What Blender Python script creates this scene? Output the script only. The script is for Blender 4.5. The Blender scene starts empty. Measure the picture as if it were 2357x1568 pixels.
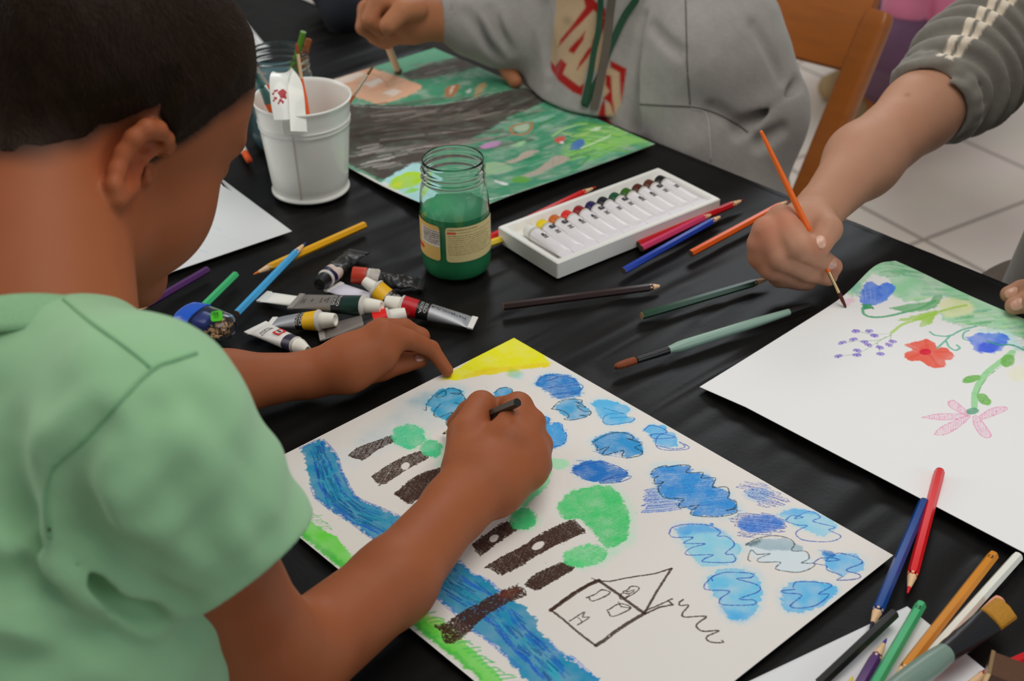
import bpy, math, random, os
import numpy as np
from mathutils import Vector, Matrix

# ------------------------------------------------------------------ camera, world, lights, exposure
C = bpy.context.scene.collection
scene = bpy.context.scene
TZ = 0.74                      # height of the table top
IW, IH = 2357, 1568
FPX, PITCH, ROLL, CH = 3217.0, math.radians(32.70), math.radians(-1.0), 0.693
_cp, _sp, _cr, _sr = math.cos(PITCH), math.sin(PITCH), math.cos(ROLL), math.sin(ROLL)
RIGHT0, UP0, FWD = np.array([1., 0, 0]), np.array([0, _sp, _cp]), np.array([0, _cp, -_sp])
CRIGHT, CUP = _cr * RIGHT0 + _sr * UP0, -_sr * RIGHT0 + _cr * UP0
CAMPOS = np.array([0, 0, TZ + CH])
cam_data = bpy.data.cameras.new('camera')
cam = bpy.data.objects.new('camera', cam_data)
C.objects.link(cam)
cam_data.sensor_width = 36.0
cam_data.lens = FPX / IW * 36.0
cam_data.clip_start = 0.02
cam_data.clip_end = 60
m = Matrix.Identity(4)
for i in range(3):
    m[i][0], m[i][1], m[i][2], m[i][3] = CRIGHT[i], CUP[i], -FWD[i], CAMPOS[i]
cam.matrix_world = m
cam_data.dof.use_dof = True
cam_data.dof.focus_distance = 1.13
cam_data.dof.aperture_fstop = 7.5
cam_data.dof.aperture_blades = 7
scene.camera = cam
scene.view_settings.view_transform = 'Standard'
scene.view_settings.look = 'None'
scene.view_settings.exposure = 0.0
scene.view_settings.gamma = 1.0
scene.view_settings.use_curve_mapping = False

world = bpy.data.worlds.new('room_light')
scene.world = world
world.use_nodes = True
world.node_tree.nodes['Background'].inputs[0].default_value = (0.86, 0.93, 1.0, 1)
world.node_tree.nodes['Background'].inputs[1].default_value = 0.235


def area(name, loc, target, sx, sy, power, col):
    l = bpy.data.lights.new(name, 'AREA')
    l.shape = 'RECTANGLE'
    l.size, l.size_y, l.energy, l.color = sx, sy, power, col
    o = bpy.data.objects.new(name, l)
    C.objects.link(o)
    o.location = loc
    o.rotation_euler = (Vector(target) - Vector(loc)).to_track_quat('-Z', 'Y').to_euler()
    return o


area('rear_fill_light', (0.75, 4.4, 2.75), (1.1, 3.2, 0), 2.0, 1.0, 30, (0.92, 0.96, 1.0))  # added fill, no known fitting: brightens the far floor, puts sheen on the cloth
area('ceiling_light', (0.5, 0.9, 2.75), (0.1, 1.1, TZ), 1.8, 1.2, 22, (1.0, 0.95, 0.88))
area('window_light', (2.6, -0.9, 1.9), (0.1, 1.1, TZ), 1.2, 1.6, 14, (0.86, 0.93, 1.0))
area('window_light_far', (-2.4, 1.6, 1.7), (-0.1, 1.1, TZ), 1.4, 1.4, 19, (1.0, 0.97, 0.92))


# ------------------------------------------------------------------ measuring helpers (metres; z is height above the table top)
def ray(u, v):
    x, y = (u - IW / 2) / FPX, -(v - IH / 2) / FPX
    return FWD + x * CRIGHT + y * CUP


def P(u, v, z=0.0):
    r = ray(u, v)
    t = (z - CH) / r[2]
    return np.array([r[0] * t, r[1] * t, z + TZ])


def D(u, v, d):
    return CAMPOS + ray(u, v) * d


def proj(p):
    q = np.asarray(p, float) - CAMPOS
    d = q @ FWD
    return IW / 2 + (q @ CRIGHT) / d * FPX, IH / 2 - (q @ CUP) / d * FPX, d


def unit(v):
    v = np.asarray(v, float)
    return v / (np.linalg.norm(v) + 1e-12)


def frame(ax, up=(0, 0, 1)):
    """columns: side, up', axis"""
    ax = unit(ax)
    up = np.asarray(up, float)
    if abs(ax @ unit(up)) > 0.98:
        up = np.array([0.0, 1, 0]) if abs(ax[1]) < 0.9 else np.array([1.0, 0, 0])
    s = unit(np.cross(up, ax))
    return s, np.cross(ax, s), ax


# ------------------------------------------------------------------ object helpers
def lin(c):
    c = c.lstrip('#')
    v = [int(c[i:i + 2], 16) / 255 for i in (0, 2, 4)]
    return tuple(x / 12.92 if x <= 0.04045 else ((x + 0.055) / 1.055) ** 2.4 for x in v)


ILL = 0.74


def alb(c, k=1.0):
    return tuple(min(0.9, x / ILL * k) for x in lin(c))


def tag(o, label=None, cat=None, group=None, kind=None):
    if label: o['label'] = label
    if cat: o['category'] = cat
    if group: o['group'] = group
    if kind: o['kind'] = kind
    return o


def empty(name, loc=(0, 0, 0)):
    o = bpy.data.objects.new(name, None)
    C.objects.link(o)
    o.empty_display_size = 0.02
    o.location = loc
    return o


def mesh_obj(name, verts, faces, material=None, parent=None, smooth=True, cols=None, uv=None):
    me = bpy.data.meshes.new(name)
    verts = np.asarray(verts, np.float64)
    if parent is not None:
        verts = verts - np.array(root_loc(parent))
    if isinstance(faces, np.ndarray) and faces.ndim == 2:
        k = faces.shape[1]
        me.vertices.add(len(verts))
        me.vertices.foreach_set('co', verts.astype(np.float32).ravel())
        me.loops.add(faces.size)
        me.loops.foreach_set('vertex_index', faces.astype(np.int32).ravel())
        me.polygons.add(len(faces))
        me.polygons.foreach_set('loop_start', np.arange(0, faces.size, k, dtype=np.int32))
        me.update(calc_edges=True)
    else:
        me.from_pydata([tuple(v) for v in verts], [], [tuple(int(i) for i in f) for f in faces])
    me.validate(verbose=False)
    if smooth:
        me.polygons.foreach_set('use_smooth', np.ones(len(me.polygons), bool))
    if cols is not None:
        a = me.color_attributes.new('paint', 'FLOAT_COLOR', 'POINT')
        cc = np.ones((len(verts), 4), np.float32)
        cc[:, :3] = cols
        a.data.foreach_set('color', cc.ravel())
    me.update()
    if material is not None:
        me.materials.append(material)
    o = bpy.data.objects.new(name, me)
    C.objects.link(o)
    if parent is not None:
        o.parent = parent
    return o


def root_loc(o):
    l = np.zeros(3)
    while o is not None:
        l = l + np.array(o.location)
        o = o.parent
    return l


def edge_split(o, deg=35):
    o.data.set_sharp_from_angle(angle=math.radians(deg))
    return o


class MB:
    """collects closed shapes into one mesh"""
    def __init__(self):
        self.v, self.f = [], []

    def add(self, v, f):
        n = len(self.v)
        self.v += [tuple(x) for x in v]
        self.f += [tuple(i + n for i in q) for q in f]
        return self

    def loft(self, rings, cap=True, closed=True):
        n = len(rings[0])
        v = [p for r in rings for p in r]
        f = []
        for i in range(len(rings) - 1):
            for j in range(n if closed else n - 1):
                k = (j + 1) % n
                f.append((i * n + j, i * n + k, (i + 1) * n + k, (i + 1) * n + j))
        if cap:
            f.append(tuple(range(n - 1, -1, -1)))
            f.append(tuple((len(rings) - 1) * n + j for j in range(n)))
        return self.add(v, f)

    def box(self, c, half, ax=None):
        ax = ax if ax is not None else np.eye(3)
        c = np.asarray(c, float)
        v = [c + ax[0] * half[0] * i + ax[1] * half[1] * j + ax[2] * half[2] * k for i in (-1, 1) for j in (-1, 1) for k in (-1, 1)]
        f = [(0, 1, 3, 2), (4, 6, 7, 5), (0, 4, 5, 1), (2, 3, 7, 6), (0, 2, 6, 4), (1, 5, 7, 3)]
        return self.add(v, f)

    def build(self, name, material, parent=None, smooth=False, sharp=None, bevel=0):
        o = mesh_obj(name, self.v, self.f, material, parent, smooth or sharp is not None)
        if sharp is not None:
            edge_split(o, sharp)
        if bevel:
            b = o.modifiers.new('bevel', 'BEVEL')
            b.width, b.segments, b.limit_method = bevel, 2, 'ANGLE'
        return o


def lathe(A, B, prof, n=28, sx=1.0, sy=1.0, up=(0, 0, 1), hexa=False):
    """rings about the axis A-B; prof = [(t along the axis in metres from A, radius)]"""
    A, B = np.asarray(A, float), np.asarray(B, float)
    s, u, a = frame(B - A, up)
    rings = []
    for t, r in prof:
        c = A + a * t
        rings.append([c + (s * math.cos(q) * sx + u * math.sin(q) * sy) * max(r, 1e-5) for q in (2 * math.pi * (k + 0.5 * hexa) / n for k in range(n))])
    return rings


# ------------------------------------------------------------------ materials
MATS = {}


def mat(name, col=(0.5, 0.5, 0.5), rough=0.5, metal=0.0, spec=0.5, var=0.06, scale=40.0, bump=0.0, bscale=200.0, attr=False,
        trans=0.0, ior=1.45, sss=0.0, coat=0.0, sheen=0.0, stretch=None):
    if name in MATS:
        return MATS[name]
    mt = bpy.data.materials.new(name)
    mt.use_nodes = True
    nt = mt.node_tree
    b = nt.nodes['Principled BSDF']
    b.inputs['Roughness'].default_value = rough
    b.inputs['Metallic'].default_value = metal
    b.inputs['Specular IOR Level'].default_value = spec
    b.inputs['Transmission Weight'].default_value = trans
    b.inputs['IOR'].default_value = ior
    b.inputs['Coat Weight'].default_value = coat
    b.inputs['Sheen Weight'].default_value = sheen
    if sss:
        b.inputs['Subsurface Weight'].default_value = sss
        b.inputs['Subsurface Radius'].default_value = (0.9, 0.35, 0.2)
        b.inputs['Subsurface Scale'].default_value = 0.006
    tc = nt.nodes.new('ShaderNodeTexCoord')
    src = tc.outputs['Object']
    if stretch:
        mp = nt.nodes.new('ShaderNodeMapping')
        mp.inputs['Scale'].default_value = stretch
        nt.links.new(src, mp.inputs['Vector'])
        src = mp.outputs['Vector']
    nz = nt.nodes.new('ShaderNodeTexNoise')
    nz.inputs['Scale'].default_value = scale
    nz.inputs['Detail'].default_value = 4
    nt.links.new(src, nz.inputs['Vector'])
    mr = nt.nodes.new('ShaderNodeMapRange')
    mr.inputs['To Min'].default_value = 1 - var
    mr.inputs['To Max'].default_value = 1 + var
    nt.links.new(nz.outputs['Fac'], mr.inputs['Value'])
    mx = nt.nodes.new('ShaderNodeVectorMath')
    mx.operation = 'SCALE'
    if attr:
        at = nt.nodes.new('ShaderNodeAttribute')
        at.attribute_name = 'paint'
        nt.links.new(at.outputs['Color'], mx.inputs[0])
    else:
        mx.inputs[0].default_value = col[:3]
    nt.links.new(mr.outputs['Result'], mx.inputs['Scale'])
    nt.links.new(mx.outputs['Vector'], b.inputs['Base Color'])
    if bump:
        n2 = nt.nodes.new('ShaderNodeTexNoise')
        n2.inputs['Scale'].default_value = bscale
        n2.inputs['Detail'].default_value = 3
        nt.links.new(src, n2.inputs['Vector'])
        bp = nt.nodes.new('ShaderNodeBump')
        bp.inputs['Strength'].default_value = bump
        bp.inputs['Distance'].default_value = 0.001
        nt.links.new(n2.outputs['Fac'], bp.inputs['Height'])
        nt.links.new(bp.outputs['Normal'], b.inputs['Normal'])
    MATS[name] = mt
    return mt


def paint(c, rough=0.35, k=1.0, **kw):
    return mat('paint_' + c.strip('#') + '_%d' % int(rough * 100), alb(c, k), rough, **kw)


GLASS = mat('clear_glass', (0.97, 1.0, 0.99), 0.02, trans=1.0, ior=1.36, var=0.0)
PLASTIC_CLEAR = mat('clear_plastic', (0.96, 0.97, 1.0), 0.08, trans=1.0, ior=1.3, var=0.0)
WOOD_TIP = mat('sharpened_wood', alb('#D8AF86'), 0.6, var=0.15, scale=600)
SILVER = mat('tube_foil', (0.40, 0.41, 0.43), 0.45, metal=0.55, var=0.08, scale=90, bump=0.25, bscale=60)
WHITE_PLASTIC = mat('white_plastic', alb('#D8D4CC'), 0.35, var=0.02)
BLACK_PLASTIC = mat('black_plastic', (0.012, 0.012, 0.013), 0.3, var=0.05)
GOLD = mat('brass_ferrule', (0.80, 0.55, 0.28), 0.22, metal=1.0, var=0.05)
PAPER = mat('painted_paper', rough=0.75, attr=True, spec=0.2, var=0.012, scale=700, bump=0.12, bscale=900)
# ------------------------------------------------------------------ drawing on paper: colours are laid into a grid of the sheet, in its own millimetres
RNG = np.random.default_rng(11)


def smooth_noise(shape, cell, seed=None, octaves=1):
    r = np.random.default_rng(seed) if seed is not None else RNG
    out = np.zeros(shape, np.float32)
    amp, tot = 1.0, 0
    for o in range(octaves):
        cy, cx = (cell if np.ndim(cell) else (cell, cell))
        cy, cx = max(1.0, cy / 2 ** o), max(1.0, cx / 2 ** o)
        gy, gx = int(shape[0] / cy) + 3, int(shape[1] / cx) + 3
        g = r.random((gy, gx)).astype(np.float32)
        y, x = np.arange(shape[0]) / cy, np.arange(shape[1]) / cx
        iy, ix = y.astype(int), x.astype(int)
        fy, fx = (y - iy), (x - ix)
        fy, fx = (fy * fy * (3 - 2 * fy))[:, None], (fx * fx * (3 - 2 * fx))[None, :]
        a, b = g[iy][:, ix], g[iy][:, ix + 1]
        c, d = g[iy + 1][:, ix], g[iy + 1][:, ix + 1]
        out += amp * ((a * (1 - fx) + b * fx) * (1 - fy) + (c * (1 - fx) + d * fx) * fy)
        tot += amp
        amp *= 0.5
    return (out / tot).astype(np.float32)


def catmull(pts, n=8):
    pts = [np.asarray(p, float) for p in pts]
    if len(pts) < 3:
        return np.array(pts)
    q = [2 * pts[0] - pts[1]] + pts + [2 * pts[-1] - pts[-2]]
    out = []
    for i in range(1, len(q) - 2):
        p0, p1, p2, p3 = q[i - 1:i + 3]
        for t in np.arange(n) / n:
            out.append(0.5 * (2 * p1 + (p2 - p0) * t + (2 * p0 - 5 * p1 + 4 * p2 - p3) * t * t + (3 * p1 - p0 - 3 * p2 + p3) * t ** 3))
    out.append(pts[-1])
    return np.array(out)


class Sheet:
    """a sheet of paper: corner O, unit directions ex, ey along its sides (in the table plane), sides w, h in metres"""
    def __init__(s, O, ex, ey, w, h, res=0.0004, base='#DAD6D0', seed=1):
        s.O, s.ex, s.ey, s.w, s.h, s.res = np.array(O), unit(ex), unit(ey), w, h, res
        s.nx, s.ny = int(w / res) + 1, int(h / res) + 1
        s.mm = 1000 * res
        s.img = np.empty((s.ny, s.nx, 3), np.float32)
        s.img[:] = alb(base)
        sh = (s.ny, s.nx)
        s.grain = smooth_noise(sh, 1.6, seed) * 0.6 + smooth_noise(sh, 3.5, seed + 1) * 0.4
        s.cloud = smooth_noise(sh, 26, seed + 2, 3)
        s.wob1, s.wob2 = smooth_noise(sh, 9, seed + 3, 2) - 0.5, smooth_noise(sh, 3, seed + 4) - 0.5

    def loc(s, p, z=0.0):
        d = P(p[0], p[1], z) - s.O
        return np.array([d @ s.ex, d @ s.ey]) * 1000    # mm

    def win(s, q, pad):
        x0, y0 = np.floor((q.min(0) - pad) / s.mm).astype(int)
        x1, y1 = np.ceil((q.max(0) + pad) / s.mm).astype(int)
        x0, y0, x1, y1 = max(0, x0), max(0, y0), min(s.nx, x1 + 1), min(s.ny, y1 + 1)
        if x1 <= x0 or y1 <= y0:
            return None
        X, Y = np.meshgrid(np.arange(x0, x1) * s.mm, np.arange(y0, y1) * s.mm)
        return slice(y0, y1), slice(x0, x1), X, Y

    def blend(s, sl, a, col, mul=False):
        c = np.array(alb(col) if isinstance(col, str) else col, np.float32)
        t = s.img[sl]
        if mul:
            c = c / np.array(alb('#DAD6D0'), np.float32)
            s.img[sl] = t * (1 - a[..., None] * (1 - c))
        else:
            s.img[sl] = t * (1 - a[..., None]) + c * a[..., None]

    def sdf(s, q, X, Y):
        n = len(q)
        d = np.full(X.shape, 1e9)
        ins = np.zeros(X.shape, bool)
        for i in range(n):
            a, b = q[i], q[(i + 1) % n]
            ex, ey = b - a
            wx, wy = X - a[0], Y - a[1]
            t = np.clip((wx * ex + wy * ey) / (ex * ex + ey * ey + 1e-9), 0, 1)
            d = np.minimum(d, (wx - ex * t) ** 2 + (wy - ey * t) ** 2)
            c = ((a[1] > Y) != (b[1] > Y))
            if ey != 0:
                ins ^= c & (X < ex * (Y - a[1]) / ey + a[0])
        d = np.sqrt(d)
        return np.where(ins, -d, d)

    def fill(s, pts, col, alpha=0.9, soft=0.5, wob=1.0, cloudy=0.35, grainy=0.0, rim=0.0, smooth=True, mul=False, mmpts=False):
        q = np.array(pts, float) if mmpts else np.array([s.loc(p) for p in pts])
        if smooth and len(q) > 4:
            q = catmull(list(q) + [q[0]], 4)[:-1]
        w = s.win(q, 3 + soft * 2)
        if w is None: return
        ys, xs, X, Y = w
        d = s.sdf(q, X, Y) + wob * (s.wob1[ys, xs] * 3.0 + s.wob2[ys, xs] * 1.2)
        a = np.clip(0.5 - d / (2 * soft), 0, 1)
        a = a * a * (3 - 2 * a)
        a = a * (1 - cloudy + cloudy * 2 * (1 - s.cloud[ys, xs]) * 0.9)
        if grainy:
            a = a * np.clip(1 - (s.grain[ys, xs] - (1 - grainy)) * 6, 0.05, 1)
        a = np.clip(a * alpha, 0, 1)
        s.blend((ys, xs), a, col, mul)
        if rim:
            r = np.exp(-((d + 0.6) / 0.5) ** 2) * rim
            s.blend((ys, xs), np.clip(r, 0, 1), np.array(alb(col)) * 0.62, False)

    def stroke(s, pts, col, width=1.2, alpha=0.9, grainy=0.35, smooth=True, jitter=0.0, mmpts=False, taper=False):
        q = np.array(pts, float) if mmpts else np.array([s.loc(p) for p in pts])
        if smooth:
            q = catmull(q, 6)
        if jitter:
            q = q + RNG.normal(0, jitter, q.shape)
        for i0 in range(0, len(q) - 1, 12):
            seg = q[i0:i0 + 13]
            w = s.win(seg, width + 1)
            if w is None: continue
            ys, xs, X, Y = w
            d = np.full(X.shape, 1e9)
            for a, b in zip(seg[:-1], seg[1:]):
                e = b - a
                t = np.clip(((X - a[0]) * e[0] + (Y - a[1]) * e[1]) / (e @ e + 1e-9), 0, 1)
                d = np.minimum(d, (X - a[0] - e[0] * t) ** 2 + (Y - a[1] - e[1] * t) ** 2)
            d = np.sqrt(d) + s.wob2[ys, xs] * 0.5
            a = np.clip((width / 2 - d) / 0.45 + 0.5, 0, 1)
            if grainy:
                a = a * np.clip(1 - (s.grain[ys, xs] - (1 - grainy)) * 7, 0.0, 1)
            s.blend((ys, xs), a * alpha, col)

    def hatch(s, pts, col, ang=None, gap=1.6, width=1.0, alpha=0.8, grainy=0.35, out=1.5, curve=0.0, dirpx=None):
        """back-and-forth crayon lines that fill an outline"""
        q = np.array([s.loc(p) for p in pts])
        if len(q) > 4:
            q = catmull(list(q) + [q[0]], 4)[:-1]
        if dirpx is not None:
            a, b = s.loc(dirpx[0]), s.loc(dirpx[1])
            ang = math.atan2(*(b - a)[::-1])
        c, sn = math.cos(ang), math.sin(ang)
        R = np.array([[c, sn], [-sn, c]])
        r = q @ R.T
        y = r[:, 1].min() + gap * 0.4
        line, flip = [], False
        while y < r[:, 1].max():
            xs = []
            for i in range(len(r)):
                a, b = r[i], r[(i + 1) % len(r)]
                if (a[1] > y) != (b[1] > y):
                    xs.append(a[0] + (y - a[1]) / (b[1] - a[1]) * (b[0] - a[0]))
            if len(xs) >= 2:
                x0, x1 = min(xs) + RNG.normal(0, out), max(xs) + RNG.normal(0, out)
                p = [(x0, y), ((x0 + x1) / 2, y + curve + RNG.normal(0, 0.3)), (x1, y + RNG.normal(0, 0.3))]
                line += p[::-1] if flip else p
                flip = not flip
            y += gap * RNG.uniform(0.7, 1.3)
        if len(line) > 2:
            s.stroke(np.array(line) @ R, col, width, alpha, grainy, smooth=False, mmpts=True)

    def ell(s, c, rx, ry, rot=0, n=14):
        return [(c[0] + rx * math.cos(t) * math.cos(rot) - ry * math.sin(t) * math.sin(rot), c[1] + rx * math.cos(t) * math.sin(rot) + ry * math.sin(t) * math.cos(rot))
                for t in (2 * math.pi * k / n for k in range(n))]

    def build(s, name, zf=None, thick=0.0005, z0=0.0006, parent=None):
        X, Y = np.meshgrid(np.arange(s.nx) * s.res, np.arange(s.ny) * s.res)
        Z = np.full(X.shape, z0)
        if zf is not None:
            Z = Z + zf(X, Y)
        V = s.O[None, None] + X[..., None] * s.ex + Y[..., None] * s.ey
        V[..., 2] = TZ + Z
        n = s.nx * s.ny
        idx = np.arange(n).reshape(s.ny, s.nx)
        f = np.stack([idx[:-1, :-1], idx[:-1, 1:], idx[1:, 1:], idx[1:, :-1]], -1).reshape(-1, 4)
        if np.cross(s.ex, s.ey)[2] < 0:
            f = f[:, ::-1]
        # a coarse underside and rim give the sheet its thickness
        top = V.reshape(-1, 3)
        b = np.concatenate([idx[0, :], idx[1:, -1], idx[-1, -2::-1], idx[-2:0:-1, 0]])
        low = top[b] - [0, 0, thick]
        m = len(b)
        k = np.arange(m)
        rim = np.stack([b, n + k, n + (k + 1) % m, b[(k + 1) % m]], -1)
        cols = np.concatenate([s.img.reshape(-1, 3), np.tile(np.array(alb('#D4D0CA'), np.float32), (m, 1))])
        return mesh_obj(name, np.concatenate([top, low]), np.concatenate([f, rim]), PAPER, parent, True, cols)


def cr(x0, y0, sc):
    return lambda *a: [(x0 + a[i] / sc, y0 + a[i + 1] / sc) for i in range(0, len(a), 2)]


c2, c3, c4, c5, c6, c8 = cr(600, 740, 3.1357), cr(1200, 820, 3.1357), cr(600, 1100, 3.35), cr(1150, 1100, 3.35), cr(1650, 1050, 3.027), cr(1857, 560, 2.904)
p1, p2 = cr(700, 100, 3.9196), cr(1100, 200, 5.124)

# ---- the boy's drawing: river, trees, clouds and a house
T_, R_, L_ = P(1183, 779), P(2058, 1281), P(533, 1109)
S1 = Sheet(T_, R_ - T_, L_ - T_, 0.412, 0.306, 0.0004, '#D0CBC5', 5)
BR, NAVY, BLK = '#3B261D', '#2A3F94', '#22282A'
S1.fill(c2(1000, 560, 1300, 480, 1500, 500, 1480, 640, 1300, 760, 900, 900, 700, 860, 900, 700), '#A9BCC0', 0.45, 12, 1, 0.7)
S1.fill(c2(300, 1000, 700, 900, 900, 800, 1000, 900, 700, 1050, 560, 1300, 400, 1300), '#B9C6CE', 0.25, 14, 1, 0.8)
S1.fill(c2(1790, 95, 1860, 95, 2100, 300, 2080, 330, 1900, 350, 1780, 372, 1600, 395, 1420, 430, 1300, 425), '#EFD11A', 0.97, 0.9, 1.2, 0.15, smooth=False)
S1.fill(c2(1900, 320, 2070, 300, 2080, 325, 1900, 352, 1600, 395, 1450, 420, 1600, 350), '#D6AE0E', 0.5, 2.5, 1.5, 0.6)
S1.fill(c2(1770, 370, 1840, 350, 1890, 380, 1850, 410, 1790, 400), '#7CB860', 0.6, 2.5)
S1.fill(c2(1820, 380, 1900, 380, 1880, 420, 1820, 415), '#8CC4D0', 0.5, 3)


def cloudlet(pts, col, edge=None, dark=None, hat=None, hd=None, gap=1.7, halo=0.35, hw=0.9):
    if halo:
        q = np.array(pts); c = q.mean(0)
        S1.fill([tuple(c + (p - c) * 1.16) for p in q], '#9CC7E4', halo, 4, 1.5, 0.8)
    S1.fill(pts, col, 0.9, 0.7, 1.3, 0.45, 0.12, 0.12)
    if hat:
        S1.hatch(pts, hat, None, gap, hw, 0.7, 0.45, 2.0, 0.4, dirpx=hd or ((0, 1000), (100, 1015)))
    if edge:
        S1.stroke(edge, dark or BLK, 0.95, 0.85, 0.22)


cloudlet(c2(1190, 600, 1240, 540, 1320, 490, 1430, 490, 1480, 560, 1500, 600, 1440, 680, 1380, 740, 1340, 720, 1280, 690, 1230, 650), '#2F92BA',
         c2(1175, 640, 1195, 645, 1200, 600, 1260, 535, 1330, 505, 1330, 540, 1265, 550, 1330, 500, 1380, 485, 1440, 505, 1430, 532, 1370, 522, 1450, 528, 1475, 575, 1440, 600, 1400, 590), BLK)
S1.fill(c2(1060, 580, 1180, 520, 1260, 520, 1200, 620, 1100, 610), '#3F8FA8', 0.35, 6)
S1.stroke(c2(1300, 600, 1262, 640, 1250, 680, 1290, 695, 1385, 662, 1340, 720, 1350, 760, 1390, 770), BLK, 0.95, 0.85, 0.22)
cloudlet(c2(1680, 520, 1760, 480, 1815, 500, 1830, 560, 1760, 640, 1700, 600), '#2D8FC0', c2(1690, 520, 1720, 490, 1780, 482, 1815, 500, 1805, 535, 1740, 575), BLK)
cloudlet(c3(100, 210, 130, 160, 210, 130, 330, 140, 410, 190, 430, 260, 380, 300, 260, 310, 190, 270, 150, 240), '#2A7FC0', c3(110, 205, 150, 150, 240, 140, 250, 165, 160, 190, 300, 150, 400, 185, 330, 200, 200, 235, 420, 210, 420, 250, 230, 280, 410, 270, 260, 305), '#225AA6', '#2164AE')
cloudlet(c3(240, 380, 290, 330, 400, 310, 470, 370, 500, 410, 440, 450, 360, 460, 310, 440), '#3C95C4', c3(220, 385, 270, 335, 340, 315, 430, 320, 430, 342, 390, 332, 465, 372, 400, 362, 450, 402, 500, 402, 490, 430, 420, 430, 470, 442, 370, 465, 310, 460, 345, 438, 300, 400, 215, 385))
cloudlet(c3(505, 345, 560, 315, 650, 325, 780, 380, 750, 430, 820, 460, 760, 490, 620, 500, 590, 470, 560, 430, 530, 390), '#54A9D6', c3(600, 380, 700, 410, 740, 420, 650, 420, 600, 440, 590, 480, 640, 500, 780, 480, 815, 460, 790, 445, 640, 450), '#2E7DB8')
cloudlet(c3(60, 430, 200, 445, 200, 490, 280, 490, 300, 540, 330, 570, 300, 640, 180, 670, 80, 600), '#3F97CF', c3(110, 450, 190, 445, 200, 475, 140, 490, 280, 488, 300, 540, 325, 570, 300, 640, 170, 668), '#2560B0', '#3585C8')
cloudlet(c3(510, 620, 600, 565, 720, 550, 800, 570, 860, 640, 870, 700, 760, 740, 720, 700, 600, 720, 550, 680), '#2C8CC0', c3(515, 625, 620, 570, 720, 555, 800, 580, 800, 605, 760, 600, 865, 635, 820, 665, 870, 690, 860, 720, 760, 740, 725, 725, 735, 685, 600, 720, 590, 700, 630, 660, 545, 685, 550, 660, 510, 625), BLK, '#3B7FC0')
cloudlet(c3(880, 530, 950, 500, 1040, 510, 1040, 550, 1110, 570, 1110, 660, 970, 640, 940, 590), '#4FA5DC', c3(880, 545, 930, 505, 1030, 530, 1040, 560, 940, 570, 960, 600, 1110, 590, 1000, 570, 970, 640, 1020, 680, 1170, 680, 1210, 660, 1140, 625, 1180, 660, 1100, 675, 980, 650), '#2752A8')
cloudlet(c3(370, 820, 440, 765, 560, 760, 680, 800, 760, 850, 740, 890, 600, 920, 450, 890, 400, 860), '#2370B8', c3(470, 770, 370, 830, 420, 800, 560, 770, 690, 800, 765, 850, 700, 860, 600, 900, 570, 922, 700, 915, 785, 885, 770, 870, 600, 895), '#2350A0', '#1F5FB0')
S1.fill(c3(880, 1000, 960, 960, 1080, 1030, 1150, 1100, 1050, 1125, 880, 1135, 900, 1080), '#4A93D8', 0.35, 1.5)
S1.hatch(c3(880, 1000, 980, 940, 1090, 1030, 1160, 1110, 1050, 1125, 880, 1135, 895, 1080), '#2F5FB8', None, 2.0, 1.0, 0.8, 0.4, 2.0, 0.5, dirpx=(c3(880, 1000)[0], c3(1100, 980)[0]))
cloudlet(c3(940, 860, 1010, 800, 1200, 800, 1220, 850, 1300, 850, 1390, 900, 1390, 950, 1490, 980, 1500, 1030, 1550, 1070, 1540, 1130, 1420, 1160, 1240, 1150, 1230, 1110, 1150, 1090, 1150, 1050, 1050, 1030, 1000, 980, 970, 910), '#3A8ECB',
         c3(935, 860, 960, 820, 1040, 795, 1060, 805, 1150, 790, 1220, 800, 1190, 845, 1310, 845, 1300, 885, 1400, 885, 1380, 950, 1480, 950, 1500, 1000, 1490, 1030, 1550, 1060, 1540, 1100, 1480, 1120, 1550, 1110, 1540, 1140, 1420, 1165, 1240, 1155, 1230, 1120, 1280, 1080, 1150, 1100, 1140, 1070, 1170, 1035, 1050, 1030, 1000, 1000, 990, 950, 1030, 910, 970, 930, 960, 890, 990, 870), '#2B3534', '#2A6FC0', (c3(900, 900)[0], c3(1300, 870)[0]), 1.5)
S1.hatch(c3(1530, 950, 1600, 925, 1690, 910, 1780, 940, 1700, 975, 1600, 965), '#4B5AB0', None, 1.9, 0.75, 0.8, 0.4, 2, 0.3, dirpx=((0, 0), (100, 10)))
S1.fill(c3(1600, 1010, 1640, 970, 1760, 960, 1800, 1000, 1780, 1050, 1680, 1050), '#6FADE8', 0.55, 3)
S1.hatch(c3(1610, 1010, 1640, 980, 1750, 960, 1860, 990, 1915, 1050, 1850, 1085, 1710, 1090, 1700, 1050), '#3A4FA8', None, 1.8, 0.75, 0.85, 0.4, 2, 0.3, dirpx=((0, 0), (100, 25)))
S1.fill(c3(1560, 1200, 1620, 1160, 1800, 1150, 1890, 1200, 1870, 1250, 1700, 1280, 1580, 1250), '#2F7FD0', 0.85, 2)
S1.hatch(c3(1520, 1220, 1560, 1150, 1760, 1135, 1890, 1200, 1880, 1250, 1800, 1290, 1560, 1310, 1590, 1260), '#33459E', None, 1.9, 0.8, 0.85, 0.4, 2, 0.4, dirpx=((0, 0), (100, 5)))
cloudlet(c6(430, 410, 500, 375, 620, 380, 740, 420, 830, 480, 820, 510, 740, 560, 570, 500, 480, 450), '#86BFE8', c6(480, 450, 520, 420, 600, 430, 540, 440, 640, 390, 720, 430, 670, 460, 820, 500, 780, 520, 860, 560, 830, 590, 740, 603, 600, 590, 550, 550, 570, 520, 630, 490, 560, 485, 480, 460), '#2F55B0')
S1.fill(c6(430, 410, 500, 375, 620, 380, 700, 405, 620, 410, 500, 420), '#4C9AD8', 0.6, 2)
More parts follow.
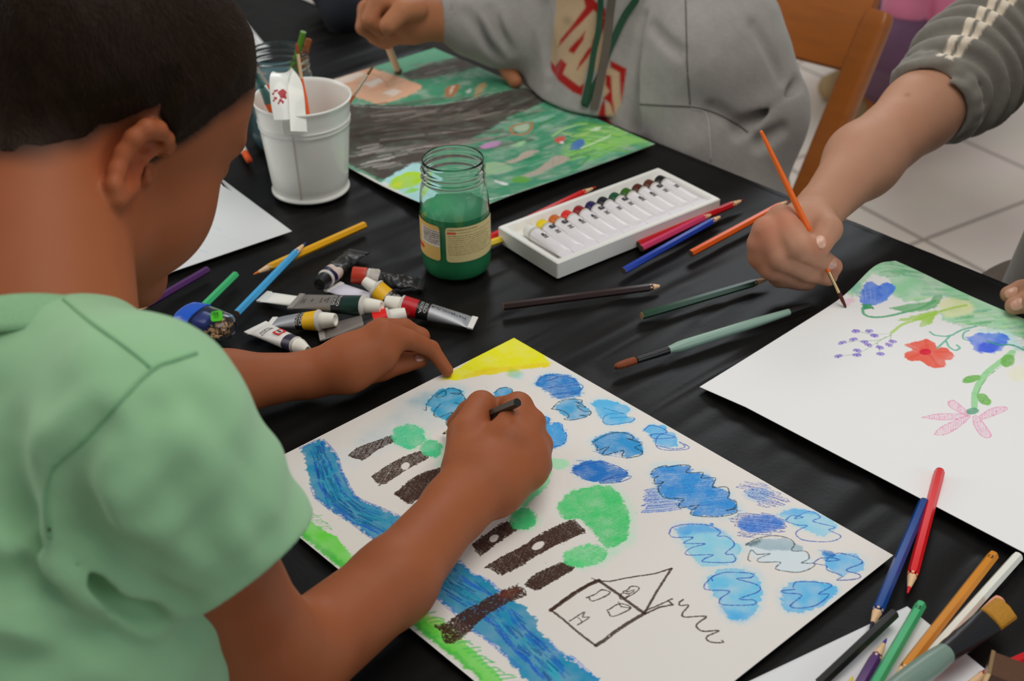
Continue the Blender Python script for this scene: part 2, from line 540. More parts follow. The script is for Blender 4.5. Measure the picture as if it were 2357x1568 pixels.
cloudlet(c5(1350, 400, 1440, 365, 1600, 370, 1740, 430, 1800, 500, 1860, 520, 1850, 600, 1800, 660, 1700, 690, 1560, 680, 1480, 600, 1400, 500), '#7EC0EA')
S1.fill(c5(1350, 400, 1440, 365, 1600, 370, 1740, 430, 1640, 430, 1500, 430, 1400, 450), '#3A90D4', 0.75, 3)
S1.stroke(c5(1310, 430, 1330, 390, 1430, 365, 1600, 370, 1700, 420, 1680, 455, 1750, 460, 1810, 520, 1740, 590, 1800, 600, 1800, 655, 1580, 655, 1580, 630, 1640, 600, 1440, 600, 1470, 550, 1580, 515, 1420, 510, 1490, 465, 1340, 465, 1305, 435), '#2A4FB0', 1.0, 0.85, 0.25)
S1.fill(S1.ell(c5(1635, 365)[0], 5, 4), '#2F80C8', 0.9, 0.4, 0.2)
S1.fill(c6(210, 610, 280, 585, 400, 580, 500, 590, 600, 660, 670, 740, 640, 790, 560, 815, 430, 800, 400, 750, 290, 740, 230, 690), '#C3CFD8', 0.9, 1, 1, 0.3, 0, 0.1)
S1.fill(c6(210, 620, 280, 585, 400, 580, 500, 590, 600, 655, 480, 665, 330, 655, 240, 630), '#94A9B2', 0.85, 1.2)
S1.fill(c6(205, 625, 250, 595, 330, 580, 280, 620), '#3A565A', 0.8, 2)
S1.stroke(c6(200, 625, 280, 580, 400, 560, 500, 580, 540, 620, 520, 665, 620, 670, 640, 720, 590, 750, 680, 755, 650, 790, 560, 815, 430, 800, 410, 780, 440, 745, 300, 745, 290, 720, 370, 685, 280, 690, 240, 660, 215, 720, 235, 738), '#3A3E3C', 0.95, 0.8, 0.25)
cloudlet(c6(720, 665, 760, 660, 800, 690, 960, 690, 1020, 750, 1000, 800, 900, 830, 870, 850, 790, 800, 760, 760), '#66ABE4', c6(670, 750, 730, 715, 830, 720, 850, 730, 760, 735, 830, 685, 900, 690, 980, 715, 1010, 750, 900, 800, 990, 830, 980, 860, 840, 870, 870, 840, 770, 800, 760, 770, 680, 755), '#24409A')
S1.fill(c6(720, 665, 760, 658, 830, 690, 790, 710, 740, 690), '#2468B0', 0.8, 1)
cloudlet(c5(1590, 820, 1650, 740, 1800, 700, 1950, 730, 2010, 800, 2010, 950, 1940, 1080, 1800, 1100, 1740, 1050, 1680, 950), '#66B4EA')
S1.fill(c5(1700, 1000, 1850, 1040, 1960, 1040, 1900, 1095, 1790, 1100), '#3F9ADC', 0.6, 4)
S1.stroke(c5(1640, 800, 1640, 770, 1750, 735, 1940, 745, 1935, 775, 1830, 785, 1980, 830, 2000, 880, 1850, 940, 1960, 950, 1950, 985, 1720, 985, 1700, 940, 1770, 880, 1600, 870, 1580, 830, 1650, 760), '#2146A8', 1.0, 0.85, 0.25)
cloudlet(c6(445, 1000, 470, 910, 560, 880, 700, 880, 820, 920, 820, 970, 740, 1040, 600, 1100, 480, 1080), '#55A9E6', c6(540, 935, 450, 945, 480, 960, 590, 975, 510, 1050, 590, 1065, 700, 1040, 780, 970, 710, 965, 800, 905, 700, 885, 580, 880, 540, 890, 530, 920), '#2444A0')
# green arc and pale patch behind the hand
S1.fill(c3(180, 760, 250, 740, 330, 760, 350, 790, 280, 825, 190, 800), '#8AD6A2', 0.7, 1)
S1.fill(c3(160, 780, 215, 820, 205, 920, 110, 1020, 30, 1100, -20, 1060, 60, 980, 130, 900), '#6FCC8C', 0.85, 1.2, 1.5, 0.5, 0.25)
S1.fill(c2(1250, 1040, 1330, 980, 1420, 960, 1420, 1060, 1330, 1070), '#A9D8BE', 0.6, 2)


def tree(crown, trunk, gcol='#45BC78', hole=None, dens=1.0, hd=None):
    c = np.array(crown).mean(0)
    S1.fill([tuple(c + (np.array(p) - c) * 1.12 + [6, 3]) for p in crown], '#9AD8B0', 0.4, 4, 1.5, 0.8)
    S1.fill(trunk, '#4A342A', 0.35 + 0.5 * dens, 0.8, 0.8, 0.15, 0.12, smooth=False)
    S1.hatch(trunk, BR, None, 1.05, 0.95, 0.9, 0.30, 0.6, 0.2, dirpx=hd or ((0, 100), (100, 40)))
    S1.hatch(trunk, BR, None, 1.5, 1.0, 0.9 * dens, 0.28, 0.6, 0.2, dirpx=((0, 0), (100, 60)))
    S1.stroke(list(trunk) + [trunk[0]], BR, 0.8, 0.85, 0.3, smooth=False)
    if hole:
        S1.fill(hole, '#D3CDC6', 0.98, 0.5, 0.4, 0.0)
    S1.fill(crown, gcol, 0.9, 0.8, 1.4, 0.4, 0.12)
    S1.hatch(crown, '#33A65E', None, 1.6, 0.8, 0.45, 0.5, 0.8, 0.8, dirpx=((0, 0), (100, -20)))


tree(S1.ell(c2(1070, 835)[0], 39, 28, 0.1), c2(635, 972, 700, 920, 830, 870, 935, 835, 975, 862, 850, 925, 745, 1000, 700, 995), '#52C090', dens=0.3)
tree(S1.ell(c2(1232, 920)[0], 26, 20, 0.2), c2(800, 1125, 980, 1010, 1150, 945, 1210, 985, 1040, 1080, 890, 1180, 850, 1170), '#4ABF88', S1.ell(c2(1045, 1050)[0], 11, 8, -0.5), 0.4)
tree(c2(1500, 900, 1600, 860, 1700, 950, 1600, 1020), c2(965, 1250, 1130, 1120, 1300, 1060, 1400, 1020, 1440, 1080, 1150, 1270, 1080, 1320))
tree(S1.ell(c4(2020, 322)[0], 33, 25, -0.1), c4(1635, 520, 1760, 430, 1900, 345, 1975, 400, 1830, 500, 1700, 598), '#46B873', S1.ell(c4(1800, 472)[0], 12, 7, -0.5))
tree(c5(440, 260, 470, 180, 560, 110, 700, 75, 850, 75, 930, 140, 980, 240, 990, 460, 850, 550, 780, 510, 740, 450, 620, 330, 520, 330), c4(1725, 700, 1850, 625, 2050, 520, 2120, 465, 2390, 335, 2440, 375, 2500, 415, 2300, 510, 2150, 590, 1870, 750, 1790, 695), '#48BE6C', S1.ell(c4(2140, 530)[0], 15, 8, -0.5))
tree(S1.ell(c5(655, 605)[0], 52, 25, -0.15), c5(195, 825, 300, 740, 510, 655, 570, 705, 430, 790, 285, 870), '#5CC87C')
# river
river = c2(290, 920, 420, 860, 470, 880, 550, 980, 580, 1080, 640, 1200, 700, 1280, 860, 1350, 1020, 1420) + c4(1250, 420, 1530, 650, 1620, 740, 1760, 800, 1860, 900, 1990, 980, 2050, 1010, 2130, 1110, 2150, 1190, 2250, 1280, 2345, 1380) + c5(650, 1480, 760, 1568, 900, 1700, 400, 1850, 200, 1568, 60, 1400) + c4(1880, 1370, 1750, 1260, 1640, 1180, 1500, 1050, 1340, 910, 1150, 720, 900, 500, 700, 350, 560, 260, 430, 160, 395, 80) + c2(330, 1060, 310, 960)
S1.fill(river, '#1E84A8', 0.95, 0.8, 1.6, 0.15, smooth=False)
dr = (c4(600, 100)[0], c4(1000, 420)[0])
S1.fill(river, '#1660A8', 0.0, 1)
for k in range(420):
    i = RNG.integers(0, 26)
    a = np.array(river[i]) if i < len(river) else np.array(river[0])
    t = RNG.random()
    # streaks run along the river's length
    mid = np.array(c2(390, 900, 440, 1000, 470, 1130, 540, 1260, 700, 1400, 900, 1480) + c4(1150, 560, 1450, 800, 1700, 950, 1850, 1080, 2000, 1250, 2150, 1400, 2300, 1568))
    j = RNG.integers(0, len(mid) - 1)
    p, q = mid[j], mid[j + 1]
    n = unit([-(q - p)[1], (q - p)[0]])
    off = RNG.uniform(-1, 1) * (18 if j < 2 else 24 if j < 6 else 30)
    s0, s1 = sorted(RNG.random(2))
    A, B = p + (q - p) * s0 + n * off, p + (q - p) * (s0 + 0.5) + n * (off + RNG.normal(0, 3))
    col = ['#14488F', '#2090A8', '#1A62A8', '#36A4B4', '#103F80', '#166E94'][RNG.integers(0, 6)] if abs(off) < 15 else ['#1B57B0', '#1F62BC', '#17509E'][RNG.integers(0, 3)]
    S1.stroke([tuple(A), tuple(B)], col, RNG.uniform(0.5, 2.2), 0.62, 0.30, smooth=False)
for side in (0, 1):
    ed = river[:9] if side == 0 else (c4(900, 500, 700, 350, 560, 260, 430, 160, 395, 80))
    S1.stroke(ed, '#1A55AA', 3.0, 0.6, 0.45)
S1.stroke(c4(1540, 650, 1620, 740, 1760, 800, 1860, 900), '#2E6CC8', 2.6, 0.6, 0.5)
S1.stroke(c4(1340, 910, 1500, 1050, 1640, 1180, 1750, 1260, 1880, 1370, 2000, 1480), '#2A66C0', 3.0, 0.6, 0.5)
S1.stroke(c5(380, 1270, 450, 1350, 560, 1400, 650, 1480, 740, 1568), '#2A6EC8', 4.0, 0.5, 0.55)
# grass along the near edge
ga = c4(290, 235, 410, 350, 480, 410, 580, 450, 640, 540, 740, 640, 1000, 850, 1250, 1045, 1330, 1080, 1420, 1115, 1550, 1260, 1700, 1380, 1870, 1568, 1990, 1720, 1600, 1800, 1700, 1568, 1185, 1150, 640, 715, 200, 360)
S1.fill(ga, '#62C642', 0.95, 0.8, 1.2, 0.2, smooth=False)
S1.fill(c4(230, 340, 640, 660, 1185, 1100, 1700, 1520, 1700, 1568, 1185, 1160, 640, 720, 200, 380), '#3EA443', 0.7, 2.5, 1.5, 0.4, smooth=False)
S1.fill(c4(1230, 1040, 1420, 1110, 1560, 1260, 1500, 1280, 1300, 1120), '#B5D070', 0.6, 2)
for k in range(34):
    t = k / 33 + RNG.normal(0, 0.006)
    a = np.array(c4(300, 245)[0]) * (1 - t) + np.array(c4(740, 640)[0]) * t if k < 14 else np.array(c4(1250, 1050)[0]) * (1 - (t - .42) / .58) + np.array(c4(1950, 1620)[0]) * ((t - .42) / .58)
    ln = RNG.uniform(22, 36)
    S1.stroke([tuple(a + [-6, 2]), tuple(a + [ln * .5, -RNG.uniform(0, 4)]), tuple(a + [ln, RNG.uniform(-4, 6)])], '#4CB060', 0.55 if k < 14 else 1.4, 0.75, 0.25)
# bridge
bridge = c4(1340, 1150, 1385, 1150, 1600, 1020, 1760, 930, 1950, 840, 2000, 850, 2045, 910, 1900, 970, 1720, 1080, 1550, 1240, 1440, 1285, 1405, 1230, 1400, 1190)
S1.fill(bridge, '#43291F', 0.93, 0.7, 1.2, 0.1, 0.3, smooth=False)
S1.hatch(bridge, '#38221A', None, 1.1, 1.0, 0.9, 0.35, 0.8, 0, dirpx=((0, 100), (100, 45)))
S1.fill(c4(1820, 900, 1950, 850, 2000, 880, 1880, 950), '#6A2F1C', 0.6, 3)
# house
for pts, w in ((c5(395, 1028, 480, 965, 580, 895, 680, 835, 765, 797), 3.4), (c5(400, 1025, 560, 900, 740, 800), 2.4), (c5(760, 797, 900, 893, 1000, 970, 1115, 1052), 2.6), (c5(1115, 1052, 1000, 1120, 880, 1200, 800, 1265, 740, 1300), 3.0),
               (c5(740, 1300, 650, 1235, 560, 1160, 480, 1090, 400, 1030), 1.8), (c5(765, 803, 850, 805, 1000, 775, 1200, 745, 1325, 705), 1.4), (c5(1325, 705, 1270, 790, 1200, 900, 1120, 1045), 1.9), (c5(1120, 1030, 1200, 1000, 1330, 940), 1.3),
               (c5(1120, 1058, 1230, 1005, 1335, 985, 1300, 955), 1.5), (c5(1415, 945, 1385, 970, 1395, 992, 1455, 990, 1410, 1050, 1412, 1075, 1450, 1080, 1590, 1076, 1525, 1130, 1520, 1160, 1570, 1190, 1690, 1185, 1600, 1230, 1605, 1262, 1660, 1278, 1720, 1276, 1715, 1262), 1.3),
               (c5(670, 932, 735, 905, 790, 870, 850, 897, 720, 957, 685, 925), 1.1), (c5(830, 1030, 875, 1075, 1010, 1012, 925, 978, 830, 1030), 1.1), (c5(915, 965, 935, 1000, 1005, 1010), 0.9), (c5(540, 1112, 650, 1042, 640, 1080, 688, 1085, 600, 1142), 1.1), (c5(600, 1080, 635, 1112, 640, 1120), 0.8),
               (c5(940, 900, 930, 940, 980, 930, 1060, 880, 1070, 850, 1010, 845, 980, 885, 1040, 870, 1000, 900, 950, 890, 1000, 860), 1.0), (c5(960, 935, 1000, 915), 1.4), (c5(710, 780, 770, 805), 0.8)):
    S1.stroke(pts, BR, w, 0.93, 0.22, smooth=len(pts) > 4 and w < 1.35)
for k in range(14):
    a = np.array([RNG.uniform(20, 390), RNG.uniform(20, 290)])
    S1.fill([tuple(a + [0.5 * math.cos(t), 0.5 * math.sin(t)]) for t in np.arange(0, 6.2, 1)], '#7A8A80', 0.5, 0.3, 0.2, 0, mmpts=True)
o = S1.build('drawing_sheet')
tag(o, 'child\'s drawing of a blue river, trees, clouds and a brown house under the boy\'s hand', 'drawing')

# ---- the flower watercolour
L2 = P(1610, 893)
E2 = unit(P(1935, 693) - L2)
N2 = np.array([-E2[1], E2[0], 0]) * -1.0
S2 = Sheet(L2, E2, N2, 0.297, 0.42, 0.0005, '#D8D7D4', 21)
g1 = c8(280, 300, 420, 200, 490, 100, 620, 60, 760, 180, 1000, 300, 1200, 380, 1500, 480, 1500, 660, 1300, 600, 1130, 570, 1040, 560, 920, 540, 900, 500, 980, 450, 900, 400, 700, 440, 570, 400, 540, 330, 420, 300, 360, 340, 300, 380, 240, 340)
S2.fill(g1, '#8FC49A', 0.85, 1.6, 2, 0.5)
for k in range(110):
    x = RNG.uniform(330, 1450)
    y = 110 + (x - 330) * 0.40 + RNG.uniform(20, 200) * (0.7 + 0.3 * (x > 600))
    L = RNG.uniform(60, 190)
    pts = c8(x, y, x + L * 0.5, y + 4 + L * 0.02 - L * 0.10, x + L, y - L * 0.12)
    S2.stroke(pts, ['#3F9A5C', '#5AAE74', '#2F8A58', '#78BC7C', '#A8D090', '#4F9F86'][RNG.integers(0, 6)], RNG.uniform(1.5, 5), RNG.uniform(0.12, 0.4), 0.25)
S2.fill(c8(860, 430, 950, 400, 1080, 420, 1110, 480, 960, 520, 900, 500), '#D3E2A4', 0.8, 3)
S2.fill(c8(240, 330, 330, 300, 380, 370, 340, 390), '#6DB39A', 0.7, 2)
S2.fill(c8(340, 395, 375, 340, 420, 330, 470, 352, 520, 343, 580, 365, 540, 412, 470, 440, 385, 438), '#4C7CD6', 0.95, 0.7, 1, 0.3, 0.15)
for k in range(14):
    x = RNG.uniform(360, 520)
    S2.stroke(c8(x, RNG.uniform(350, 370), x + 10, RNG.uniform(400, 430)), '#3A63C4', 1.0, 0.5, 0.4)
GS = '#4A9C6C'
S2.fill(c8(365, 432, 430, 430, 442, 462, 372, 464), '#3F8F62', 0.9, 0.6)
S2.stroke(c8(370, 455, 380, 490, 430, 510, 520, 510, 640, 492, 760, 470, 850, 430), GS, 2.8, 0.9, 0.1)
S2.fill(c8(550, 465, 650, 450, 800, 438, 850, 398, 905, 396, 860, 460, 760, 488, 640, 486), '#5FA36A', 0.9, 0.8)
S2.stroke(c8(565, 612, 640, 560, 760, 528, 880, 490, 1060, 440), '#9CC04C', 3.2, 0.8, 0.1)
S2.fill(c8(600, 535, 700, 512, 860, 488, 832, 550, 780, 572, 752, 570, 765, 540, 690, 540), '#96BE48', 0.9, 0.8)
for pts in (c8(560, 617, 450, 622, 340, 603), c8(565, 625, 480, 660, 350, 665, 220, 680), c8(525, 640, 430, 700, 330, 752, 200, 765), c8(560, 620, 556, 682), c8(468, 672, 480, 715, 488, 745)):
    S2.stroke(pts, '#8FAE84', 0.8, 0.85, 0.15)
for x, y in ((325, 600), (415, 600), (452, 630), (310, 655), (235, 677), (385, 672), (410, 692), (335, 728), (210, 765), (335, 758), (485, 708), (490, 752), (548, 693), (572, 670)):
    S2.fill(S2.ell(c8(x, y)[0], 10, 4.2, RNG.normal(0, 0.2), 10), '#8F7CC8', 0.75, 0.5, 0.5)
    S2.stroke(c8(x - 24, y + 2, x - 8, y - 9, x - 2, y + 9, x + 8, y - 8, x + 24, y + 2), '#6A50A8', 0.8, 0.8, 0.2)
S2.fill(c8(650, 690, 700, 680, 750, 668, 800, 655, 850, 680, 872, 712, 930, 715, 975, 760, 960, 790, 922, 795, 925, 830, 870, 848, 800, 830, 760, 800, 690, 800, 645, 770, 662, 740, 700, 730, 682, 712), '#E2604F', 0.97, 0.8, 0.8, 0.25, 0.05)
for pts in (c8(700, 690, 760, 715), c8(800, 670, 800, 720), c8(930, 740, 840, 740), c8(870, 830, 820, 760), c8(690, 780, 760, 750), c8(660, 695, 740, 728)):
    S2.stroke(pts, '#CF4438', 3.4, 0.4, 0.3)
S2.fill(S2.ell(c8(790, 740)[0], 14, 7), '#C81F38', 0.95, 0.6, 0.4)
for pts, w in ((c8(820, 610, 860, 632, 950, 636, 1030, 600, 1130, 575), 2.2), (c8(870, 715, 920, 670, 952, 640), 2.0), (c8(930, 670, 950, 708, 990, 730, 1020, 715, 1000, 696), 2.0), (c8(1080, 600, 1045, 620, 1045, 655, 1100, 672), 1.8)):
    S2.stroke(pts, '#62AB90', w, 0.9, 0.1)
S2.fill(c8(1130, 600, 1330, 600, 1400, 660, 1452, 740, 1340, 700, 1250, 660), '#A8D4D8', 0.6, 3)
S2.fill(c8(1090, 640, 1160, 620, 1300, 620, 1340, 660, 1310, 720, 1230, 750, 1130, 740, 1110, 700, 1060, 650), '#3F6FDE', 0.9, 1.4, 1.5, 0.4)
S2.fill(c8(1140, 690, 1240, 680, 1300, 700, 1230, 745, 1150, 735), '#2347D0', 0.8, 2)
S2.stroke(c8(1200, 670, 1280, 695, 1380, 700, 1500, 760), '#3E8F78', 2.6, 0.8, 0.2)
S2.stroke(c8(1375, 740, 1300, 800, 1200, 880, 1150, 950, 1122, 1020, 1118, 1110), '#8CC48C', 5.5, 0.9, 0.05)
S2.stroke(c8(1390, 760, 1310, 825, 1215, 900, 1165, 965, 1138, 1030), '#4F9A50', 1.2, 0.7, 0.5)
for q in ((1340, 800, 17, 14, -0.5), (1100, 920, 23, 8, -0.25), (1180, 1056, 18, 11, 0.6)):
    S2.fill(S2.ell(c8(q[0], q[1])[0], q[2], q[3], q[4]), '#6FAE4C', 0.92, 0.7, 0.6, 0.2)
    S2.hatch(S2.ell(c8(q[0], q[1])[0], q[2] * .8, q[3] * .8, q[4]), '#3F8A3C', None, 1.4, 0.6, 0.5, 0.3, 0.2, dirpx=((0, 0), (100, -30)))
S2.fill(S2.ell(c8(1105, 1135)[0], 15, 8), '#46906E', 0.95, 0.8, 0.6)
for pt in (c8(940, 1075, 980, 1063, 1062, 1130, 1040, 1150, 960, 1110), c8(765, 1175, 880, 1152, 1050, 1153, 1062, 1170, 920, 1192), c8(850, 1287, 900, 1238, 1060, 1165, 1082, 1180, 980, 1262, 900, 1292), c8(1108, 1170, 1142, 1170, 1222, 1275, 1224, 1307, 1170, 1302, 1118, 1230), c8(1150, 1168, 1230, 1118, 1320, 1105, 1332, 1127, 1250, 1162, 1170, 1187)):
    S2.fill(pt, '#F0B4C6', 0.45, 0.6, 0.4)
    S2.hatch(pt, '#E27FA4', None, 1.7, 0.6, 0.7, 0.5, 0.2, dirpx=((0, 0), (100, -60)))
    S2.stroke(list(pt) + [pt[0]], '#E487A8', 0.8, 0.8, 0.3)
S2.fill(S2.ell(c8(1410, 890)[0], 22, 18), '#ECE8B8', 0.7, 4)
S2.stroke(c8(165, 378, 215, 405, 275, 432), '#E39A9E', 2.2, 0.55, 0.1)
S2.fill(c8(250, 400, 300, 395, 325, 412, 270, 428), '#F0A8BC', 0.6, 2)


def lift2(X, Y):   # the far corner curls up
    return 0.0145 * np.exp(-((X - 0.262) / 0.036) ** 2) * np.exp(-(Y / 0.065) ** 2) + 0.0015 * np.clip((X - 0.05) / 0.2, 0, 1) + 0.0005 + 0.004 * np.clip(1 - X / 0.09, 0, 1) ** 2 * np.clip(Y / 0.05, 0, 1)


o = S2.build('flower_painting', lift2)
tag(o, 'white sheet with watercolour flowers and green leaves, one corner curling up under the brush', 'painting')

# ---- the landscape painting in the middle of the table
T3, R3, L3 = P(1000, 113), P(1507, 335), P(541, 256)
e3 = unit(R3 - T3)
n3 = np.array([e3[1], -e3[0], 0])
S3 = Sheet(T3, e3, n3, 0.42, 0.302, 0.0006, '#C9C6BC', 33)
allp = [(0, 0), (420, 0), (420, 302), (0, 302)]
S3.fill(allp, '#468A6A', 0.95, 1, 0, 0.5, smooth=False, mmpts=True)
S3.fill(p2(1300, 450, 1700, 520, 2050, 680, 1700, 720, 1300, 900, 1000, 830), '#86C05A', 0.8, 10, 2, 0.5)


def washes(n, box, dirv, cols, w, L, alpha, conv):
    for k in range(n):
        x, y = RNG.uniform(box[0], box[2]), RNG.uniform(box[1], box[3])
        l = RNG.uniform(*L)
        S3.stroke(conv(x, y, x + dirv[0] * l * .5, y + dirv[1] * l * .5 + RNG.normal(0, l * .04), x + dirv[0] * l, y + dirv[1] * l), cols[RNG.integers(0, len(cols))], RNG.uniform(*w), RNG.uniform(*alpha), 0.1)


washes(150, (0, 100, 1900, 1350), (1, -0.32), ['#256B48', '#2F8260', '#6FA98C', '#4F9676', '#8FBFA4', '#1F7448', '#3C7F78'], (2.5, 9), (150, 520), (0.2, 0.5), p2)
washes(50, (1000, 430, 2000, 900), (1, 0.12), ['#6CA444', '#84B85C', '#4F8E40', '#98C078', '#5F9E50'], (3, 9), (100, 400), (0.3, 0.6), p2)
washes(90, (900, 100, 1500, 1300), (1, -0.30), ['#1C6040', '#236F50', '#8CBCA0', '#377F6A'], (0.8, 2.2), (60, 260), (0.35, 0.7), p2)
S3.fill(p1(640, 220, 850, 150, 1050, 40, 1240, 60, 1380, 160, 1200, 190, 950, 260, 870, 290, 700, 250), '#68A484', 0.9, 2)
S3.fill(p1(880, 290, 1100, 205, 1380, 140, 1500, 200, 1560, 222, 1300, 292, 1000, 342), '#5A4F4A', 0.9, 2.5, 2)
washes(22, (900, 200, 1300, 330), (1, -0.22), ['#4A423E', '#6E625C', '#8A7C72'], (2, 4), (100, 250), (0.3, 0.6), p1)
S3.fill(p1(100, 330, 230, 345, 560, 240, 700, 260, 900, 330, 1060, 420, 720, 560, 620, 545, 450, 490, 200, 430), '#D6A486', 0.95, 1.6, 1.5, 0.3)
for q in (p1(230, 350, 500, 270, 560, 290, 380, 370), p1(520, 370, 680, 320, 720, 350, 600, 410), p1(700, 460, 800, 420, 890, 440, 800, 490), p1(300, 420, 400, 400, 420, 440, 330, 450)):
    S3.fill(q, '#DCCCC0', 0.85, 3, 1.5)
for q in (p1(380, 380, 560, 360, 700, 310), p1(600, 440, 780, 390, 900, 350), p1(560, 260, 700, 330, 760, 400)):
    S3.stroke(q, '#B97F5C', 2.6, 0.5, 0.1)
S3.fill(p1(1290, 400, 1400, 380, 1390, 440, 1340, 490, 1270, 490), '#B0653A', 0.85, 1.5)
S3.fill(p1(1330, 400, 1360, 390, 1330, 470, 1310, 470), '#D8D0C0', 0.7, 1.5)
S3.fill(p1(1530, 480, 1570, 390, 1640, 365, 1630, 420, 1560, 500), '#B49468', 0.85, 2)
S3.fill(p1(1460, 440, 1500, 420, 1510, 450, 1470, 465), '#C8CCC4', 0.8, 2)
road = p1(-600, 640, 430, 560, 800, 572, 1200, 572, 1600, 500, 1900, 420, 2150, 390, 2330, 480, 2195, 530, 1800, 700, 1650, 800, 1300, 980, 1000, 1110, 700, 1250, 420, 1110, 200, 1000, -400, 800)
S3.fill(road, '#4B433F', 0.96, 1.5, 2.0, 0.25, smooth=False)
washes(120, (380, 570, 1500, 1000), (1, -0.12), ['#5A514C', '#3A332F', '#6A605A', '#453E3A', '#8A807A'], (2.5, 7), (200, 700), (0.25, 0.6), p1)
washes(26, (1200, 600, 1900, 650), (1, -0.45), ['#3A332F', '#6A605A', '#4C4440'], (3, 7), (200, 400), (0.3, 0.6), p1)
washes(34, (380, 950, 950, 1150), (1, -0.2), ['#8A8480', '#A09A96', '#6E6863', '#B4AEA8'], (2.5, 6), (80, 250), (0.35, 0.6), p1)
S3.stroke(p1(450, 575, 800, 590, 1200, 560, 1560, 510), '#B9C0BC', 2.6, 0.5, 0.4)
S3.fill(p1(640, 1300, 930, 1120, 1040, 1100, 1150, 1200, 1200, 1560, 1000, 1640), '#A8D4E4', 0.95, 2, 2)
S3.fill(p1(690, 1280, 760, 1280, 980, 1480, 1060, 1540, 980, 1600), '#DCE4E4', 0.9, 2)
S3.stroke(p1(400, 1150, 560, 1210, 690, 1285, 800, 1350, 960, 1450), '#CFCBC4', 4.5, 0.85, 0.2)
S3.fill(p1(760, 1320, 800, 1240, 950, 1170, 1060, 1190, 1040, 1290, 850, 1345), '#A6CE1E', 0.95, 2)
S3.fill(p1(780, 1310, 830, 1270, 900, 1260, 860, 1320), '#D0D22A', 0.6, 3)
S3.fill(p1(900, 1390, 960, 1330, 1040, 1340, 1010, 1380), '#8CCB5E', 0.9, 2)
S3.stroke(p2(390, 520, 420, 570, 520, 580, 620, 530, 630, 440, 520, 450, 400, 490, 390, 520), '#B46E42', 3.2, 0.8, 0.2)
S3.fill(p2(420, 500, 520, 460, 600, 460, 590, 520, 480, 550), '#B4BCA4', 0.7, 2)
S3.fill(p2(20, 720, 120, 670, 260, 660, 240, 710, 90, 745), '#B884B0', 0.85, 2.5)
S3.fill(p2(380, 710, 480, 670, 560, 660, 520, 710, 420, 720), '#9CC898', 0.8, 3)
S3.fill(p2(890, 640, 950, 600, 1030, 605, 1010, 670, 940, 680), '#C0504C', 0.85, 1.6)
S3.fill(p2(960, 660, 1010, 655, 1010, 685, 980, 685), '#E0DCD0', 0.9, 1.2)
S3.fill(p2(1080, 750, 1130, 670, 1230, 640, 1260, 690, 1200, 750, 1100, 765), '#4668B0', 0.85, 1.5)
S3.stroke(p2(1220, 740, 1340, 690, 1500, 620, 1560, 590), '#C0D8B4', 3.0, 0.8, 0.3)
S3.stroke(p2(880, 600, 1000, 520, 1150, 470, 1280, 450), '#9CC47C', 4.0, 0.7, 0.3)
S3.stroke(p2(1000, 560, 1150, 600, 1300, 560), '#A4C070', 5.0, 0.6, 0.4)
S3.fill(p2(1320, 540, 1380, 490, 1460, 490, 1400, 540), '#C8DCC0', 0.8, 2)
S3.stroke(p2(730, 460, 820, 420, 900, 380), '#2E8040', 4.5, 0.7, 0.2)
for q in (p2(200, 930, 420, 870, 560, 780, 720, 770, 560, 860, 380, 930), p2(520, 1090, 700, 1000, 920, 830, 1080, 870, 900, 980, 700, 1080, 560, 1120)):
    S3.fill(q, '#B6A498', 0.85, 2)
    S3.hatch(q, '#8C8478', None, 2.2, 1.0, 0.5, 0.3, 0.5, dirpx=((0, 100), (100, 0)))
S3.fill(p2(80, 920, 200, 900, 380, 960, 400, 1010, 200, 1060, 60, 1040), '#9CB890', 0.7, 3)
S3.fill(p2(190, 1140, 280, 1170, 370, 1215, 300, 1220, 210, 1170), '#D8E0D4', 0.9, 1.5)
S3.fill(p2(370, 1160, 430, 1110, 560, 1110, 620, 1150, 560, 1190, 420, 1190), '#5C9A3C', 0.9, 2, 2)
S3.stroke(p2(120, 1260, 500, 1280, 800, 1180, 1050, 1090, 1300, 860, 1250, 820), '#2F8A58', 4.5, 0.55, 0.2)
S3.stroke(p2(280, 900, 500, 950, 720, 850, 860, 800), '#2F8A5C', 4, 0.6, 0.2)
S3.stroke(p2(150, 1420, 400, 1370, 700, 1330), '#D4DCD4', 4, 0.7, 0.5)


def lift3(X, Y):
    d = np.clip((X + 0.45 * Y - 0.40) / 0.12, 0, 1)
    return 0.012 * d ** 2 * (1 - 0.3 * d) + 0.0012


o = S3.build('landscape_painting', lift3)
tag(o, 'watercolour landscape with a dark road through green meadows between jar and hooded sweatshirt', 'painting')

# ---- plain sheets
def plain(name, c0, ca, cb, w, h, label, base='#C9C9C8', zf=None, streak=None, res=0.004, off=0.0):
    O, A, B = P(*c0), P(*ca), P(*cb)
    ex = unit(A - O)
    ey = np.array([-ex[1], ex[0], 0])
    if ey @ (B - O) < 0: ey = -ey
    O = O + ex * off
    S = Sheet(O, ex, ey, w, h, res, base, 77)
    if streak:
        for k in range(46):
            a = RNG.uniform(0, 1, 2) * [w * 1000, h * 1000]
            S.stroke([tuple(a), tuple(a + streak * 30 + RNG.normal(0, 3, 2)), tuple(a + streak * 70 + [0, 8])], ['#A9B6BE', '#B4BEC4', '#BFC4C4'][k % 3], RNG.uniform(1.5, 4), 0.4, 0.45, mmpts=True)
    o = S.build(name, zf)
    return tag(o, label, 'paper')


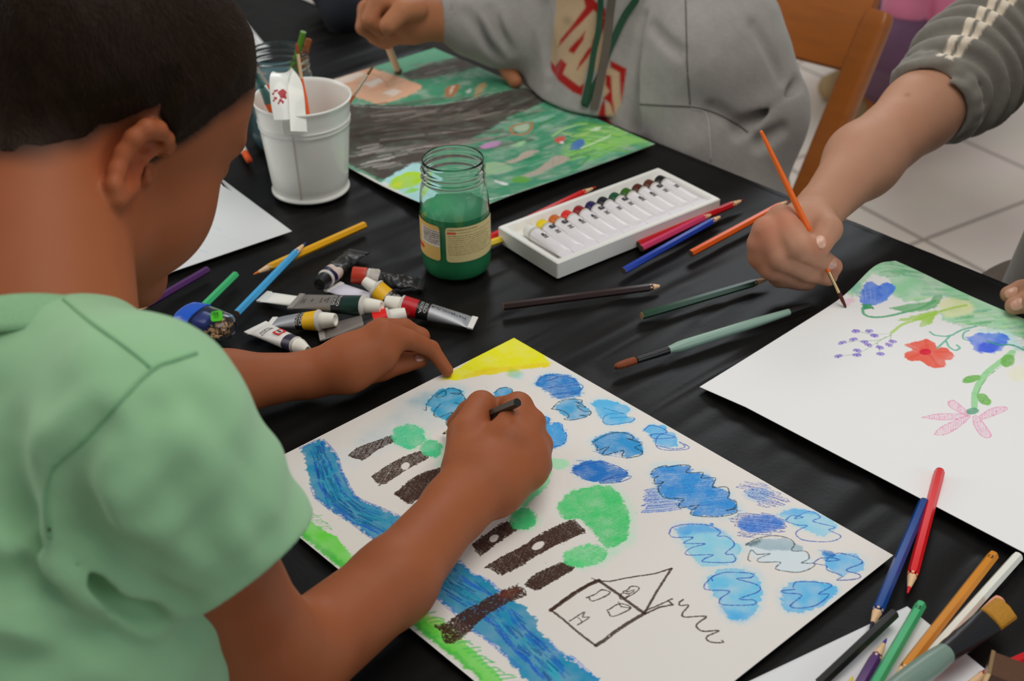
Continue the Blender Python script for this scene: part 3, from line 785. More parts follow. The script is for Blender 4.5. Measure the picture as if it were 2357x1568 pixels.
streakv = np.array([0.9, 0.3])
O_, A_, B_ = P(672, 533), P(500, 405), P(370, 635)
ex = unit(A_ - O_); ey = np.array([-ex[1], ex[0], 0]); ey = ey if ey @ (B_ - O_) > 0 else -ey
S4 = Sheet(O_, ex, ey, 0.297, 0.42, 0.001, '#C6C8C8', 77)
for k in range(60):
    a = RNG.uniform(0, 1, 2) * [297, 420]
    S4.stroke([tuple(a), tuple(a + [40, 14] + RNG.normal(0, 3, 2)), tuple(a + [85, 40])], ['#A9B8C4', '#B0BEC6', '#BCC2C4'][k % 3], RNG.uniform(1.5, 4), 0.45, 0.45, mmpts=True)
tag(S4.build('pencil_sketch_sheet'), 'pale sheet with faint blue pencil shading beside the boy\'s face', 'paper')
plain('paper_sheet', (625, 122), (530, 5), (300, 260), 0.21, 0.148, 'white paper strip showing past the boy\'s hair behind the rear glass jar', '#CFCFCF')
plain('paper_sheet', (1165, 168), (1262, 166), (1240, 212), 0.20, 0.15, 'blank beige sheet peeking out between grey sleeve and landscape painting', '#BBB2A6', zf=lambda X, Y: -0.0002 + 0 * X)
# folded note paper under the pencils
a, b, c = P(1727, 1568), P(2088, 1397), P(2271, 1545)
exn = unit(a - b); eyn = np.array([-exn[1], exn[0], 0]); eyn = eyn if eyn @ (c - b) > 0 else -eyn
SN = Sheet(b, exn, unit(c - b), 0.21, 0.15, 0.003, '#D0D0D2', 78)
tag(SN.build('note_paper', z0=0.0005), 'small white sheet under the pile of pencils at the table corner', 'paper')
# ------------------------------------------------------------------ floor, table, black plastic cloth
O0 = P(812, 44)
EE, NN = np.array([0.6716, -0.7409, 0]), np.array([-0.7409, -0.6716, 0])   # along the far edge / towards the boy


def TP(a, n, z=0.0):
    p = O0 + EE * a + NN * n
    return np.array([p[0], p[1], TZ + z])


fm = bpy.data.materials.new('floor_tiles')
fm.use_nodes = True
nt = fm.node_tree
b = nt.nodes['Principled BSDF']
tc = nt.nodes.new('ShaderNodeTexCoord')
mp = nt.nodes.new('ShaderNodeMapping')
mp.inputs['Rotation'].default_value = (0, 0, math.radians(-32))
mp.inputs['Location'].default_value = (0.13, 0.06, 0)
br = nt.nodes.new('ShaderNodeTexBrick')
br.offset = 0.0
br.inputs['Scale'].default_value = 1.0
br.inputs['Brick Width'].default_value = 0.45
br.inputs['Row Height'].default_value = 0.45
br.inputs['Mortar Size'].default_value = 0.006
br.inputs['Mortar Smooth'].default_value = 0.3
br.inputs['Color1'].default_value = (*alb('#CFC3B6', 1.0), 1)
br.inputs['Color2'].default_value = (*alb('#C9BDB1', 1.0), 1)
br.inputs['Mortar'].default_value = (*alb('#8C8379', 1.0), 1)
nz = nt.nodes.new('ShaderNodeTexNoise')
nz.inputs['Scale'].default_value = 6
mixn = nt.nodes.new('ShaderNodeMixRGB')
mixn.blend_type = 'MULTIPLY'
mixn.inputs[0].default_value = 0.12
nt.links.new(tc.outputs['Object'], mp.inputs['Vector'])
nt.links.new(mp.outputs['Vector'], br.inputs['Vector'])
nt.links.new(tc.outputs['Object'], nz.inputs['Vector'])
nt.links.new(br.outputs['Color'], mixn.inputs[1])
nt.links.new(nz.outputs['Color'], mixn.inputs[2])
nt.links.new(mixn.outputs['Color'], b.inputs['Base Color'])
b.inputs['Roughness'].default_value = 0.32
fl = MB().box((0, 2.0, -0.05), (6, 6, 0.05)).build('floor', fm)
tag(fl, kind='structure')
WALLM = mat('painted_wall', alb('#C8C2B6'), 0.8, var=0.03, scale=3)
tag(MB().box((0, 8.05, 1.5), (6, 0.05, 1.5)).build('wall_rear', WALLM), kind='structure')
tag(MB().box((-6.05, 2.0, 1.5), (0.05, 6, 1.5)).build('wall_side', WALLM), kind='structure')

table = empty('table', tuple(TP(0.6, 0.43, -TZ)))
TDEP = 0.86
MB().box(TP(0.6, TDEP / 2, -0.020), (1.30, TDEP / 2 - 0.014, 0.012), (EE, NN, np.array([0, 0, 1.0]))).build('tabletop', mat('table_wood', alb('#7A5A3C'), 0.5, stretch=(2, 20, 2)), table)
for a_ in (-0.6, 1.8):
    for n_ in (0.08, TDEP - 0.08):
        MB().box(TP(a_, n_, -TZ / 2 - 0.014), (0.025, 0.025, TZ / 2 - 0.014), (EE, NN, np.array([0, 0, 1.0]))).build('leg', mat('table_wood'), table)
tag(table, 'long table hidden under the black plastic cover', 'table')

# cloth: a grid in table coordinates that bends over both long edges
na, nn = 640, 300
A = np.linspace(-0.72, 1.92, na)
sn = np.linspace(-0.16, TDEP + 0.20, nn)
def edge_fold(s, R=0.012):
    n, z = s.copy(), np.zeros_like(s)
    for sg, e in ((-1, 0.0), (1, TDEP)):
        t = (s - e) * sg
        arc = R * math.pi / 2
        k = (t > 0) & (t < arc)
        n[k] = e + sg * R * np.sin(t[k] / R); z[k] = -R * (1 - np.cos(t[k] / R))
        k = t >= arc
        n[k] = e + sg * R; z[k] = -R - (t[k] - arc)
    return n, z
cn, cz = edge_fold(sn)
AA, SS = np.meshgrid(A, sn)
sh = AA.shape
nA = lambda ca, cs, sd, oc=2: smooth_noise(sh, (cs, ca), sd, oc)
# long folds that run across the table, bunched here and there; cell sizes are (n, a)
w1 = smooth_noise(sh, (60, 7), 401, 2)
w2 = smooth_noise(sh, (34, 4.2), 402, 1)
w3 = smooth_noise(sh, (9, 26), 403, 2)
msk = smooth_noise(sh, (55, 70), 404, 2)
msk = np.clip((msk - 0.35) * 3.0, 0, 1)
H = 0.0052 * np.abs(w1 - 0.5) * 2 * (0.3 + 0.7 * msk) + 0.0026 * (w2) * msk + 0.0015 * w3 * (1 - msk)
H = H - H.max() - 0.0002
H = np.maximum(H, -0.0058)
flatz = (cz[:, None] > -0.001)
NNg = cn[:, None] + np.where(flatz, 0, 0) * AA
Z = cz[:, None] + np.where(flatz, H, H * 0.5)
drop = np.clip((-cz[:, None] - 0.012) / 0.15, 0, 1)
outw = (smooth_noise(sh, (200, 14), 405, 1) - 0.3) * 0.03 * drop
NNg = NNg + np.where(SS < 0.4, -outw, outw)
V = O0[None, None] + AA[..., None] * EE + NNg[..., None] * NN
V[..., 2] = TZ + Z
idx = np.arange(na * nn).reshape(nn, na)
f = np.stack([idx[:-1, :-1], idx[1:, :-1], idx[1:, 1:], idx[:-1, 1:]], -1).reshape(-1, 4)
CLOTH = mat('black_plastic_cover', (0.0085, 0.008, 0.0078), 0.38, spec=0.16, var=0.15, scale=5, bump=0.10, bscale=260)
o = mesh_obj('tablecloth', V.reshape(-1, 3), f, CLOTH)
tag(o, 'creased black plastic tablecloth spread over the whole table', 'tablecloth')

# ------------------------------------------------------------------ wooden chairs behind the table
CW = mat('chair_wood', alb('#96541A'), 0.38, var=0.22, scale=14, stretch=(1, 1, 6), coat=0.2)


def plank(mb, A, B, w, t, side=None, round_=0.3):
    """board from A to B: w wide along side, t thick"""
    A, B = np.asarray(A, float), np.asarray(B, float)
    ax = unit(B - A)
    s = unit(np.asarray(side, float) - ax * (np.asarray(side, float) @ ax))
    u = np.cross(ax, s)
    rr = []
    L = np.linalg.norm(B - A)
    for q, k in ((0, 0.80), (0.006, 1), (L - 0.02, 1), (L - 0.006, 0.93), (L, 0.72)):
        ring = []
        for c in range(16):
            a = 2 * math.pi * (c + 0.5) / 16
            cx, sx = math.cos(a), math.sin(a)
            e = 0.35
            px_ = math.copysign(abs(cx) ** e, cx) * w / 2 * k
            py_ = math.copysign(abs(sx) ** e, sx) * t / 2 * k
            ring.append(A + ax * q + s * px_ + u * py_)
        rr.append(ring)
    return mb.loft(rr)

# ------------------------------------------------------------------ pencils, brushes, tubes
TM = {}


def text_mesh(body, size, mtl, parent, origin, xdir, ydir, name='lettering', depth=0.00012, align='CENTER'):
    cu = bpy.data.curves.new(name, 'FONT')
    cu.body = body
    cu.size = size
    cu.align_x = align
    cu.align_y = 'CENTER'
    cu.extrude = depth
    cu.resolution_u = 3
    cu.materials.append(mtl)
    o = bpy.data.objects.new(name, cu)
    C.objects.link(o)
    x = unit(xdir); z = unit(np.cross(x, ydir)); y = np.cross(z, x)
    M = Matrix.Identity(4)
    og = np.asarray(origin, float) - root_loc(parent)
    for i in range(3):
        M[i][0], M[i][1], M[i][2], M[i][3] = x[i], y[i], z[i], og[i]
    dgr = bpy.context.evaluated_depsgraph_get()
    me = bpy.data.meshes.new_from_object(o.evaluated_get(dgr))
    bpy.data.objects.remove(o)
    o = bpy.data.objects.new(name, me)
    C.objects.link(o)
    o.matrix_local = M
    o.parent = parent
    TM[o.name] = np.array(M)
    return o


def pencil(butt, tip, col, label, zb=0.0038, zt=0.0038, lead=None, dia=0.0072, group='coloured pencils lying about the table', blunt=False, nolead=False, lenm=None, label_part=None, hide_tip=False, mark=None, tipw=0.019, num=None):
    A = P(*butt, zb) if len(butt) == 2 else np.array(butt)
    B = P(*tip, zt) if len(tip) == 2 else np.array(tip)
    if lenm: B = A + unit(B - A) * lenm
    ax = unit(B - A)
    L = np.linalg.norm(B - A)
    root = empty('colour_pencil', tuple(A))
    r = dia / 2 * 1.06
    tl = 0.0 if hide_tip else tipw
    n = 24
    m = MB()
    rings = lathe(A, B, [(0.0, r * 0.93), (0.0006, r), (L - tl, r)], 6)
    # scalloped end where the paint meets the wood
    s, u, _ = frame(ax)
    def hexr(a):
        return r * math.cos(math.pi / 6) / math.cos(((a) % (math.pi / 3)) - math.pi / 6)
    body = []
    for t, k in ((0.0, 0.92), (0.0007, 1.0), (L - tl - 0.004, 1.0)):
        body.append([A + ax * t + (s * math.cos(a) + u * math.sin(a)) * hexr(a) * k for a in (2 * math.pi * j / n for j in range(n))])
    last = []
    for j in range(n):
        a = 2 * math.pi * j / n
        h = hexr(a)
        t = L - tl - 0.0015 + (h / r - 0.9) * -0.035 + 0.002
        last.append(A + ax * min(t, L - 0.004) + (s * math.cos(a) + u * math.sin(a)) * h * 0.985)
    body.append(last)
    m.loft(body)
    m.build('barrel', paint(col, 0.32), root, sharp=25)
    if not hide_tip:
        lt = 0.0062
        MB().loft(lathe(A, B, [(L - tl - 0.0045, r * 0.80), (L - tl - 0.001, r * 0.90), (L - tl + 0.002, r * 0.80), (L - lt, r * 0.36)], 20)).build('wood_tip', WOOD_TIP, root, sharp=60)
        if not nolead:
            MB().loft(lathe(A, B, [(L - lt - 0.001, r * 0.37), (L - lt * 0.4, r * 0.24), (L, r * (0.17 if blunt else 0.07))], 14)).build('lead', paint(lead or col, 0.5), root, sharp=60)
    MB().loft(lathe(A - ax * 0.0002, B, [(0, r * 0.86), (0.0008, r * 0.86)], 20)).build('end_cap', paint(mark or '#5A4634', 0.6), root, sharp=60)
    if num:
        t0 = A + ax * 0.0075
        _, upv, _a = frame(ax)
        text_mesh(num, 0.0048, mat('dark_ink', (0.02, 0.02, 0.025), 0.5, var=0.0), root, t0 + upv * (r * 0.93), unit(np.cross(upv, ax)), np.cross(upv, np.cross(upv, ax)), 'number')
    return tag(root, label, 'pencil', group)


pencil((840, 518), (583, 632), '#E79A12', 'amber pencil lying under the sky blue one, tip towards the boy\'s face', lead='#C96A14', dia=0.0078)
pencil((545, 722), (704, 558), '#3F93C4', 'sky blue pencil lying across the amber pencil', zb=0.004, zt=0.0125, lead='#1F3F73')
pencil((543, 632), (390, 783), '#3BA869', 'light green pencil running under the blue-lidded sharpener', hide_tip=True)
pencil((478, 621), (300, 724), '#4A2258', 'dark purple pencil lying below the boy\'s chin')
pencil((1158, 706), (1532, 657), '#2B1B18', 'dark brown pencil with bare wooden tip, lying in front of the glass jar', nolead=True, tipw=0.014)
pencil((1477, 727), (1775, 640), '#103A22', 'dark green pencil whose tip disappears beneath the fist with the brush', mark='#8A6A48')
pencil((1435, 624), (1665, 495), '#1C3C9A', 'royal blue pencil beside the pink one in front of the paint box', lead='#141C44')
pencil((1476, 572), (1650, 487), '#C43A62', 'pink pencil between the crimson and the royal blue pencil', lead='#B02848', zt=0.0045)
pencil((1469, 563), (1714, 459), '#B0101C', 'crimson pencil lying closest along the paint box side', zb=0.004, zt=0.0045, lead='#6A1018')
pencil((1590, 584), (1818, 461), '#E0571A', 'orange pencil on its own pointing at the wrist of the brush hand', lead='#8A2A18')
pencil((1124, 549), (1372, 430), '#C01A1C', 'red pencil tucked along the far side of the paint box', zb=0.004, zt=0.004)
pencil((1120, 563), (1230, 527), '#E0B41A', 'yellow pencil poking out from under the paint box corner', zb=0.004, zt=0.004, hide_tip=True)
g = 'pencils piled at the table corner'
pencil((2127, 1155), (2003, 1447), '#0F3C7E', 'navy blue pencil next to the red one, tip on the small white sheet', zb=0.004, zt=0.0085, lead='#1A1436', dia=0.0078, group=g, blunt=True)
pencil((2163, 1085), (2089, 1366), '#C8161A', 'bright red pencil with one end on the flower painting', zb=0.0065, zt=0.0035, dia=0.0078, group=g, blunt=True)
pencil((2287, 1278), (2050, 1580), '#C07A1C', 'ochre pencil between the green and the white one', zb=0.006, zt=0.012, dia=0.0078, group=g, mark='#8A5A20', num='13')
pencil((2343, 1281), (2090, 1562), '#DAD6CA', 'white pencil running under the flat brush', zb=0.004, zt=0.006, hide_tip=True, dia=0.0078, group=g, mark='#C8C4B8')
pencil((2120, 1392), (2000, 1600), '#3FA068', 'mid green pencil between the purple and the ochre one', zb=0.008, zt=0.011, dia=0.0076, group=g, mark='#3F8A5C', hide_tip=True, num='15')
pencil((2058, 1413), (1880, 1580), '#15120F', 'black pencil crossing the tip of the navy blue one', zb=0.0120, zt=0.006, dia=0.0078, group=g, mark='#2A2420', hide_tip=True)
pencil((1960, 1612), (2041, 1470), '#4A2460', 'purple pencil with its sharpened tip up beside the green one', zb=0.0045, zt=0.007, dia=0.0078, group=g, lead='#4A3A90')
pencil((1925, 1640), (1963, 1557), '#E0BC20', 'yellow pencil of which just the tip peeps in beside the black one', zb=0.004, zt=0.0045, dia=0.0076, group=g, lead='#E0BC20')
pencil((2300, 1385), (2085, 1600), '#D08A70', 'salmon pink pencil crossing beneath the flat brush', zb=0.0095, zt=0.0045, dia=0.0105, group=g, mark='#D08A70', hide_tip=True)
pencil((2400, 1498), (2215, 1580), '#B5121C', 'dark red pencil cut by the picture corner', zb=0.006, zt=0.012, dia=0.0085, group=g)


def bristles(A, B, r0, r1, col, name, root, flat=1.0, n=46, up=(0, 0, 1), tipk=1.0):
    """tuft: a tapering body with fine ridges"""
    L = np.linalg.norm(B - A)
    rings = []
    s, u, a = frame(B - A, up)
    rg = np.random.default_rng(7)
    wob = rg.random(n)
    for k in range(9):
        t = k / 8
        w = r0 * (1 - t) ** 0.5 * (1 + 0.5 * t) + r1 * t if r1 < r0 else r0 + (r1 - r0) * t
        rings.append([A + a * (L * (t if k < 8 else 1 - 0.04 * wob[j] * 3)) + (s * math.cos(q) + u * math.sin(q) / flat) * w * (1 + 0.10 * (wob[j] - .5)) for j, q in enumerate(2 * math.pi * j / n for j in range(n))])
    return MB().loft(rings).build(name, mat('bristle_' + col.strip('#'), alb(col), 0.55, var=0.35, scale=900, stretch=(1, 1, .2), bump=0.6, bscale=1500), root, smooth=True)


def brush(tipP, endP, hcol, label, ferr=GOLD, bcol='#6A3A20', lb=0.018, lf=0.022, rf=0.0022, rh=0.0034, group=None, rend=0.0014, endcol=None, lend=0.0, flat=1.0, fw=1.0, tipr=0.0003, rings_=0, up=(0, 0, 1), belly=0.30, hrough=0.3):
    T, E_ = np.array(tipP, float), np.array(endP, float)
    L = np.linalg.norm(E_ - T)
    a = unit(E_ - T)
    root = empty('paint_brush', tuple(T))
    B0 = T + a * lb
    bristles(B0 - a * 0.001, T, rf * 0.95 * fw, tipr, bcol, 'bristles', root, flat, up=up)
    prof = [(0, rf * fw), (lf * 0.5, rf * (1 + fw) / 2), (lf, rf)] if fw != 1 else [(0, rf * 0.92), (lf, rf)]
    fr = []
    s, u, ax = frame(a, up)
    steps = 8
    for k in range(steps + 1):
        t = k / steps
        w = rf * fw * (1 - t) + rf * t
        h = rf * 0.92 / flat * (1 - t) + rf * t
        if rings_ and k in (5, 7): w, h = w * 1.05, h * 1.05
        fr.append([B0 + ax * lf * t + s * math.cos(q) * w + u * math.sin(q) * h for q in (2 * math.pi * j / 28 for j in range(28))])
    MB().loft(fr).build('ferrule', ferr, root, sharp=40)
    H0 = B0 + a * (lf - 0.0005)
    LH = L - lb - lf
    pr = [(0, rf * 0.98), (0.003, rf * 1.02), (LH * belly * 0.6, rh * 0.96), (LH * belly, rh), (LH * 0.6, rh * 0.8 + rend * 0.2), (LH * 0.85, rh * 0.35 + rend * 0.65), (LH - 0.002, rend), (LH - 0.0005, rend * 0.75), (LH, rend * 0.2)]
    if lend:
        p1_ = [q for q in pr if q[0] < LH - lend - 0.001]
        rr_ = np.interp(LH - lend, [q[0] for q in pr], [q[1] for q in pr])
        MB().loft(lathe(H0, E_, p1_ + [(LH - lend, rr_)], 24)).build('handle', paint(hcol, hrough), root, sharp=50)
        MB().loft(lathe(H0, E_, [(LH - lend, rr_ * 0.99)] + [q for q in pr if q[0] > LH - lend], 24)).build('handle_end', endcol, root, sharp=50)
    else:
        MB().loft(lathe(H0, E_, pr, 24)).build('handle', paint(hcol, hrough), root, sharp=50)
    return tag(root, label, 'brush', group)


brush(P(1412, 846, 0.004), P(1868, 702, 0.004), '#7F9A8C', 'grey-green round brush with black ferrule lying between brown pencil and flower painting', BLACK_PLASTIC, '#7A3C1C',
      lb=0.024, lf=0.034, rf=0.0036, rh=0.0052, rend=0.0020, endcol=BLACK_PLASTIC, lend=0.026, tipr=0.0010, rings_=1, belly=0.12)
# the brush in the near hand
BT = P(1948, 710, 0.0022)
BE = D(1750, 299, 1.285)
brush(BT, BE, '#E0601A', 'orange paint brush held upright in the near fist above the flower painting', GOLD, '#4A1C0C', lb=0.017, lf=0.022, rf=0.0019, rh=0.0031, rend=0.0017, tipr=0.0002)
# the brush of the hooded painter
brush(P(918, 168, 0.0022), D(846, -12, 1.70), '#D2521C', 'orange brush with pale ferrule held by the person in the hooded sweatshirt', mat('pale_ferrule', alb('#C9B79A'), 0.35, 0.3), '#5A4636', lb=0.008, lf=0.044, rf=0.0046, rh=0.0055, rend=0.004, tipr=0.0025)
# flat brush at the table corner
brush(P(2318, 1400, 0.020), P(2020, 1620, 0.026), '#6C8074', 'wide flat brush with amber bristles lying on top of the pencil pile', BLACK_PLASTIC, '#A87418', lb=0.020, lf=0.050, rf=0.0072, rh=0.0085,
      fw=1.35, flat=2.6, tipr=0.0095, rings_=1, rend=0.007, up=(0.2, -0.3, 1))
# brown handle in the corner
root = empty('paint_brush', tuple(P(2340, 1560, 0.012)))
A_, B_ = P(2278, 1534, 0.022), P(2420, 1590, 0.016)
s, u, a = frame(B_ - A_)
MB().loft([[A_ + a * t + s * x + u * y for x, y in ((-w, -h), (w, -h), (w, h), (-w, h))] for t, w, h in ((0, .0105, .0035), (0.05, .011, .0045), (.09, .009, .005))]).build('bristles', mat('brown_bristle', alb('#4A2A12'), 0.5, var=0.3, scale=500), root)
MB().loft([[A_ + a * t + s * x + u * y for x, y in ((-w, -h), (w, -h), (w, h), (-w, h))] for t, w, h in ((-0.0015, .0112, .0040), (0.001, .0112, .0040))]).build('ferrule_edge', GOLD, root)
tag(root, 'brown flat brush end cut by the lower picture corner', 'brush')

# ------------------------------------------------------------------ paint tubes
INK = mat('dark_ink', (0.02, 0.02, 0.025), 0.5, var=0.0)
WHITE_INK = mat('white_ink', (0.62, 0.60, 0.56), 0.5, var=0.0)


TSH = {}


def tube(tail, shoulder, r, bands, label, z0=0.0, zs=None, ztail=None, tailw=None, cap='#D8D2C6', caplen=0.014, capr=None, wrinkle=0.0, roll=0.0, group='squeezed paint tubes in the pile', name='paint_tube', captip=0.82, seed=3, crimp='#D0CEC8', nozz=True, flatk=1.0):
    """bands: [(from, to, material, part name)] in fractions from tail to shoulder"""
    ztail = z0 + 0.0015 if ztail is None else ztail
    zs = z0 + r if zs is None else zs
    A = P(*tail, ztail) if len(tail) == 2 else np.array(tail)
    B = P(*shoulder, zs) if len(shoulder) == 2 else np.array(shoulder)
    L = np.linalg.norm(B - A)
    s, u, a = frame(B - A)
    if roll:
        c_, s_ = math.cos(roll), math.sin(roll)
        s, u = s * c_ + u * s_, u * c_ - s * s_
    root = empty(name, tuple(A))
    rg = np.random.default_rng(seed)
    ph = rg.random(6) * 6.28
    tw = tailw or r * 1.5

    def ring(t, k=1.0):
        e = t ** 0.6
        w = tw * (1 - t) + r * t
        h = (0.0007 * (1 - e) + r * e * flatk) if t > 0.04 else 0.0007
        out = []
        for j in range(32):
            q = 2 * math.pi * j / 32
            x, y = math.cos(q), math.sin(q)
            d = 1 + wrinkle * (0.5 * math.sin(9 * t + 3 * q + ph[0]) + 0.35 * math.sin(23 * t + ph[1] + 2 * q) + 0.25 * math.sin(41 * t - q * 5 + ph[2])) * min(1, 3 * (1.02 - t)) * (1 if t > .06 else 0)
            bend = wrinkle * 0.5 * r * math.sin(5 * t + ph[3]) * (1 - t)
            out.append(A + a * L * t + s * (x * w * k * (1 + 0.3 * (d - 1)) + bend) + u * (y * h * k * d))
        return out
    for i, (f0, f1, mtl, nm) in enumerate(bands):
        n = max(3, int((f1 - f0) * 26))
        rr = [ring(f0 + (f1 - f0) * k / n, 1.0) for k in range(n + 1)]
        MB().loft(rr).build(nm, mtl, root, sharp=60)
    # crimped tail, shoulder, neck and cap
    cm = MB()
    cm.box(A - a * 0.002 + u * 0.0, (tw * 1.03, 0.0009, 0.0028), (s, u, a))
    cm.build('crimp', paint(crimp, 0.4), root, bevel=0.0002)
    last = bands[-1][2]
    MB().loft(lathe(A, B, [(L - 0.0002, r * 1.0), (L + 0.0006, r * 1.04), (L + 0.0016, r * 1.0), (L + 0.004, r * 0.62), (L + 0.0046, r * 0.5)], 28)).build('shoulder', paint('#B8B4AC', 0.35), root, sharp=50)
    cr_ = capr or r * 0.66
    cp = []
    for t, k in ((0, 1.0), (0.0008, 1.03), (caplen * 0.25, 1.0), (caplen * 0.9, captip), (caplen, captip * 0.93), (caplen, captip * 0.7), (caplen - 0.0012, captip * 0.62)):
        cp.append([A + a * (L + 0.003 + t) + (s * math.cos(q) + u * math.sin(q)) * cr_ * k * (1 + 0.03 * (j % 2)) for j, q in enumerate(2 * math.pi * j / 48 for j in range(48))])
    MB().loft(cp).build('cap', cap if not isinstance(cap, str) else paint(cap, 0.4), root, sharp=50)
    tag(root, label, 'paint tube', group)
    TSH[root.name] = (r, tw, flatk)
    return root, A, B, s, u, a, L


def txt_on(tb, body, t, size, mtl, across=True, offs=0.0, flip=False, k=1.04, name='lettering'):
    root, A, B, s, u, a, L = tb
    r_ = np.linalg.norm(B - A)
    return A + a * L * t


BAND_BLACK = mat('band_black', (0.012, 0.011, 0.011), 0.3)
t_wh1 = tube((612, 684), (742, 704), 0.0068, [(0, 1, WHITE_PLASTIC, 'tube_body')], 'plain white tube whose tail lies next to the sky blue pencil', cap='#C9C8A8', tailw=0.0098, flatk=0.8, ztail=0.002)
t_wh2 = tube((772, 662), (858, 694), 0.0072, [(0, 1, mat('lilac_white', alb('#C6C2CE'), 0.35), 'tube_body')], 'white tube with a pale greenish cap lying behind the green-banded tube', cap='#C2C4A2', tailw=0.0105, caplen=0.012, captip=0.6, zs=0.0078)
t_gr = tube((686, 694), (836, 704), 0.0102, [(0, 0.58, mat('grey_foil', alb('#77706A'), 0.38, 0.35, bump=0.2, bscale=80), 'tube_body'), (0.58, 0.72, BAND_BLACK, 'black_band'), (0.72, 1, paint('#0C2A22', 0.3), 'green_band')],
            'silver tube with black and dark green bands lying across the pile', z0=0.006, zs=0.0175, ztail=0.010, tailw=0.0135, crimp='#7E7872', capr=0.0073, caplen=0.016, flatk=0.95)
t_ye = tube((630, 742), (733, 738), 0.0100, [(0, 0.56, SILVER, 'tube_body'), (0.56, 0.72, BAND_BLACK, 'black_band'), (0.72, 1, paint('#D2A20C', 0.35), 'yellow_band')],
            'silver tube with black and yellow bands beside the white logo tube', z0=0.001, tailw=0.0085, capr=0.0074, caplen=0.0145, flatk=0.95)
t_lg = tube((594, 756), (681, 794), 0.0078, [(0, 0.80, mat('tube_white', alb('#CFCBC6'), 0.35), 'tube_body'), (0.80, 1.0, paint('#2C2438', 0.4), 'purple_band')],
            'white tube with a red square emblem and a dark purple band, nearest to the sharpener', z0=0.001, tailw=0.0125, capr=0.0070, caplen=0.0145, captip=0.55)
t_hn = tube((745, 766), (892, 731), 0.0092, [(0, 0.62, mat('grey_foil'), 'tube_body'), (0.62, 0.78, BAND_BLACK, 'black_band'), (0.78, 1, paint('#D01A14', 0.35), 'red_band')],
            'silver tube with a bright red tip partly hidden behind the boy\'s resting hand', tailw=0.012, capr=0.0066, caplen=0.0145, zs=0.0095, z0=0.0005, crimp='#8E8A86')
t_rd = tube((1083, 742), (928, 704), 0.0098, [(0, 0.60, SILVER, 'tube_body'), (0.60, 0.78, BAND_BLACK, 'black_band'), (0.78, 1, paint('#A80C18', 0.35), 'red_band')],
            'silver tube with black and crimson bands, its white crimped tail towards the brown pencil', tailw=0.0100, capr=0.0072, caplen=0.0145, z0=0.001, zs=0.0125)
t_yt = tube((938, 716), (868, 667), 0.0098, [(0, 0.48, SILVER, 'tube_body'), (0.48, 0.66, BAND_BLACK, 'black_band'), (0.66, 1, paint('#DFA216', 0.4), 'yellow_band')],
            'silver tube with amber band and white cap pointing back at the bucket', tailw=0.0098, capr=0.0056, caplen=0.0125, z0=0.005, zs=0.019, ztail=0.004, flatk=0.9)
dkb = mat('smeared_foil', (0.05, 0.05, 0.05), 0.3, 0.5, var=0.9, scale=120, bump=0.7, bscale=120)
t_bk = tube((822, 582), (752, 640), 0.0088, [(0, 0.76, dkb, 'tube_body'), (0.76, 0.90, paint('#B9A79C', 0.5), 'smeared_band'), (0.90, 1, paint('#15143A', 0.4), 'dark_blue_band')],
            'crumpled black-smeared tube with black cap, farthest from the boy', wrinkle=0.5, cap='#0C0B0C', capr=0.0075, caplen=0.013, crimp='#18171A', z0=0.001, tailw=0.011)
t_rk = tube((965, 655), (850, 638), 0.0085, [(0, 0.80, dkb, 'tube_body'), (0.80, 1, paint('#A8A098', 0.5), 'smeared_band')],
            'crumpled dark tube with dirty red cap lying before the glass jar', wrinkle=0.5, cap='#A8321E', capr=0.0085, caplen=0.014, crimp='#18171A', tailw=0.010, seed=9, z0=0.001, captip=0.95)


def facing(p, s, u):
    d = unit(CAMPOS - p)
    c = np.array([s @ d, u @ d])
    c = c / np.linalg.norm(c)
    return s * c[0] + u * c[1]      # outward normal of the tube's side that one sees from a seat at the table


def drape(o, tb, along=False):
    """lay lettering on the tube's curved upper side"""
    root, A, B, s, u, a, L = tb
    r, tw, fk = TSH[root.name]
    M = TM[o.name]
    co = np.array([v.co[:] for v in o.data.vertices])
    w = co @ M[:3, :3].T + M[:3, 3] + root_loc(root)
    q = w - A
    t = np.clip(q @ a / L, 0.02, 1)
    x = q @ s + (0 if along else (1 if s @ (CAMPOS - A) > 0 else -1) * 0.36 * r)
    e = t ** 0.6
    W_ = tw * (1 - t) + r * t
    H_ = 0.0007 * (1 - e) + r * e * fk
    y = H_ * np.sqrt(np.clip(1 - (x / W_) ** 2, 0.02, 1)) + 0.00022 + co[:, 2] * 0.5
    w = A + (q @ a)[:, None] * a + x[:, None] * s + y[:, None] * u
    inv = np.linalg.inv(M[:3, :3])
    co = (w - root_loc(root) - M[:3, 3]) @ inv.T
    o.data.vertices.foreach_set('co', co.astype(np.float32).ravel())
    o.data.update()


def label_at(tb, body, t, size, mtl, along=False, flip=1, off=0.0, prof=None, updown=1):
    root, A, B, s, u, a, L = tb
    r0 = tb_r[id(root)] if id(root) in tb_r else 0.01
    p0 = A + a * L * t
    nrm = unit(u * 0.94 + s * 0.0 + np.cross(s, a) * 0)
    nrm = u
    rr = off
    xd = a * flip if along else s * flip
    yd = np.cross(nrm, xd)
    o = text_mesh(body, size, mtl, root, p0 + nrm * rr, xd, yd)
    drape(o, tb, along)
    return o


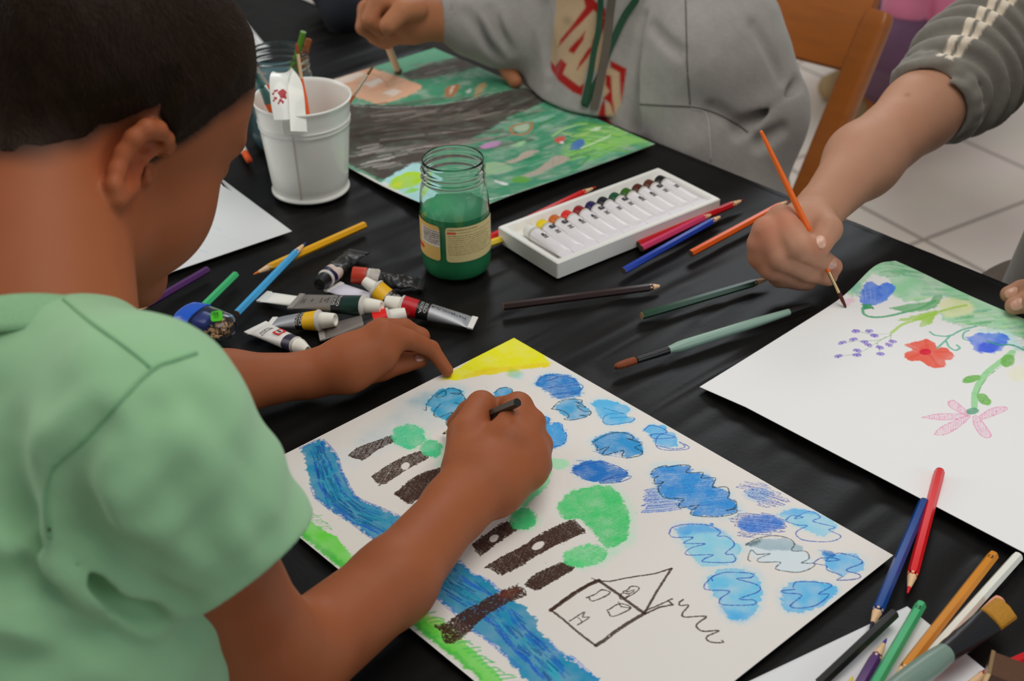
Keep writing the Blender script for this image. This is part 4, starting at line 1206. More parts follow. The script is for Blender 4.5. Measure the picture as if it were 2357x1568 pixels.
tb_r = {}
label_at(t_rd, 'WATERCOLOUR', 0.33, 0.0046, INK, True, 1, 0.0071)
label_at(t_rd, 'SOLO\nGOYA', 0.69, 0.0042, WHITE_INK, False, 1, 0.0099)
label_at(t_gr, 'SOLO\nGOYA', 0.65, 0.0046, WHITE_INK, False, 1, 0.0098)
label_at(t_ye, 'SOLO\nGOYA', 0.64, 0.0046, WHITE_INK, False, 1, 0.0094)
label_at(t_yt, 'SOLO\nGOYA', 0.57, 0.0042, WHITE_INK, False, -1, 0.0090)
GREY_INK = mat('grey_ink', alb('#4A4440'), 0.6)
for k_, tt in enumerate((0.10, 0.14, 0.26, 0.40, 0.47, 0.51)):
    label_at(t_gr, ['Triton', 'colour', 'Oliv', 'green', 'fine', 'acrylic'][k_], tt, 0.0030, GREY_INK, False, 1, 0.0040 + 0.0085 * tt ** .5)
label_at(t_lg, 'ACRYL\nCOLOR', 0.30, 0.0040, INK, False, 1, 0.0052)
root_, A_, B_, s_, u_, a_, L_ = t_lg
cq = A_ + a_ * L_ * 0.60 + u_ * 0.0066
sq = MB().box(cq, (0.0046, 0.0046, 0.0003), (s_, a_, u_))
sq.build('emblem', paint('#C4201C', 0.4), root_)
MB().loft([[cq + u_ * h + s_ * math.cos(q) * r_ + a_ * math.sin(q) * r_ * 1.1 for q in np.linspace(0, 6.283, 21)[:-1]] for h, r_ in ((0.0003, 0.0033), (0.0005, 0.0033))]).build('emblem_disc', WHITE_INK, root_)
MB().box(cq + u_ * 0.0006, (0.0008, 0.0028, 0.0002), (s_, a_, u_)).build('emblem_stroke', INK, root_)

# ------------------------------------------------------------------ sharpener with clear shavings box
A_, B_ = P(430, 730, 0.013), P(553, 768, 0.013)
s_, u_, a_ = frame(B_ - A_)
root = empty('pencil_sharpener', tuple(A_))


def oval(c, w, h, n=32, e=0.75):
    return [c + s_ * math.copysign(abs(math.cos(q)) ** e, math.cos(q)) * w + u_ * math.copysign(abs(math.sin(q)) ** e, math.sin(q)) * h for q in (2 * math.pi * j / n for j in range(n))]


MB().loft([oval(A_ + a_ * t, w, h) for t, w, h in ((-0.006, .010, .006), (-0.004, .0155, .0095), (0, .0185, .0115), (0.008, .0195, .0125), (0.0155, .0197, .0128), (0.016, .019, .012), (0.004, .017, .010))]).build('lid', paint('#1A50B4', 0.25), root, sharp=50)
MB().loft([oval(A_ + a_ * t, w, h) for t, w, h in ((0.0152, .0188, .0120), (0.030, .0185, .0120), (0.043, .0165, .0115), (0.049, .013, .0095), (0.051, .009, .007), (0.0495, .009, .006), (0.047, .012, .0085), (0.042, .0152, .0103), (0.030, .0172, .0108), (0.016, .0176, .0108))]).build('clear_box', PLASTIC_CLEAR, root, sharp=50)
MB().loft([oval(A_ + a_ * t, w, h) for t, w, h in ((0.012, .013, .0085), (0.026, .010, .0065), (0.029, .006, .004))]).build('blade_holder', paint('#1B2F7A', 0.3), root, sharp=50)
rg = np.random.default_rng(4)
mb = MB()
for k in range(70):
    c = A_ + a_ * rg.uniform(0.028, 0.044) + s_ * rg.uniform(-.012, .012) + u_ * rg.uniform(-.0085, 0.0)
    x, y = unit(rg.normal(size=3)), None
    y = unit(np.cross(x, rg.normal(size=3)))
    z = np.cross(x, y)
    rr, ww = rg.uniform(.0015, .0035), rg.uniform(.0007, .0016)
    i0 = [c + x * math.cos(q) * rr + y * math.sin(q) * rr for q in np.linspace(0, 2.6, 7)]
    mb.loft([[p - z * ww, p + z * ww, p + z * ww + x * .0002, p - z * ww + x * .0002] for p in i0])
o = mb.build('shavings', mat('pencil_shavings', alb('#B89468'), 0.8, var=0.5, scale=300), root)
o['kind'] = 'stuff'
stc = A_ + a_ * 0.037 + u_ * 0.01205
e1, e2_ = unit(a_ * 0.65 + s_ * -0.76), unit(np.cross(u_, unit(a_ * 0.65 + s_ * -0.76)))
rc = []
for q in np.linspace(0, 6.283, 29)[:-1]:
    rc.append((math.copysign(abs(math.cos(q)) ** 0.45, math.cos(q)) * 0.0092, math.copysign(abs(math.sin(q)) ** 0.45, math.sin(q)) * 0.0054))
MB().loft([[stc + e1 * x + e2_ * y + u_ * (h - (y * y + x * x) * 8) for x, y in rc] for h in (-0.0003, 0.0004)]).build('price_sticker', paint('#3CA80C', 0.45), root)
text_mesh('1.50', 0.0062, mat('sticker_ink', alb('#1A5A10'), 0.6), root, stc + u_ * 0.0009, -e1, -e2_)
tag(root, 'blue-lidded pencil sharpener with clear box of shavings and a green price sticker', 'sharpener')

# ------------------------------------------------------------------ water jar
def jar(base, H, rb, rn, rlip, label, water, wcol, lev, name='glass_jar', n=72):
    base = np.array(base)
    root = empty(name, tuple(base))
    up = np.array([0, 0, 1.0])
    sc = H / 0.118
    outer = [(0.0005, rb * 0.80), (0.0, rb * 0.86), (0.002, rb * 0.93), (0.008, rb * 0.985), (0.014, rb), (0.030, rb * 1.0), (0.070, rb * 0.985), (0.080, rb * 0.97), (0.0855, rb * 0.955), (0.0895, rb * 0.93), (0.0935, rn * 1.005), (0.096, rn * 0.985),
             (0.098, rn * 1.0), (0.0995, rn * 1.025), (0.101, rn * 1.0), (0.1035, rn * 0.985), (0.106, rn * 1.0), (0.1075, rn * 1.02), (0.109, rn * 0.995), (0.112, rlip * 0.985), (0.1145, rlip), (0.117, rlip * 0.99), (0.118, rlip * 0.965)]
    inner = [(0.1175, rlip * 0.955), (0.114, rn * 0.935), (0.100, rn * 0.935), (0.0935, rn * 0.94), (0.089, rb * 0.89), (0.084, rb * 0.93), (0.070, rb * 0.95), (0.030, rb * 0.96), (0.010, rb * 0.945), (0.0045, rb * 0.87), (0.0030, rb * 0.6), (0.0030, 0.0001)]
    prof = [(0.0008, 0.0001)] + outer + inner
    rings = [[base + up * (h * sc) + np.array([math.cos(q), math.sin(q), 0]) * r for q in (2 * math.pi * j / n for j in range(n))] for h, r in prof]
    MB().loft(rings, cap=False).build('glass', GLASS, root, smooth=True)
    if water:
        wp = [(0.0012, 0.0001), (0.0012, rb * 0.84), (0.0025, rb * 0.92), (0.008, rb * 0.975), (0.014, rb * 0.99), (0.030, rb * 0.99), (lev, rb * 0.965), (lev + 0.0001, rb * 0.92), (lev, 0.0001)]
        MB().loft([[base + up * (h * sc) + np.array([math.cos(q), math.sin(q), 0]) * r for q in (2 * math.pi * j / n for j in range(n))] for h, r in wp], cap=False).build('paint_water', wcol, root, sharp=40)
    tag(root, label, 'jar')
    return root, base, sc


JB = P(1052, 612)
WATER = mat('green_paint_water', alb('#2A8A58', 0.85), 0.5, trans=0.0, var=0.25, scale=30)
jroot, JB, jsc = jar(JB, 0.119, 0.0345, 0.0310, 0.0300, 'glass jar half full of green paint water with cream food labels', True, WATER, 0.066)


def jar_label(a0, a1, h0, h1, rad, spec):
    """curved label: a1>a0 angles in degrees, painted in its own millimetres"""
    W_, H_ = math.radians(a1 - a0) * rad, h1 - h0
    S = Sheet((0, 0, 0), (1, 0, 0), (0, 1, 0), W_, H_, 0.00025, '#D6BE8A', 90)
    spec(S, W_ * 1000, H_ * 1000)
    X, Y = np.meshgrid(np.linspace(0, 1, S.nx), np.linspace(0, 1, S.ny))
    an = np.radians(a0) + X * math.radians(a1 - a0)
    r = rad + 0.0003
    rc_ = 0.003
    V = np.stack([JB[0] + np.cos(an) * r, JB[1] + np.sin(an) * r, JB[2] + h1 - Y * H_], -1)
    idx = np.arange(S.nx * S.ny).reshape(S.ny, S.nx)
    # rounded corners
    xm, ym = X * W_, Y * H_
    dx, dy = np.minimum(xm, W_ - xm), np.minimum(ym, H_ - ym)
    bad = (dx < rc_) & (dy < rc_) & ((rc_ - dx) ** 2 + (rc_ - dy) ** 2 > rc_ ** 2)
    q = np.stack([idx[:-1, :-1], idx[1:, :-1], idx[1:, 1:], idx[:-1, 1:]], -1).reshape(-1, 4)
    q = q[~bad.ravel()[q].any(1)]
    return mesh_obj('food_label', V.reshape(-1, 3), q, PAPER, jroot, True, S.img.reshape(-1, 3))


def lines(S, x0, x1, ys, col='#5A4A28', rag=0.2, w=0.55):
    for y in ys:
        x = x0
        xe = x1 - RNG.uniform(0, rag) * (x1 - x0)
        while x < xe:
            l = RNG.uniform(0.8, 3.2)
            S.stroke([(x, y), (min(x + l, xe), y)], col, w, 0.75, 0.25, smooth=False, mmpts=True)
            x += l + 0.5


def spec_back(S, W_, H_):
    S.img[:] = alb('#C9B884')
    lines(S, 2, W_ * 0.55, [3.0], '#4A3A20', 0.1, 0.8)
    S.fill([(1.5, 5), (10, 5), (10, 7.4), (1.5, 7.4)], '#C8402C', 0.95, 0.3, 0.1, 0, smooth=False, mmpts=True)
    lines(S, 11, W_ * 0.85, [6.2])
    lines(S, 2, W_ * 0.86, np.arange(9.5, 19, 2.3))
    lines(S, 2, W_ * 0.86, np.arange(21, H_ - 6, 2.2), rag=0.3)
    S.fill([(W_ * .90, 1), (W_ - .5, 1), (W_ - .5, 20), (W_ * .90, 20)], '#B09A8A', 0.8, 0.4, 0.1, 0, smooth=False, mmpts=True)
    S.fill([(W_ * .94 + 2.6 * math.cos(t), 27 + 4.4 * math.sin(t)) for t in np.arange(0, 6.2, .5)], '#BE1F22', 0.95, 0.4, 0.1, 0, mmpts=True)
    S.stroke([(W_ * .94 - 1, 28), (W_ * .94, 25.5), (W_ * .94 + 1, 28)], '#E8E0D8', 0.7, 0.8, 0.1, mmpts=True)


def spec_front(S, W_, H_):
    S.img[:] = alb('#C8A660')
    S.fill([(W_ * .10, 5), (W_ * .40, 5), (W_ * .40, 17), (W_ * .10, 17)], '#B87A48', 0.8, 1.5, 0.5, 0, smooth=False, mmpts=True)
    S.fill([(W_ * .56, 5), (W_, 5), (W_, 23), (W_ * .56, 23)], '#C9C2B8', 0.95, 0.4, 0.1, 0, smooth=False, mmpts=True)
    y = 6.5
    while y < 21:
        t = RNG.choice([0.45, 0.7, 1.0])
        S.stroke([(W_ * .62, y), (W_ - 1.0, y)], '#3A342E', t, 0.9, 0.0, smooth=False, mmpts=True)
        y += t + RNG.choice([0.5, 0.8])
    lines(S, W_ * .08, W_ * .45, [19, 21, 23, 25], '#5A4020')
    S.fill([(W_ * .02, 27), (W_ * .58, 27), (W_ * .64, 29), (W_ * .58, 31.5), (W_ * .02, 31.5)], '#C02A20', 0.95, 0.4, 0.2, 0, smooth=False, mmpts=True)


jar_label(256, 358, 0.0235, 0.0615, 0.0346, spec_back)
jar_label(150, 246, 0.0235, 0.0615, 0.0346, spec_front)

JB2 = P(658, 322)
WATER2 = mat('grey_paint_water', alb('#4A6A72'), 0.1, trans=0.3, var=0.2, scale=30)
jar(JB2, 0.110, 0.040, 0.0365, 0.0355, 'glass jar of murky grey water standing behind the white bucket', True, WATER2, 0.082)
pencil(tuple(P(640, 290, 0.012)), tuple(P(640, 290, 0.012) + (D(700, 66, 1.60) - P(640, 290, 0.012)) * 1.0), '#4E7A1C', 'olive green pencil standing in the jar behind the bucket', hide_tip=True, group='pencils standing in the rear jar', mark='#8A8A50')
pencil(tuple(P(655, 300, 0.012)), tuple(P(655, 300, 0.012) + (D(713, 82, 1.615) - P(655, 300, 0.012)) * 1.0), '#8A4A1C', 'brown pencil standing in the jar behind the bucket', hide_tip=True, group='pencils standing in the rear jar', mark='#B08050')

# ------------------------------------------------------------------ white enamel bucket
BB = P(716, 432)
BW = mat('bucket_enamel', alb('#E8DECE'), 0.3, var=0.03, coat=0.3)
root = empty('bucket', tuple(BB))
n = 96
zz = np.array([0, 0, 1.0])
HB = 0.107
prof = [(0.002, 0.0001), (0.002, 0.0395), (0.0, 0.0420), (0.0008, 0.0432), (0.0025, 0.0432), (0.004, 0.0418), (0.006, 0.0410)]
for t in np.linspace(0.1, 0.97, 16):
    r = 0.0410 + (0.0515 - 0.0410) * t
    if 0.70 < t < 0.80: r += 0.0008 * math.sin((t - 0.70) / 0.10 * math.pi)
    prof.append((HB * t, r))
for a0, b0 in ((0.74, 0.0011), (0.79, 0.0011)):
    prof += [(HB * (a0 - 0.012), 0.0410 + 0.0105 * a0), (HB * a0, 0.0410 + 0.0105 * a0 + b0), (HB * (a0 + 0.012), 0.0410 + 0.0105 * a0)]
prof = prof[:7] + sorted(prof[7:], key=lambda q: q[0])
prof += [(HB - 0.001, 0.0525), (HB + 0.0012, 0.0535), (HB + 0.0024, 0.0525), (HB + 0.0018, 0.0512), (HB - 0.002, 0.0505), (HB * 0.5, 0.0452), (0.004, 0.0398), (0.003, 0.0001)]
MB().loft([[BB + zz * h + np.array([math.cos(q), math.sin(q), 0]) * r for q in (2 * math.pi * j / n for j in range(n))] for h, r in prof], cap=False).build('pail', BW, root, smooth=True)
# side seam and handle bracket towards the camera
ang = math.radians(263)
dr_ = np.array([math.cos(ang), math.sin(ang), 0]); td = np.array([-dr_[1], dr_[0], 0])
sl = unit(dr_ * (0.0515 - 0.041) + zz * HB)
MB().box(BB + dr_ * 0.0463 + zz * HB * 0.5, (0.0011, 0.0004, 0.047), (td, np.cross(sl, td), sl)).build('seam', mat('bucket_seam', alb('#B8B2A6'), 0.4), root)
MB().box(BB + dr_ * 0.0510 + zz * (HB - 0.012), (0.0095, 0.0007, 0.0085), (td, np.cross(sl, td), sl)).build('bracket', BW, root, bevel=0.0004)
# the flat metal handle, folded up over the rim
hpts = [(D(u, v, d), w) for u, v, d, w in ((688, 303, 1.449, .0088), (685, 262, 1.452, .0086), (681, 215, 1.456, .0084), (674, 186, 1.462, .0084), (660, 171, 1.462, .0088), (646, 172, 1.452, .0092), (641, 190, 1.442, .0094), (643, 232, 1.436, .0092), (649, 276, 1.434, .0086))]
hc = catmull([p for p, w in hpts], 5)
hw_ = np.interp(np.linspace(0, 1, len(hc)), np.linspace(0, 1, len(hpts)), [w for p, w in hpts])
arch = []
for i_ in range(len(hc)):
    tg = unit(hc[min(i_ + 1, len(hc) - 1)] - hc[max(i_ - 1, 0)])
    sd_ = unit(CRIGHT * 0.90 + FWD * 0.42 + CUP * 0.10)
    sd_ = unit(sd_ - tg * (sd_ @ tg))
    nn_ = np.cross(tg, sd_)
    w_ = hw_[i_]
    arch.append([hc[i_] + sd_ * x * w_ + nn_ * y for x, y in ((1, -.0004), (1, .0012), (.82, .0004), (-.82, .0004), (-1, .0012), (-1, -.0004), (-.82, -.0006), (.82, -.0006))])
MB().loft(arch).build('handle', BW, root, sharp=40)
k0_ = int(len(hc) * .84)
tg = unit(hc[k0_ + 1] - hc[k0_ - 1]); sd_ = unit(CRIGHT * 0.90 + FWD * 0.42); sd_ = unit(sd_ - tg * (sd_ @ tg)); nn_ = unit(np.cross(tg, sd_))
if nn_ @ (CAMPOS - hc[k0_]) < 0: nn_ = -nn_
for x, y, rad in ((.0035, -.0035, .0042), (.0058, -.0005, .0022), (-.0035, -.006, .0014), (-.006, -.003, .0011), (-.004, .002, .0016), (.001, .004, .0018), (.0035, .0058, .0012), (-.006, .0045, .0010), (-.001, .007, .0009), (-.0015, -.007, .0009)):
    c = hc[k0_] + sd_ * x + tg * y
    MB().loft([[c + nn_ * h + sd_ * math.cos(t) * rad * (1 + .25 * math.sin(3 * t + x * 900)) + tg * math.sin(t) * rad * (1 + .3 * math.sin(2 * t + y * 700)) for t in np.linspace(0, 6.283, 17)[:-1]] for h in (-0.0003, 0.0011)]).build('red_smear', paint('#A8101F', 0.35), root)
tag(root, 'small white metal bucket holding brushes, its handle folded up and smeared with red', 'bucket')

gb = 'brushes standing in the white bucket'
bi = lambda dx, dy, dz: BB + np.array([dx, dy, dz])
brush(D(682, 98, 1.475), bi(0.010, -0.022, 0.008), '#D2521C', 'orange brush standing bristles up in the bucket', mat('pale_gold', alb('#D8B890'), 0.3, 0.5), '#8A3A18', lb=0.012, lf=0.026, rf=0.0019, rh=0.0036, group=gb, tipr=0.0004)
brush(D(860, 151, 1.53), bi(-0.012, 0.0, 0.010), '#B04A20', 'thin brush leaning over the bucket rim above the landscape painting', mat('pewter', alb('#A8A090'), 0.3, 0.6), '#6A4418', lb=0.013, lf=0.026, rf=0.0014, rh=0.0026, group=gb, tipr=0.0004)
brush(D(577, 132, 1.49), bi(0.014, 0.012, 0.010), '#C64A1C', 'brush with slim orange handle leaning out beside the boy\'s forehead', mat('pewter'), '#6A4418', lb=0.012, lf=0.022, rf=0.0015, rh=0.0024, group=gb, tipr=0.0004)
brush(bi(-0.052, -0.01, 0.155), bi(-0.004, 0.018, 0.010), '#DC5A14', 'thick orange plastic brush handle resting on the bucket rim behind its grip', mat('teal_plastic', alb('#3F6A66'), 0.4), '#35605C', lb=0.035, lf=0.02, rf=0.0062, rh=0.0068, group=gb, rend=0.005, flat=2.0)
brush(P(575, 372, 0.004), P(545, 320, 0.004), '#D8D2C8', 'short orange and white brush lying next to the boy\'s brow', paint('#D2521C', 0.35), '#B8451A', lb=0.005, lf=0.02, rf=0.004, rh=0.0045, rend=0.003)

# ------------------------------------------------------------------ paint box with twelve tubes
c_near, c_r, c_l = P(1283, 642), P(1648, 495), P(1137, 566)
bx = unit(c_r - c_near)
by = np.array([-bx[1], bx[0], 0]); by = by if by @ (c_l - c_near) > 0 else -by
LX, LY, HZ = 0.2215, 0.098, 0.0175
root = empty('paint_box', tuple(c_near))
BXM = mat('box_white', alb('#D6D4CE'), 0.4, var=0.02)
Z3 = np.array([0, 0, 1.0])


def rrect(x0, x1, y0, y1, r, z, n=5):
    out = []
    for cx, cy, a0 in ((x1 - r, y0 + r, -90), (x1 - r, y1 - r, 0), (x0 + r, y1 - r, 90), (x0 + r, y0 + r, 180)):
        for k in range(n):
            a = math.radians(a0 + 90 * k / (n - 1))
            out.append(c_near + bx * (cx + r * math.cos(a)) + by * (cy + r * math.sin(a)) + Z3 * z)
    return out


ins = 0.006
rings = [rrect(0, LX, 0, LY, .002, 0.0), rrect(0.0, LX, 0.0, LY, .002, HZ - .001), rrect(0.001, LX - .001, 0.001, LY - .001, .002, HZ), rrect(ins, LX - ins, ins, LY - ins, .003, HZ),
         rrect(ins + .001, LX - ins - .001, ins + .001, LY - ins - .001, .003, HZ - .0015), rrect(ins + .004, LX - ins - .004, ins + .004, LY - ins - .004, .003, HZ - .0070), rrect(ins + .03, LX - ins - .03, ins + .03, LY - ins - .03, .003, HZ - .0070)]
MB().loft(rings).build('tray', BXM, root, sharp=35)
ncol = ['#D8D4CC', '#E0BC10', '#B85E1A', '#CC2418', '#7E0C12', '#1A1248', '#10101E', '#0A4A2C', '#2C5A0C', '#4A1C0C', '#522410', '#0E0E12']
cn_ = ['white', 'lemon yellow', 'orange-brown', 'vermilion', 'deep red', 'indigo', 'navy', 'dark green', 'leaf green', 'chestnut', 'umber', 'black']
pitch = (LX - 2 * ins - 0.014) / 12
# ridges between the wells
rm = MB()
for k in range(13):
    x = ins + 0.007 + pitch * k
    rm.box(c_near + bx * x + by * (LY - ins - 0.016) + Z3 * (HZ - .0075), (0.0009, 0.013, 0.0022), (bx, by, Z3))
rm.build('well_ribs', BXM, root, bevel=0.0006)
tag(root, 'open white plastic paint box with a row of twelve small colour tubes', 'paint box')
tm = mat('tube_pearl', alb('#CFCBCC'), 0.3, var=0.03, bump=0.12, bscale=90, coat=0.2)
for k in range(12):
    x = ins + 0.007 + pitch * (k + 0.5)
    r_ = 0.0077
    tail = c_near + bx * (x + 0.0005 * (-1) ** k) + by * (ins + 0.006) + Z3 * (HZ - 0.0022 + 0.0006 * (k % 2))
    sho = c_near + bx * x + by * (LY - ins - 0.030) + Z3 * (HZ - 0.0012)
    tb = tube(tuple(tail), tuple(sho), r_, [(0, 1, tm, 'tube_body')], '%s-capped small tube in the white paint box' % cn_[k], tailw=pitch * 0.55, cap=paint(ncol[k], 0.3, 1.0), capr=0.0070, caplen=0.0100, captip=0.95, group='small tubes in the paint box', crimp='#CFCCD0', flatk=0.9)
    rt, A_, B_, s_, u_, a_, L_ = tb
    sg = 1 if s_ @ bx > 0 else -1
    if k in (1, 2, 5, 7, 10):
        MB().box(A_ + a_ * L_ * 0.86 + u_ * 0.0072, (0.0028, 0.0026, 0.00035), (s_, a_, u_)).build('printed_square', INK, rt)
        text_mesh('R', 0.0035, WHITE_INK, rt, A_ + a_ * L_ * 0.86 + u_ * 0.0077, s_ * sg, np.cross(u_, s_ * sg), 'letter')
    for j, tt in enumerate((0.70, 0.66, 0.62)):
        MB().box(A_ + a_ * L_ * tt + u_ * (0.0063 - 0.0003 * j) + s_ * 0.0005, (0.0024 - 0.0005 * (j % 2), 0.00035, 0.0003), (s_, a_, u_)).build('print_line', GREY_INK, rt)
    if k in (0, 3, 4, 8, 9):
        MB().box(A_ + a_ * L_ * 0.74 + u_ * 0.0067 + s_ * sg * -0.0012, (0.0009, 0.0014, 0.0004), (s_, a_, u_)).build('printed_mark', INK, rt)
# ------------------------------------------------------------------ bodies and clothes: smooth distance fields turned into one continuous surface
class Cone:
    def __init__(s, a, b, ra, rb, flat=None, fk=1.0):
        s.a, s.b, s.ra, s.rb = np.array(a, float), np.array(b, float), ra, rb
        s.flat = None if flat is None else unit(flat)
        s.fk = fk
        s.c = (s.a + s.b) / 2
        s.R = np.linalg.norm(s.b - s.a) / 2 + max(ra, rb)

    def raw(s, p):
        a, b = s.a, s.b
        if s.flat is not None:      # squash along one direction
            k = 1 / s.fk - 1
            p = p + ((p - a) @ s.flat)[:, None] * k * s.flat
            b = b + ((b - a) @ s.flat) * k * s.flat
        ba = b - a
        h = np.clip((p - a) @ ba / (ba @ ba + 1e-12), 0, 1)
        d = np.linalg.norm(p - a - h[:, None] * ba, axis=1) - (s.ra + (s.rb - s.ra) * h)
        return d * (s.fk if s.flat is not None else 1.0)


class Ell:
    def __init__(s, c, r, R=None):
        s.c, s.r = np.array(c, float), np.array(r, float)
        s.M = np.eye(3) if R is None else np.array(R, float)   # rows: local axes
        s.R = max(r)

    def raw(s, p):
        q = (p - s.c) @ s.M.T
        k0 = np.linalg.norm(q / s.r, axis=1)
        k1 = np.linalg.norm(q / s.r ** 2, axis=1)
        return k0 * (k0 - 1) / (k1 + 1e-9)


def leaf(s, p, cc, cr_):
    lb = np.linalg.norm(s.c - cc) - s.R - cr_
    if lb > 0.11:
        return np.full(len(p), lb)
    return s.raw(p)


def smin(a, b, k):
    if k <= 0: return np.minimum(a, b)
    h = np.maximum(k - np.abs(a - b), 0) / k
    return np.minimum(a, b) - h * h * k * 0.25


class Uni:
    """smooth union of children with blending radius k; items may be (shape, k)"""
    def __init__(s, items, k=0.01, disp=None):
        s.it = [(i if isinstance(i, tuple) else (i, k)) for i in items]
        s.disp = disp

    def ev(s, p, cc, cr_):
        d = None
        for o, k in s.it:
            e = o.ev(p, cc, cr_) if hasattr(o, 'ev') else leaf(o, p, cc, cr_)
            d = e if d is None else smin(d, e, k)
        if s.disp is not None:
            d = d - s.disp(p)
        return d

    def bbox(s):
        lo, hi = [], []
        for o, k in s.it:
            if hasattr(o, 'bbox'):
                a, b = o.bbox()
            else:
                a, b = o.c - o.R, o.c + o.R
            lo.append(a); hi.append(b)
        return np.min(lo, 0), np.max(hi, 0)


class Cut:
    """subtract: smooth carve of shape b from a"""
    def __init__(s, a, b, k=0.003):
        s.a, s.b, s.k = a, b, k

    def ev(s, p, cc, cr_):
        e = lambda o: o.ev(p, cc, cr_) if hasattr(o, 'ev') else leaf(o, p, cc, cr_)
        d1 = e(s.a)
        for b in (s.b if isinstance(s.b, list) else [s.b]):
            d1 = -smin(-d1, e(b), s.k)
        return d1

    def bbox(s):
        return s.a.bbox() if hasattr(s.a, 'bbox') else (s.a.c - s.a.R, s.a.c + s.a.R)


class Half:
    """the half space n.(p-o) > 0 kept away; used with Cut"""
    def __init__(s, o, n, wav=None):
        s.o, s.n, s.wav = np.array(o, float), unit(n), wav

    def ev(s, p, cc, cr_):
        d = -((p - s.o) @ s.n)
        return d + (s.wav(p) if s.wav else 0)

    def bbox(s):
        return s.o, s.o


class Shell:
    def __init__(s, a, t): s.a, s.t = a, t

    def ev(s, p, cc, cr_):
        d = s.a.ev(p, cc, cr_)
        return np.maximum(d, -(d + s.t))

    def bbox(s): return s.a.bbox()


def fbm(p, sc, seed=0, oc=2):
    """cheap smooth 3-D noise in -1..1"""
    r = np.random.default_rng(seed)
    out = np.zeros(len(p))
    am = 1.0
    for o in range(oc):
        for j in range(3):
            k = unit(r.normal(size=3)) * sc * (2 ** o) * r.uniform(0.7, 1.3)
            w = unit(r.normal(size=3)) * sc * (2 ** o) * 0.7
            out += am / 3 * np.sin(p @ k + r.uniform(0, 6.28) + 1.2 * np.sin(p @ w + r.uniform(0, 6.28)))
        am *= 0.5
    return out


VOX = 1.0


def surface(sh, h, pad=0.004):
    """dual (surface-net) mesh of a field, evaluated only in blocks that the surface passes"""
    h = h * VOX
    B = 8
    lo, hi = sh.bbox()
    lo, hi = lo - pad - 0.012, hi + pad + 0.012
    bs = B * h
    # coarse to fine culling
    lvl = [4, 1]
    n0 = np.ceil((hi - lo) / (bs * 4)).astype(int)
    g = np.stack(np.meshgrid(*[np.arange(k) for k in n0], indexing='ij'), -1).reshape(-1, 3)
    cen = lo + (g + 0.5) * bs * 4
    rad = bs * 4 * 0.87
    keep = []
    for c0, gg in zip(cen, g):
        d = sh.ev(c0[None], c0, 0.0)[0]
        if abs(d) < rad * 1.25 + 0.012:
            keep.append(gg)
    act = []
    sub = np.stack(np.meshgrid(*[np.arange(4)] * 3, indexing='ij'), -1).reshape(-1, 3)
    chunks = []
    corner = np.stack(np.meshgrid(*[np.arange(B + 1)] * 3, indexing='ij'), -1).reshape(-1, 3)
    cells, vals = [], []
    CO = np.array([[0, 0, 0], [1, 0, 0], [0, 1, 0], [1, 1, 0], [0, 0, 1], [1, 0, 1], [0, 1, 1], [1, 1, 1]])
    for gg in keep:
        bi_ = gg * 4 + sub
        c = lo + (bi_ + 0.5) * bs
        cc = c.mean(0)
        d = sh.ev(c, cc, bs * 4 * 0.87)
        bi_ = bi_[np.abs(d) < bs * 0.87 * 1.3 + 0.008]
        if not len(bi_): continue
        base = bi_ * B
        for k0 in range(0, len(bi_), 24):
            bb = base[k0:k0 + 24]
            pts = (lo + (bb[:, None] + corner[None]) * h).reshape(-1, 3)
            c1 = pts.mean(0)
            v = sh.ev(pts, c1, np.linalg.norm(pts - c1, axis=1).max()).reshape(len(bb), B + 1, B + 1, B + 1).astype(np.float32)
            s_ = v < 0
            cnt = sum(s_[:, a:a + B, b:b + B, c:c + B].astype(np.int8) for a, b, c in CO)
            w = np.argwhere((cnt > 0) & (cnt < 8))
            if not len(w): continue
            vv = np.stack([v[w[:, 0], w[:, 1] + a, w[:, 2] + b, w[:, 3] + c] for a, b, c in CO], 1)
            cells.append(bb[w[:, 0]] + w[:, 1:])
            vals.append(vv)
    cells, vals = np.concatenate(cells), np.concatenate(vals)
    ED = [(0, 1), (2, 3), (4, 5), (6, 7), (0, 2), (1, 3), (4, 6), (5, 7), (0, 4), (1, 5), (2, 6), (3, 7)]
    acc, num = np.zeros((len(cells), 3)), np.zeros(len(cells))
    for a, b in ED:
        m_ = (vals[:, a] < 0) != (vals[:, b] < 0)
        t = np.where(m_, vals[:, a] / (vals[:, a] - vals[:, b] + 1e-20), 0)
        pt = CO[a] + (CO[b] - CO[a]) * t[:, None]
        acc += pt * m_[:, None]
        num += m_
    V = lo + (cells + acc / num[:, None]) * h
    mx = cells.max(0).astype(np.int64) + 4
    key = (cells[:, 0].astype(np.int64) * mx[1] + cells[:, 1]) * mx[2] + cells[:, 2]
    order = np.argsort(key)
    ks = key[order]

    def find(cz_):
        k = (cz_[:, 0].astype(np.int64) * mx[1] + cz_[:, 1]) * mx[2] + cz_[:, 2]
        i = np.clip(np.searchsorted(ks, k), 0, len(ks) - 1)
        return np.where(ks[i] == k, order[i], -1)
    faces = []
    for ax_, ci in ((0, 1), (1, 2), (2, 4)):
        m_ = (vals[:, 0] < 0) != (vals[:, ci] < 0)
        c = cells[m_]
        d1, d2 = np.zeros(3, int), np.zeros(3, int)
        d1[(ax_ + 1) % 3] = 1
        d2[(ax_ + 2) % 3] = 1
        q = np.stack([find(c), find(c - d1), find(c - d1 - d2), find(c - d2)], 1)
        fl_ = vals[m_][:, 0] < 0
        q = np.where(fl_[:, None], q, q[:, ::-1])
        faces.append(q[(q >= 0).all(1)])
    return V, np.concatenate(faces)


